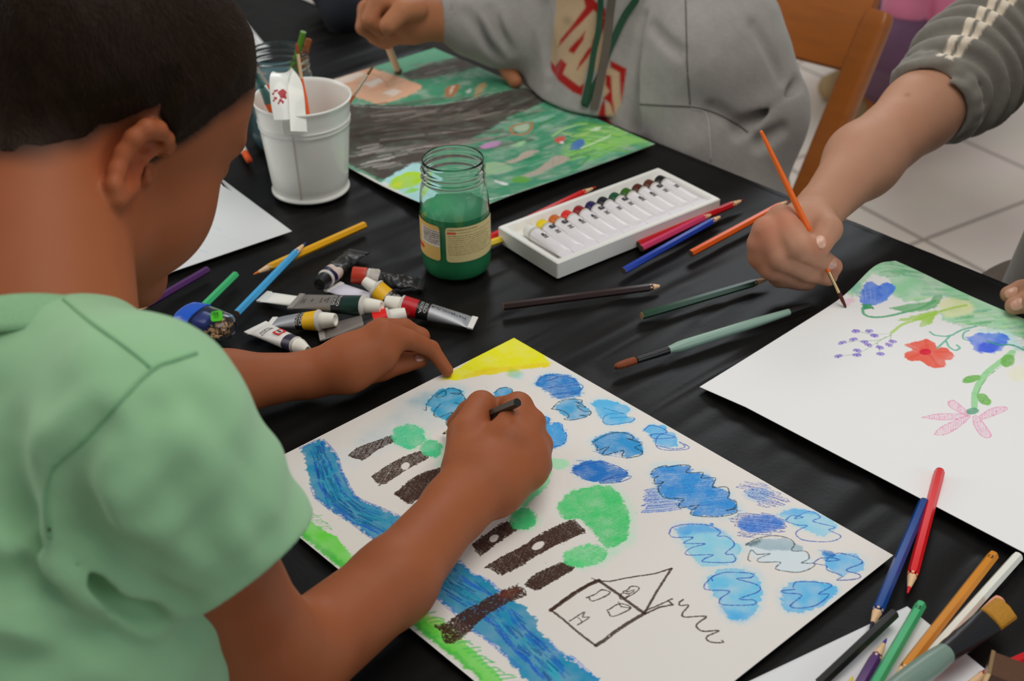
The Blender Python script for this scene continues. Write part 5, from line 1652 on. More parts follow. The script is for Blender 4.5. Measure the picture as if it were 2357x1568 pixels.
def hit(f, u, v, d0=0.4, d1=3.0, off=0.0):
    r = ray(u, v); rn = np.linalg.norm(r); r = r / rn
    t = d0
    for _ in range(160):
        p = CAMPOS + r * t
        d = f.ev(p[None], p, 0.0)[0] - off
        if d < 0.0003: return p
        t += max(d * 0.6, .0004)
        if t > d1 * rn: break
    return None


def chain(pts, k=0.004, flat=None, fk=1.0):
    """pts: [(xyz, r)] joined limbs"""
    return Uni([Cone(a[0], b[0], a[1], b[1], flat, fk) for a, b in zip(pts[:-1], pts[1:])], k)


def pz(*a):
    """(u, v, height above the table, radius) rows to points"""
    return [(P(q[0], q[1], q[2]), q[3]) for q in a]


def dz(*a):
    """(u, v, distance, radius) rows to points"""
    return [(D(q[0], q[1], q[2]), q[3]) for q in a]


SKIN = mat('skin', rough=0.52, attr=True, spec=0.26, var=0.05, scale=60, bump=0.12, bscale=700, sss=0.12)


def skin_cols(V, base, red=None, spots=()):
    n = fbm(V, 60, 3, 2) * 0.05 + fbm(V, 18, 5, 2) * 0.05
    c = np.array(alb(base))[None] * (1 + n[:, None] * np.array([0.7, 1.0, 1.1]))
    for p, r, k in spots:       # (point, radius, colour multiplier)
        w = np.exp(-(np.linalg.norm(V - p, axis=1) / r) ** 2)[:, None]
        c = c * (1 - w) + c * np.array(k) * w
    return np.clip(c, 0.002, 0.9)
# ------------------------------------------------------------------ the boy
def rotm(yaw, pit, rol):
    Rz = np.array([[math.cos(yaw), -math.sin(yaw), 0], [math.sin(yaw), math.cos(yaw), 0], [0, 0, 1]])
    Ry = np.array([[math.cos(pit), 0, math.sin(pit)], [0, 1, 0], [-math.sin(pit), 0, math.cos(pit)]])
    Rx = np.array([[1, 0, 0], [0, math.cos(rol), -math.sin(rol)], [0, math.sin(rol), math.cos(rol)]])
    return Rz @ Ry @ Rx


HR = rotm(math.radians(47), math.radians(35), math.radians(0))
HO = D(215, 318, 0.905)
hp = lambda x, y, z: HO + HR @ np.array([x, y, z])
hd = lambda x, y, z: HR @ np.array([x, y, z])
HRt = HR.T


def hell(c, r, Rl=None):
    M = HR.T if Rl is None else Rl @ HR.T
    return Ell(hp(*c), r, M)


def ear(sy):
    eb = unit(np.array([-0.96, -0.27 * sy, 0.0]))     # towards the back edge, standing off the head
    eu = unit(np.array([-0.10, 0.0, 1.0]))
    en = unit(np.cross(eu, eb)) * (1 if True else 1)
    if en[1] * -sy < 0: en = -en
    h0 = np.array([-0.001, -0.068 * sy, -0.016])
    q = lambda b, u, n=0.0: hp(*(h0 + eb * b * 1.42 + eu * u * 1.10 + en * n))
    M = np.stack([hd(*eb), hd(*eu), hd(*en)])
    helix = [(q(.001, .006, .002), .0032), (q(.003, .018, .002), .0038), (q(.010, .029, .003), .0045), (q(.020, .032, .0035), .0048), (q(.029, .024, .0035), .0047), (q(.0315, .010, .003), .0043), (q(.0285, -.004, .002), .0040), (q(.022, -.016, .001), .0040), (q(.014, -.0255, 0), .0052)]
    plate = Ell(q(.0155, .004, -.0025), (.0155, .029, .0050), M)
    lobe = Ell(q(.0105, -.0265, 0), (.0075, .0095, .0045), M)
    base = Uni([(plate, .004), (chain(helix, .002), .0035), (lobe, .004), (chain([(q(.0235, .014, .0015), .0030), (q(.0215, 0, .002), .0032), (q(.016, -.013, .002), .0034)], .002), .004), (Ell(q(.001, -.005, .004), (.0045, .006, .0045), M), .004)])
    carve = [Ell(q(.0115, -.003, .0055), (.0085, .0115, .0075), M), Ell(q(.0265, .008, .0045), (.0022, .015, .0030), M), Ell(q(.015, .021, .0045), (.0065, .0050, .0032), M)]
    return Cut(base, carve, .003), q


earR, qR = ear(1)
earL, qL = ear(-1)
C7 = D(45, 812, 0.800)
SHR = D(330, 1030, 0.74)
ELR = P(632, 1562, .043)
WRR = P(1052, 1165, .036)
SHL = C7 + (C7 - SHR) * np.array([0.95, 0.95, 0]) + np.array([0, 0, -0.045])
ELL_ = P(250, 905, .055)
PEL = TP(0.90, 1.05, -0.20)
SPM = TP(0.88, 0.99, 0.03)
neck = Uni([Cone(hp(-.028, 0, -.030), C7 + np.array([0.012, 0.010, -.005]), .050, .053), Cone(hp(-.045, 0, .0), C7, .044, .044), Cone(C7 + np.array([0.02, 0.01, -.042]), SHR + np.array([0, 0, .015]), .036, .030), Cone(C7 + np.array([0.02, 0.01, -.042]), SHL + np.array([0, 0, .015]), .036, .030)], .03)
head = Uni([(hell((-.012, 0, .052), (.094, .075, .078)), .02), (hell((.036, 0, .045), (.053, .060, .056)), .03), (hell((.032, 0, -.018), (.054, .056, .068)), .03),
            (Cone(hp(.008, .034, -.054), hp(.060, .012, -.083), .026, .017), .025), (Cone(hp(.008, -.034, -.054), hp(.060, -.012, -.083), .026, .017), .025),
            (hell((.050, .030, -.030), (.031, .031, .038)), .02), (hell((.050, -.030, -.030), (.031, .031, .038)), .02),
            (Cone(hp(.086, 0, .014), hp(.103, 0, -.020), .0065, .0095), .012), (Cone(hp(.094, .009, -.024), hp(.094, -.009, -.024), .0065, .0065), .008),
            (hell((.084, 0, -.049), (.011, .023, .006)), .006), (hell((.083, 0, -.059), (.011, .019, .007)), .006), (hell((.072, 0, -.083), (.018, .022, .017)), .015),
            (hell((.076, 0, .030), (.017, .044, .011)), .015)], .02)
eyes = Uni([(hell((.072, .031, .010), (.0125, .0125, .0115)), .004), (hell((.072, -.031, .010), (.0125, .0125, .0115)), .004)], .004)
head = Cut(head, [hell((.094, .031, .011), (.012, .019, .0095)), hell((.094, -.031, .011), (.012, .019, .0095))], .010)
head0 = Uni([(head, .0), (eyes, .004), (neck, .025)])


def onface(u, v, lift):
    p = hit(head0, u, v)
    return p + unit(CAMPOS - p) * lift


hx = [(386, 343, .002, .0036), (383, 320, .006, .0044), (364, 298, .010, .0052), (338, 296, .0135, .0056), (308, 318, .016, .0054), (284, 352, .0165, .0052), (268, 392, .0155, .0050), (261, 428, .012, .0050), (266, 458, .007, .0058)]
hel = [(onface(u, v, l), r) for u, v, l, r in hx]
inn = [(onface(u, v, l), r) for u, v, l, r in ((376, 338, .000, .003), (362, 326, .002, .0035), (345, 322, .003, .004), (322, 345, .004, .004), (308, 372, .004, .004), (298, 400, .003, .004), (290, 424, .003, .0045), (284, 446, .003, .005))]
pl = [Cone(a[0] * .8 + b[0] * .2, b[0], .0030, .0036) for a, b in zip(hel[1:], inn)]
anti = chain([(onface(352, 350, .006), .0030), (onface(330, 362, .009), .0034), (onface(312, 395, .009), .0036), (onface(300, 425, .008), .0046), (onface(282, 440, .007), .0050)], .003)
earX = Uni([(chain(hel, .003), .003), (Uni(pl, .006), .005), (anti, .005), (Cone(onface(330, 395, .001), onface(334, 410, .001), .0048, .0044), .006), (Cone(onface(270, 455, .004), onface(292, 432, .004), .0062, .0062), .006)], .004)
earR = Cut(earX, [Cone(onface(312, 372, .0045), onface(308, 392, .003), .0042, .0052), Cone(onface(358, 326, .0085), onface(330, 340, .0105), .0032, .0028), Cone(onface(302, 352, .0145), onface(284, 400, .0135), .0014, .0014)], .0035)
qR = lambda b, u, n=0.0: onface(312 - b * 900, 385 - u * 1500, .006)
head = Uni([(head0, 0), (earR, .005), (earL, .006)])
head = Cut(head, [Cone(onface(311, 376, -.002), onface(308, 392, -.003), .0045, .0052)], .003)

# drawing arm and its fist
wr_n = unit(np.array([0.1, 0.0, 1.0]))
handR = Uni([(Cone(WRR, P(1112, 1098, .040), .0235, .027, (0.2, -0.2, 1), .84), .01),
             (Cone(P(1112, 1098, .040), P(1165, 1035, .044), .0265, .0235, (0.2, -0.3, 1), .86), .01),
             (Cone(P(1140, 1120, .034), P(1215, 1070, .036), .0225, .0165), .012),
             (chain(pz((1068, 1078, .040, .0165), (1074, 1000, .050, .0148), (1108, 934, .050, .0118), (1080, 950, .036, .0098), (1050, 975, .020, .0078)), .003), .009),
             (chain(pz((1172, 1010, .054, .0150), (1192, 938, .054, .0120), (1150, 940, .037, .0092), (1090, 968, .018, .0075)), .003), .007),
             (chain(pz((1205, 1020, .050, .0140), (1222, 975, .046, .0115), (1180, 985, .026, .0090), (1120, 1000, .014, .0075)), .003), .006),
             (chain(pz((1222, 1052, .043, .0132), (1240, 1025, .036, .0108), (1190, 1020, .016, .0085), (1150, 1030, .010, .0072)), .003), .006),
             (chain(pz((1222, 1088, .034, .0122), (1240, 1072, .025, .0100), (1195, 1060, .011, .0078)), .003), .006)], .008)
armR = Uni([(Cone(SHR, ELR + (SHR - ELR) * 0.12, .040, .0350), .02), (Cone(ELR + (SHR - ELR) * 0.14, ELR, .0345, .0305), .02),
            (Cone(ELR, P(905, 1340, .042), .0330, .0285), .022), (Cone(P(905, 1340, .042), WRR, .0285, .0232), .012), (handR, .012)], .02)
# resting arm and hand
WL = P(715, 862, .0215)
handL = Uni([(Cone(WL, P(800, 838, .029), .0195, .0235, (-.4, -.5, 1), .9), .01), (Cone(P(800, 838, .029), P(862, 806, .036), .0235, .0230, (-.3, -.5, 1), .9), .012),
             (chain(pz((884, 770, .048, .0140), (942, 782, .040, .0086), (992, 803, .024, .0072), (1029, 853, .0065, .0056)), .003), .007),
             (chain(pz((878, 765, .040, .0130), (930, 757, .034, .0090), (968, 775, .026, .0078), (962, 800, .012, .0066), (952, 815, .007, .0060)), .003), .006),
             (chain(pz((865, 770, .032, .0125), (915, 768, .024, .0085), (938, 790, .012, .0070), (925, 815, .007, .0062)), .003), .006),
             (chain(pz((850, 780, .024, .0115), (890, 785, .014, .0080), (905, 805, .008, .0066)), .003), .006),
             (chain(pz((812, 858, .019, .0140), (878, 846, .0145, .0120), (930, 835, .0115, .0090), (967, 829, .0100, .0072)), .002), .005)], .008)
armL = Uni([(Cone(SHL, ELL_, .040, .033), .02), (Cone(ELL_, P(520, 884, .032), .031, .0265), .02), (Cone(P(520, 884, .032), WL, .0265, .0188), .015), (handL, .010)], .02)
bx_ = np.stack([EE, NN * 0.96 + np.array([0, 0, .28]), np.cross(EE, NN * 0.96 + np.array([0, 0, .28]))])
bx_ = np.stack([unit(q) for q in bx_])
chest = C7 + np.array([0, 0, -.15]) + NN * 0.035
torso = Uni([Ell(chest, (.125, .080, .15), bx_), Cone(chest, PEL, .100, .105), Cone(PEL - EE * .05, PEL - EE * .05 - NN * .02, .10, .09)], .05)
legs = Uni([Cone(PEL + EE * s_ * .07, PEL + EE * s_ * .10 - NN * .34 + Z3 * -.02, .075, .055) for s_ in (-1, 1)] + [Cone(PEL + EE * s_ * .10 - NN * .34 + Z3 * -.02, PEL + EE * s_ * .10 - NN * .32 + Z3 * -.46, .050, .035) for s_ in (-1, 1)] +
           [Cone(PEL + EE * s_ * .10 - NN * .30 + Z3 * -.49, PEL + EE * s_ * .10 - NN * .44 + Z3 * -.505, .032, .025) for s_ in (-1, 1)], .03)
bodyF = Uni([(head, 0), (armR, .012), (armL, .012), (torso, .05), (legs, .03)])
V, Fc = surface(bodyF, 0.0017)
SK = '#8B4E2F'
loc = (V - HO) @ HR
rr = np.linalg.norm(loc, axis=1)


def hairline(q):
    """positive where hair grows, in metres"""
    x, y, z = q[:, 0], np.abs(q[:, 1]), q[:, 2]
    an = np.degrees(np.arctan2(y, x + 0.01))
    line = np.interp(an, [0, 22, 42, 60, 74, 82, 88, 96, 108, 125, 150, 180], [.076, .073, .064, .046, .018, -.008, .006, .036, .022, .000, -.022, -.030])
    return z - line + 0.0025 * fbm(q, 120, 4, 2)


col = skin_cols(V, SK, spots=[(qR(.02, .005), .022, (1.25, .92, .85)), (qL(.02, .005), .022, (1.25, .92, .85)), (P(860, 1500, .05), .010, (.72, .62, .6)), (P(822, 1520, .06), .008, (.78, .7, .7)), (hp(.085, 0, -.054), .012, (1.05, .7, .65)),
                              (P(1130, 965, .05), .008, (.8, .68, .62)), (P(587, 862, .05), .003, (1.1, .6, .55)), (P(448, 476, .30), .001, (.4, .4, .4))])
hl = hairline(loc)
ishead = (rr < .14) & (loc[:, 2] > -.06)
earm = np.minimum(earR.ev(V, V.mean(0), 9), earL.ev(V, V.mean(0), 9)) < .0022
w = np.clip((hl + .016) / .026, 0, 1) * ishead * (~earm)
w = w * w * (3 - 2 * w)
HC = np.array([0.017, 0.0082, 0.0040])
col = col * (1 - w[:, None]) + HC * w[:, None]
# eyebrows
for sy in (1, -1):
    d = np.abs(loc - np.array([.083, .030 * sy, .029])) / np.array([.02, .019, .0032])
    wb = np.exp(-(d ** 2).sum(1))[:, None] * 0.8
    col = col * (1 - wb) + HC * wb
boy = empty('person', tuple(TP(0.9, 1.05, -TZ)))
mesh_obj('body', V, Fc, SKIN, boy, True, col)

# hair: a close cap with short strands
HAIR = mat('dark_hair', (0.017, 0.0080, 0.0038), 0.5, spec=0.11, var=0.35, scale=150, bump=0.8, bscale=500, stretch=(1, 1, .35))
headH = Cut(head0, [Cone(onface(350, 320, 0), onface(290, 420, 0), .016, .020), Ell(qL(.012, .002), (.024, .024, .030), np.eye(3))], .003)


class HairF:
    def ev(s, p, cc, cr_):
        d = headH.ev(p, cc, cr_)
        q = (p - HO) @ HR
        t = np.clip((hairline(q) - .003) / .030, -1, 1)
        off = np.where(t > 0, .0054 * t ** 1.15 + .0001, .004 * t)
        return d - off - 0.0006 * fbm(p, 260, 8, 1)

    def bbox(s):
        return hp(0, 0, .045) - .15, hp(0, 0, .045) + .15


HF = HairF()


class Clip:
    def __init__(s, f): s.f = f
    def ev(s, p, cc, cr_):
        q = (p - HO) @ HR
        return np.maximum(np.maximum(s.f.ev(p, cc, cr_), -np.minimum(hairline(q) - .001, q[:, 2] + .045 + np.minimum(0, (q[:, 0] + .13) * 5))), np.linalg.norm(q - [0, 0, .04], axis=1) - .128)
    def bbox(s): return s.f.bbox()


Vh, Fh = surface(Clip(HF), 0.0017)
# strands
rg = np.random.default_rng(2)
ql = (Vh - HO) @ HR
sel = rg.choice(len(Vh), min(15000, len(Vh)), replace=False)
sel = sel[(hairline(ql[sel]) > 0.002)]
crown = np.array([-.06, .005, .115])
P0 = ql[sel]
N0 = unit_rows = lambda a: a / (np.linalg.norm(a, axis=1, keepdims=True) + 1e-9)
nrm = N0(P0 / np.array([.094, .075, .078]) ** 2 - np.array([-.012, 0, .052]) / np.array([.094, .075, .078]) ** 2)
fl_ = P0 - crown
fl_ = N0(fl_ - nrm * (fl_ * nrm).sum(1, keepdims=True))
fl_ = N0(fl_ + rg.normal(0, .22, fl_.shape))
Ls = rg.uniform(.004, .0085, len(P0))[:, None]
fade = np.clip(hairline(P0) / .02, .25, 1)[:, None]
Ls = Ls * fade
side = N0(np.cross(fl_, nrm)) * 0.00016
a0 = P0 - nrm * .0008 - side
a1 = P0 - nrm * .0008 + side
md = P0 + fl_ * Ls * .6 + nrm * (.0009 + .0006 * rg.random((len(P0), 1)))
tp = P0 + fl_ * Ls + nrm * (.0007 + .0010 * rg.random((len(P0), 1))) * fade
SV = np.stack([a0, a1, md - side * .7, md + side * .7, tp], 1)
SVw = SV.reshape(-1, 3) @ HR.T + HO
n0 = len(Vh)
k = np.arange(len(P0)) * 5 + n0
SF = np.concatenate([np.stack([k, k + 1, k + 3, k + 2], 1), np.stack([k + 2, k + 3, k + 4, k + 4], 1)])
allV = np.concatenate([Vh, SVw])
tri = np.stack([k + 2, k + 3, k + 4], 1)
FF = [tuple(q) for q in np.concatenate([Fh, SF[:len(k)]])] + [tuple(q) for q in tri]
mesh_obj('hair', allV, FF, HAIR, boy, True)
# eyelashes of the near eye
lm_ = MB()
for k_ in range(22):
    t = k_ / 21
    yb = -.019 - .022 * t
    b0 = np.array([.0835 - .010 * t ** 1.5, yb, .0055 - .002 * t])
    tip_ = b0 + np.array([.0115 - .002 * t, -.0015 - .006 * t, -.004 - .001 * math.sin(k_ * 2.1)])
    mid_ = (b0 + tip_) / 2 + np.array([0, 0, -.0012])
    sd = np.array([0, .0006, .0])
    lm_.loft([[hp(*(q + sd * a_)), hp(*(q - sd * a_)), hp(*(q + np.array([0, 0, .0003 * a_])))] for q, a_ in ((b0, 1), (mid_, .8), (tip_, .15))])
lm_.build('eyelashes', BLACK_PLASTIC, boy)

# ---- T-shirt
AX = unit(ELR - SHR)
HEM = SHR + AX * (np.linalg.norm(ELR - SHR) * 0.60)
HC0 = D(541, 1288, .80)
HN0 = unit(D(603, 1368, .80) - HC0)
HNN = unit(HN0 - 0.22 * unit(CAMPOS - HC0))
HSD = unit(D(404, 1433, .80) - D(694, 1159, .80))
slv = Uni([(Cone(SHR + np.array([0, 0, .004]), D(572, 1322, .80), .0610, .0500), .02)], .03)
FOLD = [((126, 1095), (266, 1290), .0072, .015), ((230, 1010), (205, 1250), .004, .010), ((117, 1245), (228, 1336), .007, .006), ((228, 1336), (355, 1418), .006, .006), ((76, 1323), (246, 1356), .007, .008), ((246, 1356), (340, 1400), .005, .007),
        ((0, 1322), (76, 1316), .004, .009), ((41, 1001), (64, 1177), .005, .012), ((64, 1177), (88, 1268), .005, .010), ((135, 1071), (222, 966), .0035, .009), ((176, 1458), (328, 1499), .005, .010), ((0, 1516), (146, 1516), .004, .009), ((0, 1358), (117, 1405), .005, .009),
        ((117, 1405), (290, 1440), .004, .010), ((410, 1001), (562, 1212), -.0022, .009), ((498, 1136), (609, 1241), .0022, .008), ((328, 1195), (445, 1095), .0024, .008), ((281, 1241), (375, 1312), .0028, .008), ((363, 955), (281, 1095), .0025, .008), ((445, 1180), (520, 1300), .0018, .008),
        ((340, 1330), (440, 1390), .0022, .006), ((60, 760), (150, 900), .0022, .012), ((250, 1130), (330, 1000), -.0025, .009), ((420, 900), (500, 960), .0018, .009), ((20, 900), (140, 960), .002, .012)]


def shirt_disp(p):
    q = p - SHR
    t = q @ AX
    s1 = unit(np.cross(AX, Z3))
    a = q @ s1
    w = 0.0015 * np.sin(t * 150 + 2.2 * np.sin(a * 45) + 3 * fbm(p, 9, 2, 1)) * np.clip(1 - np.abs(t - .06) / .10, 0, 1)
    g = np.stack([t * 10, a * 34, (q @ np.cross(AX, s1)) * 34], 1)
    on = np.clip(t / .03, 0, 1)
    w = w + 0.0022 * on * fbm(g, 1.0, 55, 2)
    return w + 0.0026 * fbm(p, 26, 12, 2) + 0.0007 * fbm(p, 75, 13, 1) + 0.0004 * fbm(g * [1.6, 3.2, 3.2], 1.0, 57, 2)


S0 = Uni([(Ell(chest + EE * .01 + NN * .004, (.150, .100, .165), bx_), .05), (Cone(chest + EE * .02, PEL + EE * .05, .125, .145), .05), (Cone(PEL, PEL + Z3 * -.04, .135, .14), .05),
          (Cone(C7 + np.array([0.006, 0.0, -.030]), SHR + np.array([-.004, .008, .012]), .058, .056), .04), (Cone(C7 + np.array([0.006, 0.0, -.030]), SHL + np.array([0, 0, .008]), .058, .052), .04),
          (Cone(SHL, SHL + (ELL_ - SHL) * .6, .056, .052), .03)], .04)
shT = Uni([S0], 0, disp=shirt_disp)
shS = Uni([slv], 0, disp=shirt_disp)
shirt0 = Uni([shT, shS], .014)


CR = []
for a_, b_, am_, sg_ in FOLD:
    pa_, pb_ = hit(shirt0, *a_), hit(shirt0, *b_)
    if pa_ is not None and pb_ is not None:
        CR.append((pa_, pb_, am_, sg_))


class Crease:
    """adds the drawn-in folds of the cloth to a field"""
    def __init__(s, f): s.f = f

    def ev(s, p, cc, cr_):
        d = s.f.ev(p, cc, cr_)
        for a, b, am, sg in CR:
            m_ = (a + b) / 2
            if np.linalg.norm(m_ - cc) - cr_ - np.linalg.norm(a - b) / 2 > 5.5 * sg: continue
            e = b - a
            h = (p - a) @ e / (e @ e)
            hc = np.clip(h, 0, 1)
            r = np.linalg.norm(p - a - hc[:, None] * e, axis=1)
            en = np.clip(1.25 - np.abs(h - .5) * 1.0, 0.2, 1)
            d = d + am * en * (np.exp(-(r / sg) ** 2) - .45 * np.exp(-((r - 2.0 * sg) / (.8 * sg)) ** 2))
        return d

    def bbox(s): return s.f.bbox()


shT1, shS1 = Crease(shT), Crease(shS)
shirt1 = Uni([(shT1, 0), (shS1, .009)], .009)


class HalfNear(Half):
    def ev(s, p, cc, cr_):
        e = ELR - SHR
        h = np.clip((p - SHR) @ e / (e @ e), 0, 1.4)
        side = (p - HC0) @ HSD        # leaves the armpit whole
        return np.maximum(np.maximum(Half.ev(s, p, cc, cr_), np.linalg.norm(p - SHR - h[:, None] * e, axis=1) - .074), side - .066)


hemwav = lambda p: 0.0025 * fbm(p, 40, 31, 1)
neckcut = Cone(hp(-.035, 0, -.02), C7 + np.array([0.010, 0.006, -.014]), .064, .0560)
HCE = D(572, 1322, .80)
shirt2 = Cut(shirt1, [HalfNear(HC0, HNN, hemwav), Uni([Cone(SHR + (HCE - SHR) * .62, HCE, .0485, .0452)], 0)], .0012)
shirt2 = Cut(Uni([(shirt2, 0), (shT1, .001)], 0), [Uni([neckcut], 0), Half(SHL + (ELL_ - SHL) * .45, ELL_ - SHL)], .0012)
Vs, Fs = surface(shirt2, 0.0021)
SHIRT = mat('green_cotton', alb('#86AE84'), 0.85, spec=0.15, var=0.05, scale=25, bump=0.35, bscale=1400, sheen=0.25)
sh_o = mesh_obj('t_shirt', Vs, Fs, SHIRT, boy, True)


def seam(pts, f, r, mtl, parent, name, closed=False):
    q = [hit(f, *p) for p in catmull(pts, 7)]
    q = [x for x in q if x is not None]
    c = catmull(q, 2)
    rings = []
    for i in range(len(c)):
        t = c[min(i + 1, len(c) - 1)] - c[max(i - 1, 0)]
        s, u, a = frame(t)
        rings.append([c[i] + (s * math.cos(w_) + u * math.sin(w_)) * r for w_ in (2 * math.pi * j / 7 for j in range(7))])
    return MB().loft(rings).build(name, mtl, parent, smooth=True)


SEAM = mat('seam_green', alb('#6C9870'), 0.85, var=0.1)
seam([(452, 813), (400, 830), (352, 850), (280, 920), (212, 996), (150, 1050), (118, 1083), (106, 1150), (116, 1238)], shirt1, .0012, SEAM, boy, 'sleeve_seam')
seam([(146, 690), (200, 735), (290, 800), (352, 850)], shirt1, .0010, SEAM, boy, 'shoulder_seam')
# ribbed neckband standing round the neck
nc = C7 + np.array([0.008, 0.005, -.010])
na_ = unit(hp(-.035, 0, -.02) - nc)
s_, u_, a_ = frame(na_)
bandr = []
both = Uni([(neck, 0), (shirt2, 0)], 0)
Rs = []
for j in range(72):
    w_ = 2 * math.pi * j / 72
    rd = s_ * math.cos(w_) + u_ * math.sin(w_)
    rr_ = np.arange(.030, .095, .0006)
    pts_ = nc + a_ * .003 + rr_[:, None] * rd
    dn = neck.ev(pts_, nc, .1)
    Rs.append(rr_[np.argmax(dn > .0018)])
Rs = np.array(Rs)
for _ in range(4):
    Rs = (np.roll(Rs, 1) + Rs * 2 + np.roll(Rs, -1)) / 4
print('collar radius', Rs.min(), Rs.max())
for j in range(72):
    w_ = 2 * math.pi * j / 72
    rd = s_ * math.cos(w_) + u_ * math.sin(w_)
    tgt = nc + rd * Rs[j] + a_ * .0005
    bandr.append([tgt + rd * (.0026 * math.cos(x) - .0030 * math.sin(x) + .0015) + a_ * (.0135 * math.sin(x) - .0045) for x in (2 * math.pi * i / 10 for i in range(10))])
mb = MB()
n_ = 10
vv = [p for r in bandr for p in r]
ff = [(i * n_ + j, i * n_ + (j + 1) % n_, ((i + 1) % 72) * n_ + (j + 1) % n_, ((i + 1) % 72) * n_ + j) for i in range(72) for j in range(n_)]
mb.add(vv, ff)
mb.build('neckband', mat('ribbed_green', alb('#7DA67C'), 0.85, var=0.12, scale=500, bump=0.5, bscale=900), boy, smooth=True)
Vt, Ft = surface(Uni([(Uni([Cone(PEL + EE * s_ * .06, PEL + EE * s_ * .10 - NN * .30 + Z3 * -.02, .092, .075) for s_ in (-1, 1)] + [Ell(PEL, (.145, .125, .11), bx_)], .05), 0)]), .006)
mesh_obj('shorts', Vt, Ft, mat('dark_denim', alb('#2B303C'), 0.85), boy, True)
# nails


def nail(f, u, v, r, along, parent, col='#B98A76', name='fingernail', k=1.35):
    p = hit(f, u, v)
    if p is None: return
    e = 0.0006
    g = np.array([f.ev((p + d_)[None], p, 0)[0] - f.ev((p - d_)[None], p, 0)[0] for d_ in np.eye(3) * e])
    nn_ = unit(g)
    al = P(*along, p[2] - TZ) - P(u, v, p[2] - TZ)
    al = unit(al - nn_ * (al @ nn_)); sd = np.cross(nn_, al)
    rings = []
    for h, kk in ((-.0012, 1.0), (.0003, 1.0), (.0006, .85), (.0007, .5), (.0007, .1)):
        ring = []
        for j in range(18):
            w_ = 2 * math.pi * j / 18
            x, y = math.copysign(abs(math.cos(w_)) ** .8, math.cos(w_)) * r * k * kk, math.copysign(abs(math.sin(w_)) ** .8, math.sin(w_)) * r * kk
            q = p + al * x + sd * y
            d = f.ev(q[None], q, 0)[0]
            ring.append(q - nn_ * d + nn_ * h)
        rings.append(ring)
    MB().loft(rings).build(name, mat('nail_' + col.strip('#'), alb(col), 0.25, coat=0.3, var=0.03), parent, smooth=True)


nail(armL, 966, 824, .0036, (985, 820), boy, '#9C6450')
tag(boy, 'boy with short dark hair and pale green T-shirt, drawing with a dark pencil', 'person')
# pencil in the fist
pb, pt = P(1191, 927, .078), P(1019, 999, .0035)
pencil(tuple(pb), tuple(pt), '#3A3228', 'short dark olive pencil held in the boy\'s drawing fist', dia=0.0072, lead='#3A3410', group='pencils in use', mark='#0F0E0D')
# ------------------------------------------------------------------ the person painting flowers (arm from the right)
W2 = P(1888, 482, .066)
E2W = D(2118, 258, 1.47)
SH2 = D(2480, -60, 1.62)
hand2 = Uni([(Cone(W2, P(1850, 528, .060), .0215, .0255, (.3, -.4, 1), .85), .01), (Cone(P(1850, 528, .060), P(1795, 548, .050), .0255, .0225, (.3, -.4, 1), .95), .01),
             (chain(pz((1798, 508, .074, .0155), (1846, 570, .066, .0118), (1890, 597, .044, .0098), (1918, 614, .030, .0088)), .003), .006),
             (chain(pz((1884, 498, .072, .0150), (1907, 528, .072, .0128), (1886, 566, .064, .0108)), .003), .006),
             (chain(pz((1765, 532, .068, .0145), (1800, 594, .050, .0118), (1860, 625, .030, .0100), (1906, 638, .019, .0088)), .003), .005),
             (chain(pz((1752, 562, .055, .0138), (1776, 616, .034, .0118), (1842, 641, .017, .0100)), .003), .005),
             (chain(pz((1750, 590, .042, .0125), (1795, 636, .019, .0105), (1858, 648, .012, .0090)), .003), .005)], .007)
arm2 = Uni([(Cone(SH2, E2W, .046, .0375), .02), (Cone(E2W, D(1985, 370, 1.412), .0375, .0350), .02), (Cone(D(1985, 370, 1.412), W2, .0350, .0225), .02), (hand2, .010)], .02)
# other hand: two finger tips rest on the painting's corner
h3 = Uni([(chain(pz((2470, 640, .060, .013), (2400, 655, .034, .0105), (2350, 668, .016, .0092), (2322, 678, .0125, .0082)), .003), .005), (chain(pz((2480, 690, .060, .0135), (2410, 690, .034, .0110), (2360, 697, .015, .0095), (2334, 704, .0125, .0085)), .003), .005),
          (Cone(P(2480, 665, .062), P(2600, 640, .09), .030, .026), .02), (Cone(P(2600, 640, .09), P(2900, 560, .13), .026, .036), .02)], .01)
NK2 = D(2620, -330, 1.75)
PL2 = TP(1.09, -0.20, -0.18)
CH2 = TP(1.15, -0.20, .22)
EL3 = P(2900, 560, .13)
tor2 = Uni([(Ell(CH2, (.16, .11, .17), bx_), .05), (Cone(CH2, PL2, .11, .12), .05), (Cone(CH2 + Z3 * .1, CH2 + Z3 * .26 + NN * .02, .09, .05), .04), (Cone(SH2, CH2 + Z3 * .13, .05, .07), .04), (Cone(EL3, CH2 + Z3 * .12 + EE * .13, .036, .05), .03),
            (Ell(CH2 + Z3 * .37 + NN * .06, (.075, .09, .11), bx_), .02), (Cone(PL2, PL2 + NN * .02 + Z3 * -.05, .12, .1), .03)] +
           [(Cone(PL2 + EE * q, PL2 + EE * q + NN * .33 + Z3 * -.03, .08, .06), .03) for q in (-.09, .09)] + [(Cone(PL2 + EE * q + NN * .33 + Z3 * -.03, PL2 + EE * q + NN * .33 + Z3 * -.50, .055, .04), .03) for q in (-.09, .09)] + [(Cone(PL2 + EE * q + NN * .33 + Z3 * -.52, PL2 + EE * q + NN * .46 + Z3 * -.53, .035, .03), .03) for q in (-.09, .09)], .04)
body2 = Uni([(arm2, 0), (h3, 0), (tor2, .02)], .02)
V, Fc = surface(body2, 0.0019)
pn2 = empty('person', tuple(PL2 * [1, 1, 0]))
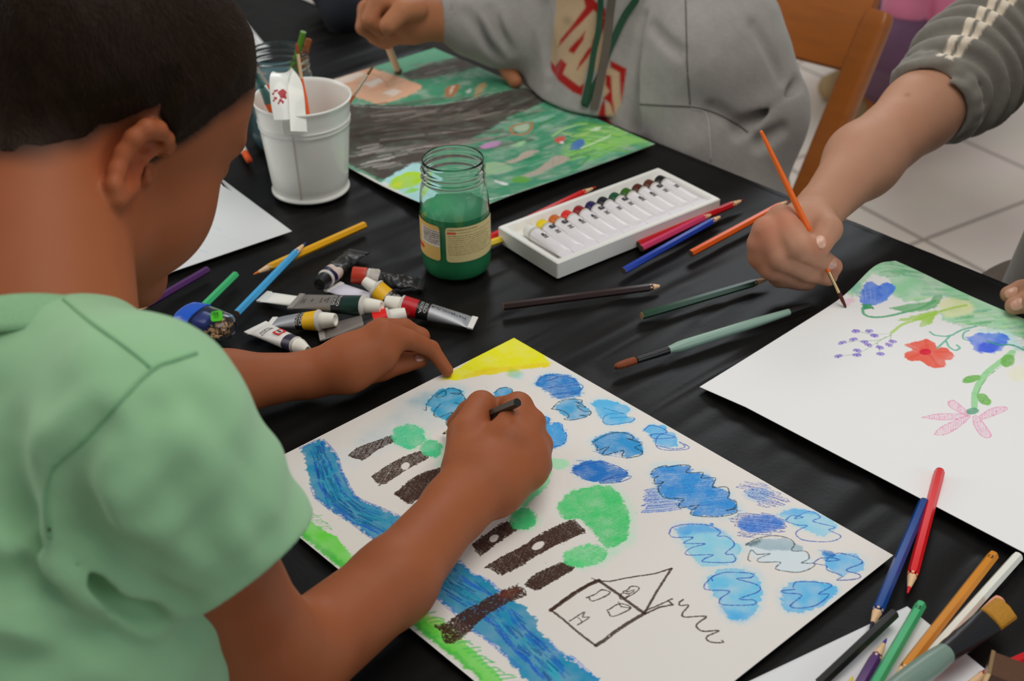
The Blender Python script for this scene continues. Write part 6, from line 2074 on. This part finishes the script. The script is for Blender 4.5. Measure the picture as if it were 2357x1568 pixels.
col = skin_cols(V, '#A57A62', spots=[(P(1800, 505, .085), .018, (1.05, .82, .76)), (P(1745, 545, .07), .016, (1.02, .82, .78)), (P(1918, 614, .035), .014, (1.05, .84, .80)), (P(1886, 566, .07), .012, (1.05, .86, .82)), (P(1745, 600, .04), .022, (1.0, .78, .72)), (D(2088, 222, 1.43), .003, (.5, .4, .35)), (D(1955, 345, 1.38), .0022, (.6, .5, .45)),
                                      (D(2070, 300, 1.43), .02, (1.0, .80, .72))])
mesh_obj('body', V, Fc, SKIN, pn2, True, col)
nail(hand2, 1890, 556, .0048, (1900, 575), pn2, '#BE927C')
nail(hand2, 1918, 610, .0052, (1932, 622), pn2, '#BE927C')
nail(h3, 2330, 675, .0050, (2318, 679), pn2, '#BE927C')
nail(h3, 2343, 701, .0052, (2330, 706), pn2, '#BE927C')
# gathered striped sleeve
FA_ = unit(E2W - D(1985, 370, 1.412))
SA = E2W
SX = unit(SH2 - E2W)
SA = E2W + SX * .040
s_, u_, a_ = frame(SX)
RNGF = np.random.default_rng(12)


def slv2(p):
    q = p - SA
    t = q @ SX
    ph = 3.0 * fbm(p, 9, 44, 2)
    a = np.arctan2(q @ u_, q @ s_)
    w = np.sin(t * 235 + 3.6 * fbm(p, 21, 47, 2) + 1.9 * np.sin(a + 1) + 1.3 * np.sin(a * 2 + t * 25))
    w = np.sign(w) * np.abs(w) ** .7
    k = np.clip(1 - (t - .16) / .06, 0.1, 1)
    return 0.0062 * w * k * (1 + .35 * fbm(p, 22, 49, 1)) + .0028 * fbm(p, 55, 45, 2)


sv = Uni([(Cone(SA, SA + SX * .05, .0490, .0560), .02), (Cone(SA + SX * .05, SA + SX * .20, .0560, .070), .02)], .02, disp=slv2)
sf_, uf_, _f = frame(SX * .75 + FA_ * .25)
CC_ = E2W + SX * .031
cuff = Uni([(Cone(CC_ + sf_ * .0455 * math.cos(w_) + uf_ * .0455 * math.sin(w_), CC_ + sf_ * .0455 * math.cos(w_ + .35) + uf_ * .0455 * math.sin(w_ + .35), .0080, .0080), .004) for w_ in np.arange(0, 6.3, .35)], .004)
hole2 = Uni([Cone(W2, E2W + SX * .055, .036, .0420)], 0)
sv = Cut(sv, hole2, .003)
top2 = Uni([(sv, 0), (cuff, .008), (Cone(SH2, CH2 + Z3 * .13, .075, .09), .04), (Ell(CH2 + Z3 * .0, (.185, .13, .20), bx_), .05), (Cone(CH2, PL2 + Z3 * .03, .13, .14), .04), (Cone(EL3, CH2 + Z3 * .12 + EE * .13, .045, .07), .03)], .04)
top2 = Cut(top2, [Uni([Cone(CH2 + Z3 * .18, CH2 + Z3 * .40 + NN * .04, .052, .06)], 0)], .003)
V, Fc = surface(top2, 0.0024)
GREY = alb('#76726A')
col = np.tile(np.array(GREY), (len(V), 1)) * (1 + 0.05 * fbm(V, 400, 9, 1))[:, None]
q = V - SA
t = q @ SX
U_, V_, _d = proj_arr(V) if 'proj_arr' in globals() else ((CAMPOS * 0)[0], 0, 0)
ang = np.arctan2(q @ u_, q @ s_)
a_ref = []
for uv in ((2162, 132), (2215, 85), (2275, 38)):
    h_ = hit(top2, *uv)
    if h_ is not None: a_ref.append(math.atan2((h_ - SA) @ u_, (h_ - SA) @ s_))
am = np.mean(a_ref) if a_ref else 0.5
dx = np.angle(np.exp(1j * (ang - am)))
print('piping', len(a_ref))
for off in (-.10, .10):
    w_ = np.clip((0.075 - np.abs(dx - off)) / .02, 0, 1) * (t > -.012) * (t < .25)
    col = col * (1 - w_[:, None]) + np.array(alb('#D2C6B4')) * w_[:, None]
STRIPE = mat('sweat_fabric', rough=0.9, attr=True, spec=0.12, var=0.08, scale=260, bump=0.35, bscale=900, sheen=0.3)
mesh_obj('striped_sweatshirt', V, Fc, STRIPE, pn2, True, col)
Vt, Ft = surface(Uni([(Uni([Cone(PL2 + EE * q, PL2 + EE * q + NN * .31 + Z3 * -.03, .10, .08) for q in (-.09, .09)] + [Cone(PL2 + EE * q + NN * .33 + Z3 * -.03, PL2 + EE * q + NN * .33 + Z3 * -.45, .075, .06) for q in (-.09, .09)], .03), 0)]), .008)
mesh_obj('trousers', Vt, Ft, mat('brown_cloth', alb('#5C5148'), 0.9, var=.15), pn2, True)
tag(pn2, 'person in a striped grey sweatshirt with pushed-up sleeve, painting flowers with an orange brush', 'person')

# ------------------------------------------------------------------ the person in the printed hooded sweatshirt
WH = D(1005, 42, 1.76)
EH = D(1235, 105, 1.80)
SHh = D(1300, -190, 1.84)
CHh = D(1405, 60, 1.80)
PLh = TP(0.49, -0.21, -0.18)
SHl = D(1600, -120, 1.70)
ELh = D(1745, 270, 1.715)
hand4 = Uni([(Cone(WH, D(955, 42, 1.745), .025, .030), .01), (Cone(D(955, 42, 1.745), D(905, 22, 1.73), .029, .024), .01),
             (chain(dz((915, 8, 1.715, .014), (868, 2, 1.70, .012), (850, 45, 1.70, .0105), (880, 72, 1.71, .009)), .003), .006),
             (chain(dz((900, 20, 1.735, .014), (845, 22, 1.73, .012), (838, 62, 1.73, .0105), (872, 88, 1.735, .009)), .003), .006),
             (chain(dz((920, 40, 1.74, .014), (862, 50, 1.75, .012), (862, 84, 1.75, .010)), .003), .006),
             (chain(dz((960, 20, 1.71, .014), (925, 25, 1.69, .013), (893, 58, 1.685, .011)), .003), .007),
             (chain(dz((940, 70, 1.75, .016), (905, 82, 1.75, .012), (885, 95, 1.75, .010)), .003), .008)], .01)
thumb4 = Uni([(chain([(D(1400, 150, 1.82), .022), (D(1235, 100, 1.84), .018), (P(1160, 148, .024), .0092), (P(1172, 168, .016), .0095), (P(1186, 187, .0095), .0090)], .004), 0)], .01)
tor4 = Uni([(Ell(D(1412, 40, 1.81), (.10, .085, .17), bx_), .05), (Cone(CHh, D(1420, 290, 1.81), .085, .085), .04), (Cone(D(1420, 290, 1.81), PLh, .085, .10), .05), (Cone(SHh, CHh + Z3 * .1, .045, .06), .04), (Cone(SHl, CHh + Z3 * .1, .05, .07), .04), (Cone(CHh + Z3 * .1, CHh + Z3 * .24, .08, .05), .04), (Ell(CHh + Z3 * .33 + NN * .05, (.075, .09, .11), bx_), .02),
            (Cone(SHh, EH, .045, .038), .02), (Cone(EH, WH, .036, .025), .02), (Cone(SHl, ELh, .045, .038), .02), (Cone(ELh, P(1560, 330, -.05), .036, .03), .02), (Cone(P(1560, 330, -.05), D(1400, 230, 1.80), .03, .026), .02), (Cone(D(1400, 230, 1.80), D(1400, 150, 1.82), .02, .02), .01)] + [(Cone(PLh, TP(.50, .08, -.16), .07, .06), .03), (Cone(TP(.50, .08, -.16), TP(.50, .10, -.66), .055, .04), .03), (Cone(PLh, TP(.03, -.10, -.13), .07, .06), .03), (Cone(TP(.03, -.10, -.13), TP(.03, -.02, -.66), .055, .04), .03)], .03)
V, Fc = surface(Uni([(tor4, 0), (hand4, .012), (thumb4, .01)], .01), .0026)
pn4 = empty('person', tuple(PLh * [1, 1, 0]))
mesh_obj('body', V, Fc, SKIN, pn4, True, skin_cols(V, '#9E6848'))


def hood_disp(p):
    return 0.0045 * fbm(p, 17, 61, 2) + 0.0016 * fbm(p, 50, 62, 2)


hood = Uni([(Ell(D(1412, 40, 1.80), (.135, .115, .21), bx_), .05), (Cone(D(1412, 40, 1.80), D(1420, 290, 1.80), .105, .105), .04), (Cone(D(1420, 280, 1.80), PLh, .105, .12), .04), (Cone(SHh, CHh + Z3 * .12, .065, .09), .04),
            (Uni([(Cone(SHh, D(1262, 70, 1.80), .062, .060), .03), (Cone(D(1275, 88, 1.80), D(1150, 72, 1.775), .046, .043), .02), (Cone(D(1150, 72, 1.775), D(1030, 42, 1.762), .042, .031), .02), (Cone(D(1215, 108, 1.79), D(1080, 78, 1.775), .031, .030), .02)], .02), .014)], .04, disp=hood_disp)
hood = Uni([(hood, 0), (Uni([(Cone(D(1590, -110, 1.73), D(1640, 130, 1.68), .078, .082), .04), (Cone(D(1640, 130, 1.68), D(1738, 262, 1.69), .078, .060), .04), (Cone(D(1738, 262, 1.69), D(1712, 420, 1.70), .058, .050), .03),
                               (Cone(D(1565, 225, 1.69), D(1618, 330, 1.69), .050, .046), .03), (Cone(D(1600, 330, 1.68), D(1660, 430, 1.69), .046, .040), .03), (Cone(D(1545, 60, 1.71), D(1562, 250, 1.69), .040, .046), .03)], .03, disp=hood_disp), .010),
             (Cone(SHl, CHh + Z3 * .12, .07, .09), .03)], .01)
RS_ = hood.it[0][0]
hcuts = []
h1_ = Uni([hood], 0)
for a_p, b_p, r_ in (((1700, 300), (1840, 190), .008), ((1478, 40), (1470, 290), .005), ((1740, 60), (1800, 180), .006), ((1560, 120), (1500, 60), .005), ((1640, 250), (1720, 300), .004), ((1080, 30), (1150, 140), .005), ((1130, 20), (1175, 120), .005), ((1750, 330), (1800, 300), .008), ((1300, 60), (1262, 190), .004), ((1250, 10), (1262, 150), .008)):
    pa_, pb_ = hit(h1_, *a_p), hit(h1_, *b_p)
    if pa_ is not None and pb_ is not None:
        hcuts.append(Uni([Cone(pa_ + unit(CAMPOS - pa_) * .002, pb_ + unit(CAMPOS - pb_) * .002, r_, r_ * .7)], 0))
hood = Cut(hood, hcuts, .012)


class OffTable(Half):
    """the table's own volume, which the cloth leans against"""
    def ev(s, p, cc, cr_):
        n_ = (p - O0) @ NN
        return np.maximum(-(n_ + .004), p[:, 2] - (TZ + .004))


hood = Cut(hood, [OffTable(O0, NN)], .006)
hood = Cut(hood, [Uni([Cone(WH + (WH - D(1030, 42, 1.762)) * .3, D(1035, 42, 1.762), .024, .0265)], 0), Half(D(1003, 40, 1.762), D(960, 40, 1.75) - D(1030, 42, 1.762)), Uni([Cone(CHh + Z3 * .19, CHh + Z3 * .35 + NN * .04, .058, .06)], 0)], .003)
# the cloth lies over the table's edge, never inside it
V, Fc = surface(hood, .0022)
q = V - CAMPOS
dd = q @ FWD
PU, PV = IW / 2 + (q @ CRIGHT) / dd * FPX, IH / 2 - (q @ CUP) / dd * FPX
col = np.tile(np.array(alb('#8D8984')), (len(V), 1)) * (1 + 0.05 * fbm(V, 300, 9, 1) + .03 * fbm(V, 900, 10, 1))[:, None]
ch_ = lambda *a: np.array([(1230 + a[i] / 5.408, a[i + 1] / 5.408) for i in range(0, len(a), 2)])


def inpoly(poly):
    """how much of the print's ink lies on each point, soft at the edge"""
    ins = np.zeros(len(PU), bool)
    dm = np.full(len(PU), 1e9)
    n = len(poly)
    for i in range(n):
        a, b = poly[i], poly[(i + 1) % n]
        c = (a[1] > PV) != (b[1] > PV)
        ins ^= c & (PU < (b[0] - a[0]) * (PV - a[1]) / (b[1] - a[1] + 1e-12) + a[0])
        e = b - a
        t = np.clip(((PU - a[0]) * e[0] + (PV - a[1]) * e[1]) / (e @ e + 1e-9), 0, 1)
        dm = np.minimum(dm, np.hypot(PU - a[0] - e[0] * t, PV - a[1] - e[1] * t))
    sd = np.where(ins, -dm, dm)
    return np.clip(0.62 - sd / 4.5, 0, 1) * (dd < 1.80)


CRM, RED = alb('#A58C6E'), alb('#8E140C')
for pl_, c_ in ((ch_(290, -300, 620, -300, 640, 0, 740, 100, 840, 200, 870, 280, 820, 420, 740, 560, 700, 700, 640, 900, 600, 1050, 560, 1080, 350, 920, 390, 800, 330, 740, 260, 820, 210, 760, 215, 640, 240, 330, 270, 100), CRM),
                (ch_(900, 850, 950, 850, 1060, 900, 1080, 1270, 1000, 1430, 960, 1250, 870, 1230, 850, 1050), CRM), (ch_(850, 340, 885, 340, 860, 600, 830, 850, 780, 900, 750, 850, 770, 600), CRM), (ch_(900, 1280, 960, 1300, 980, 1480, 880, 1440), CRM),
                (ch_(560, -300, 740, -200, 740, 0, 880, 110, 890, 220, 840, 220, 740, 120, 640, 220, 480, 380, 290, 590, 330, 490, 470, 320, 640, 90, 620, 0), RED), (ch_(840, 220, 890, 240, 870, 340, 800, 480, 735, 570, 720, 520, 790, 380), RED),
                (ch_(630, 390, 605, 500, 490, 665, 430, 640, 440, 600, 560, 480), RED), (ch_(725, 550, 705, 650, 600, 790, 530, 870, 570, 770, 660, 630), RED),
                (ch_(203, 765, 260, 830, 330, 735, 400, 800, 350, 920, 560, 1080, 620, 1040, 590, 1190, 480, 1145, 300, 1000, 215, 870), RED), (ch_(945, 755, 1145, 860, 1082, 1280, 1062, 900, 950, 840), RED),
                (ch_(890, 930, 950, 950, 970, 1250, 1000, 1440, 940, 1280, 860, 1220, 940, 1140, 890, 1060), RED), (ch_(870, 1230, 885, 1440, 980, 1560, 900, 1540, 790, 1450, 830, 1320), RED), (ch_(930, 385, 990, 440, 940, 600, 900, 600), RED)):
    k_ = inpoly(pl_)[:, None]
    col = col * (1 - k_) + np.array(c_) * k_
mesh_obj('hooded_sweatshirt', V, Fc, STRIPE, pn4, True, col)
SEAMG = mat('seam_grey', alb('#57534E'), 0.9)
seam([(1578, 0), (1580, 80), (1582, 160), (1588, 240)], hood, .0008, SEAMG, pn4, 'shoulder_seam')
seam([(1473, 240), (1530, 243), (1590, 246), (1640, 258), (1690, 282), (1722, 305)], hood, .0010, SEAMG, pn4, 'sleeve_seam')
seam([(1590, 250), (1625, 262), (1634, 320), (1636, 372)], hood, .0007, mat('seam_light', alb('#A8A4A0'), 0.9), pn4, 'cuff_seam')


def ribbon(pts, f, w, mtl, parent, name, off=.004):
    q = [hit(f, *p, off=off) for p in pts]
    q = catmull([x for x in q if x is not None], 6)
    rings = []
    for i in range(len(q)):
        t = unit(q[min(i + 1, len(q) - 1)] - q[max(i - 1, 0)])
        v = unit(CAMPOS - q[i])
        sd = unit(np.cross(t, v)); up = np.cross(sd, t)
        rings.append([q[i] + sd * w + up * .0006, q[i] - sd * w + up * .0006, q[i] - sd * w - up * .0006, q[i] + sd * w - up * .0006])
    return MB().loft(rings).build(name, mtl, parent, smooth=False)


GRN = mat('lanyard_green', alb('#0F3A24'), 0.6, var=.15)
BRN = mat('lanyard_brown', alb('#4E463C'), 0.7, var=.15)
ly = empty('lanyard', tuple(D(1390, 150, 1.66)))
ly.parent = pn4
ly.location = np.array(ly.location) - np.array(pn4.location)
ribbon([(1466, -20), (1463, 0), (1439, 35), (1415, 85), (1396, 129), (1385, 166), (1360, 213), (1345, 246)], hood, .0042, GRN, ly, 'strap', .004)
ribbon([(1383, -10), (1381, 30), (1377, 74), (1367, 120), (1358, 176), (1343, 240)], hood, .0036, GRN, ly, 'strap', .0065)
ribbon([(1409, -10), (1403, 40), (1398, 90), (1392, 129), (1378, 203), (1367, 252)], hood, .0050, BRN, ly, 'strap', .0052)
LG4 = [(PLh, TP(.50, .08, -.16), TP(.50, .10, -.62)), (PLh - EE * .06, TP(.03, -.10, -.13), TP(.03, -.02, -.60))]
Vt, Ft = surface(Uni([(Uni([(Cone(a, b, .10, .085), .03) for a, b, c in LG4] + [(Cone(b, c, .08, .06), .03) for a, b, c in LG4], .03), 0)]), .008)
mesh_obj('trousers', Vt, Ft, mat('dark_trousers', alb('#34302E'), 0.9, var=.15), pn4, True)
tag(pn4, 'person in a grey hooded sweatshirt with a red and cream print and green lanyard, painting', 'person')

# ------------------------------------------------------------------ child in pink behind the chairs
Bp = D(2205, -40, 3.05)
HIPp = D(2165, 62, 3.12)
KN = D(2062, 100, 2.98)
AN = P(2028, 205, -TZ + .07)
DEEP = unit(FWD * [1, 1, 0]) * .15
legs_ = lambda r1, r2, r3, cut=1.0: [Cone(HIPp + d_, KN + d_, r1, r2) for d_ in (0, DEEP)] + [Cone(KN + d_, KN + d_ + (AN - KN) * cut, r2 * .95, r3) for d_ in (0, DEEP)]
pinkB = Uni([(Cone(Bp, HIPp, .10, .10), .04)] + [(c, .03) for c in legs_(.06, .048, .032)] + [(Cone(Bp, Bp + Z3 * .22, .10, .045), .04), (Ell(Bp + Z3 * .33, (.08, .09, .11), bx_), .02), (Cone(Bp + Z3 * .10, D(2080, 20, 2.95), .04, .03), .02)], .04)
V, Fc = surface(pinkB, .006)
pn5 = empty('person', (HIPp[0], HIPp[1], 0))
mesh_obj('body', V, Fc, SKIN, pn5, True, skin_cols(V, '#B58468'))
V, Fc = surface(Uni([(Uni([(Cone(D(2215, -90, 3.02), D(2228, 52, 3.02), .135, .140), .05), (Cone(D(2100, -90, 2.95), D(2082, 26, 2.95), .048, .050), .008), (Cone(D(2120, 60, 3.0), D(2200, 60, 3.02), .04, .06), .03)], .01, disp=lambda p: .006 * fbm(p, 14, 71, 2)), 0)]), .005)
mesh_obj('pink_pullover', V, Fc, mat('pink_fleece', alb('#B5627C'), 0.9, var=.1, sheen=.3), pn5, True)
V, Fc = surface(Uni([(Uni([(c, .03) for c in legs_(.085, .068, .058, .8)], .03, disp=lambda p: .004 * fbm(p, 20, 72, 2)), 0)]), .005)
mesh_obj('purple_trousers', V, Fc, mat('purple_cloth', alb('#5C3F54'), 0.9, var=.12), pn5, True)
for d_ in (0, DEEP):
    c = AN * [1, 1, 0] + d_
    V, Fc = surface(Uni([(Cone(c + [0, 0, .05], c + [-.10, -.05, .035], .045, .034), .02), (Cone(c + [0, 0, .05], c + [0, 0, .11], .045, .045), .02)], .02), .005)
    mesh_obj('shoe', V, Fc, mat('tan_suede', alb('#9E8660'), 0.9), pn5, True)
tag(pn5, 'child in a pink top and purple trousers sitting behind the wooden chair back', 'person')

V, Fc = surface(Uni([(Uni([(Cone(D(770, -60, 2.02), D(792, 28, 1.98), .050, .030), .03), (Cone(D(792, 28, 1.98), D(800, 60, 2.0), .030, .03), .02)], .02, disp=lambda p: .004 * fbm(p, 30, 91, 2)), 0)]), .004)
tag(mesh_obj('jacket', V, Fc, mat('navy_cloth', alb('#15171F'), 0.9), None, True), 'dark navy jacket hanging just past the far table edge behind the hand with the brush', 'jacket')
# ------------------------------------------------------------------ chairs
def wooden_chair(T, LB, label, dirw=None, wid=0.40):
    """T: top of the visible back post; LB: a lower point on it"""
    dirw = -EE if dirw is None else unit(dirw)
    root = empty('wooden_chair', (T[0], T[1], 0))
    ax = unit(LB - T)
    foot = T + ax * ((T[2]) / -ax[2])
    back = NN if True else 0
    def post(A, B, name='back_post'):
        m = MB()
        return plank(m, B, A, .040, .026, side=EE).build(name, CW, root, sharp=40)
    post(T, foot)
    post(T + dirw * wid, foot + dirw * wid)
    m = MB()
    up = -ax
    c0 = T + ax * .035
    n = 10
    rings = []
    for k in range(n + 1):
        t = k / n
        bow = -NN * -.018 * math.sin(t * math.pi)
        c = c0 + dirw * (0.012 + (wid - .024) * t) + bow * 1.0
        h = .052
        th = .008
        fr = np.cross(dirw, up)
        rings.append([c + up * h * y + fr * th * x for x, y in ((-1, -1), (-.6, -1.06), (.6, -1.06), (1, -1), (1, .9), (.5, 1.0), (-.5, 1.0), (-1, .9))])
    m.loft(rings).build('back_rest', CW, root, sharp=40)
    sc_ = (T + ax * ((T[2] - .45) / -ax[2])) + dirw * wid / 2 + NN * .19
    sc_[2] = .45
    MB().box(sc_, (wid / 2 - .004, .19, .009), (EE, NN, Z3)).build('seat', CW, root, bevel=.005)
    for s1 in (-1, 1):
        a = sc_ + EE * s1 * (wid / 2 - .03) + NN * .165
        MB().box((a[0], a[1], .22), (.017, .017, .22), (EE, NN, Z3)).build('front_leg', CW, root, bevel=.003)
        MB().box(sc_ + EE * s1 * (wid / 2 - .03) + Z3 * -.20, (.009, .16, .013), (EE, NN, Z3)).build('side_stretcher', CW, root, bevel=.002)
    return tag(root, label, 'chair')


Tc = D(2028, 26, 1.90)
wooden_chair(Tc, D(1868, 420, 1.955), 'honey-coloured wooden chair on which the hooded sweatshirt wearer sits', wid=.40)
ch2 = wooden_chair(TP(1.44, -0.50, .09), TP(1.44, -0.44, -.20), 'wooden chair behind the rolled-up striped sleeve', wid=.38)
c3_ = D(2122, 128, 3.55) * [1, 1, 0]
ch3 = wooden_chair(c3_ + [0, 0, .80], c3_ + [0, 0, .30], 'wooden chair behind the child in pink', dirw=FWD * [1, 1, 0], wid=.36)
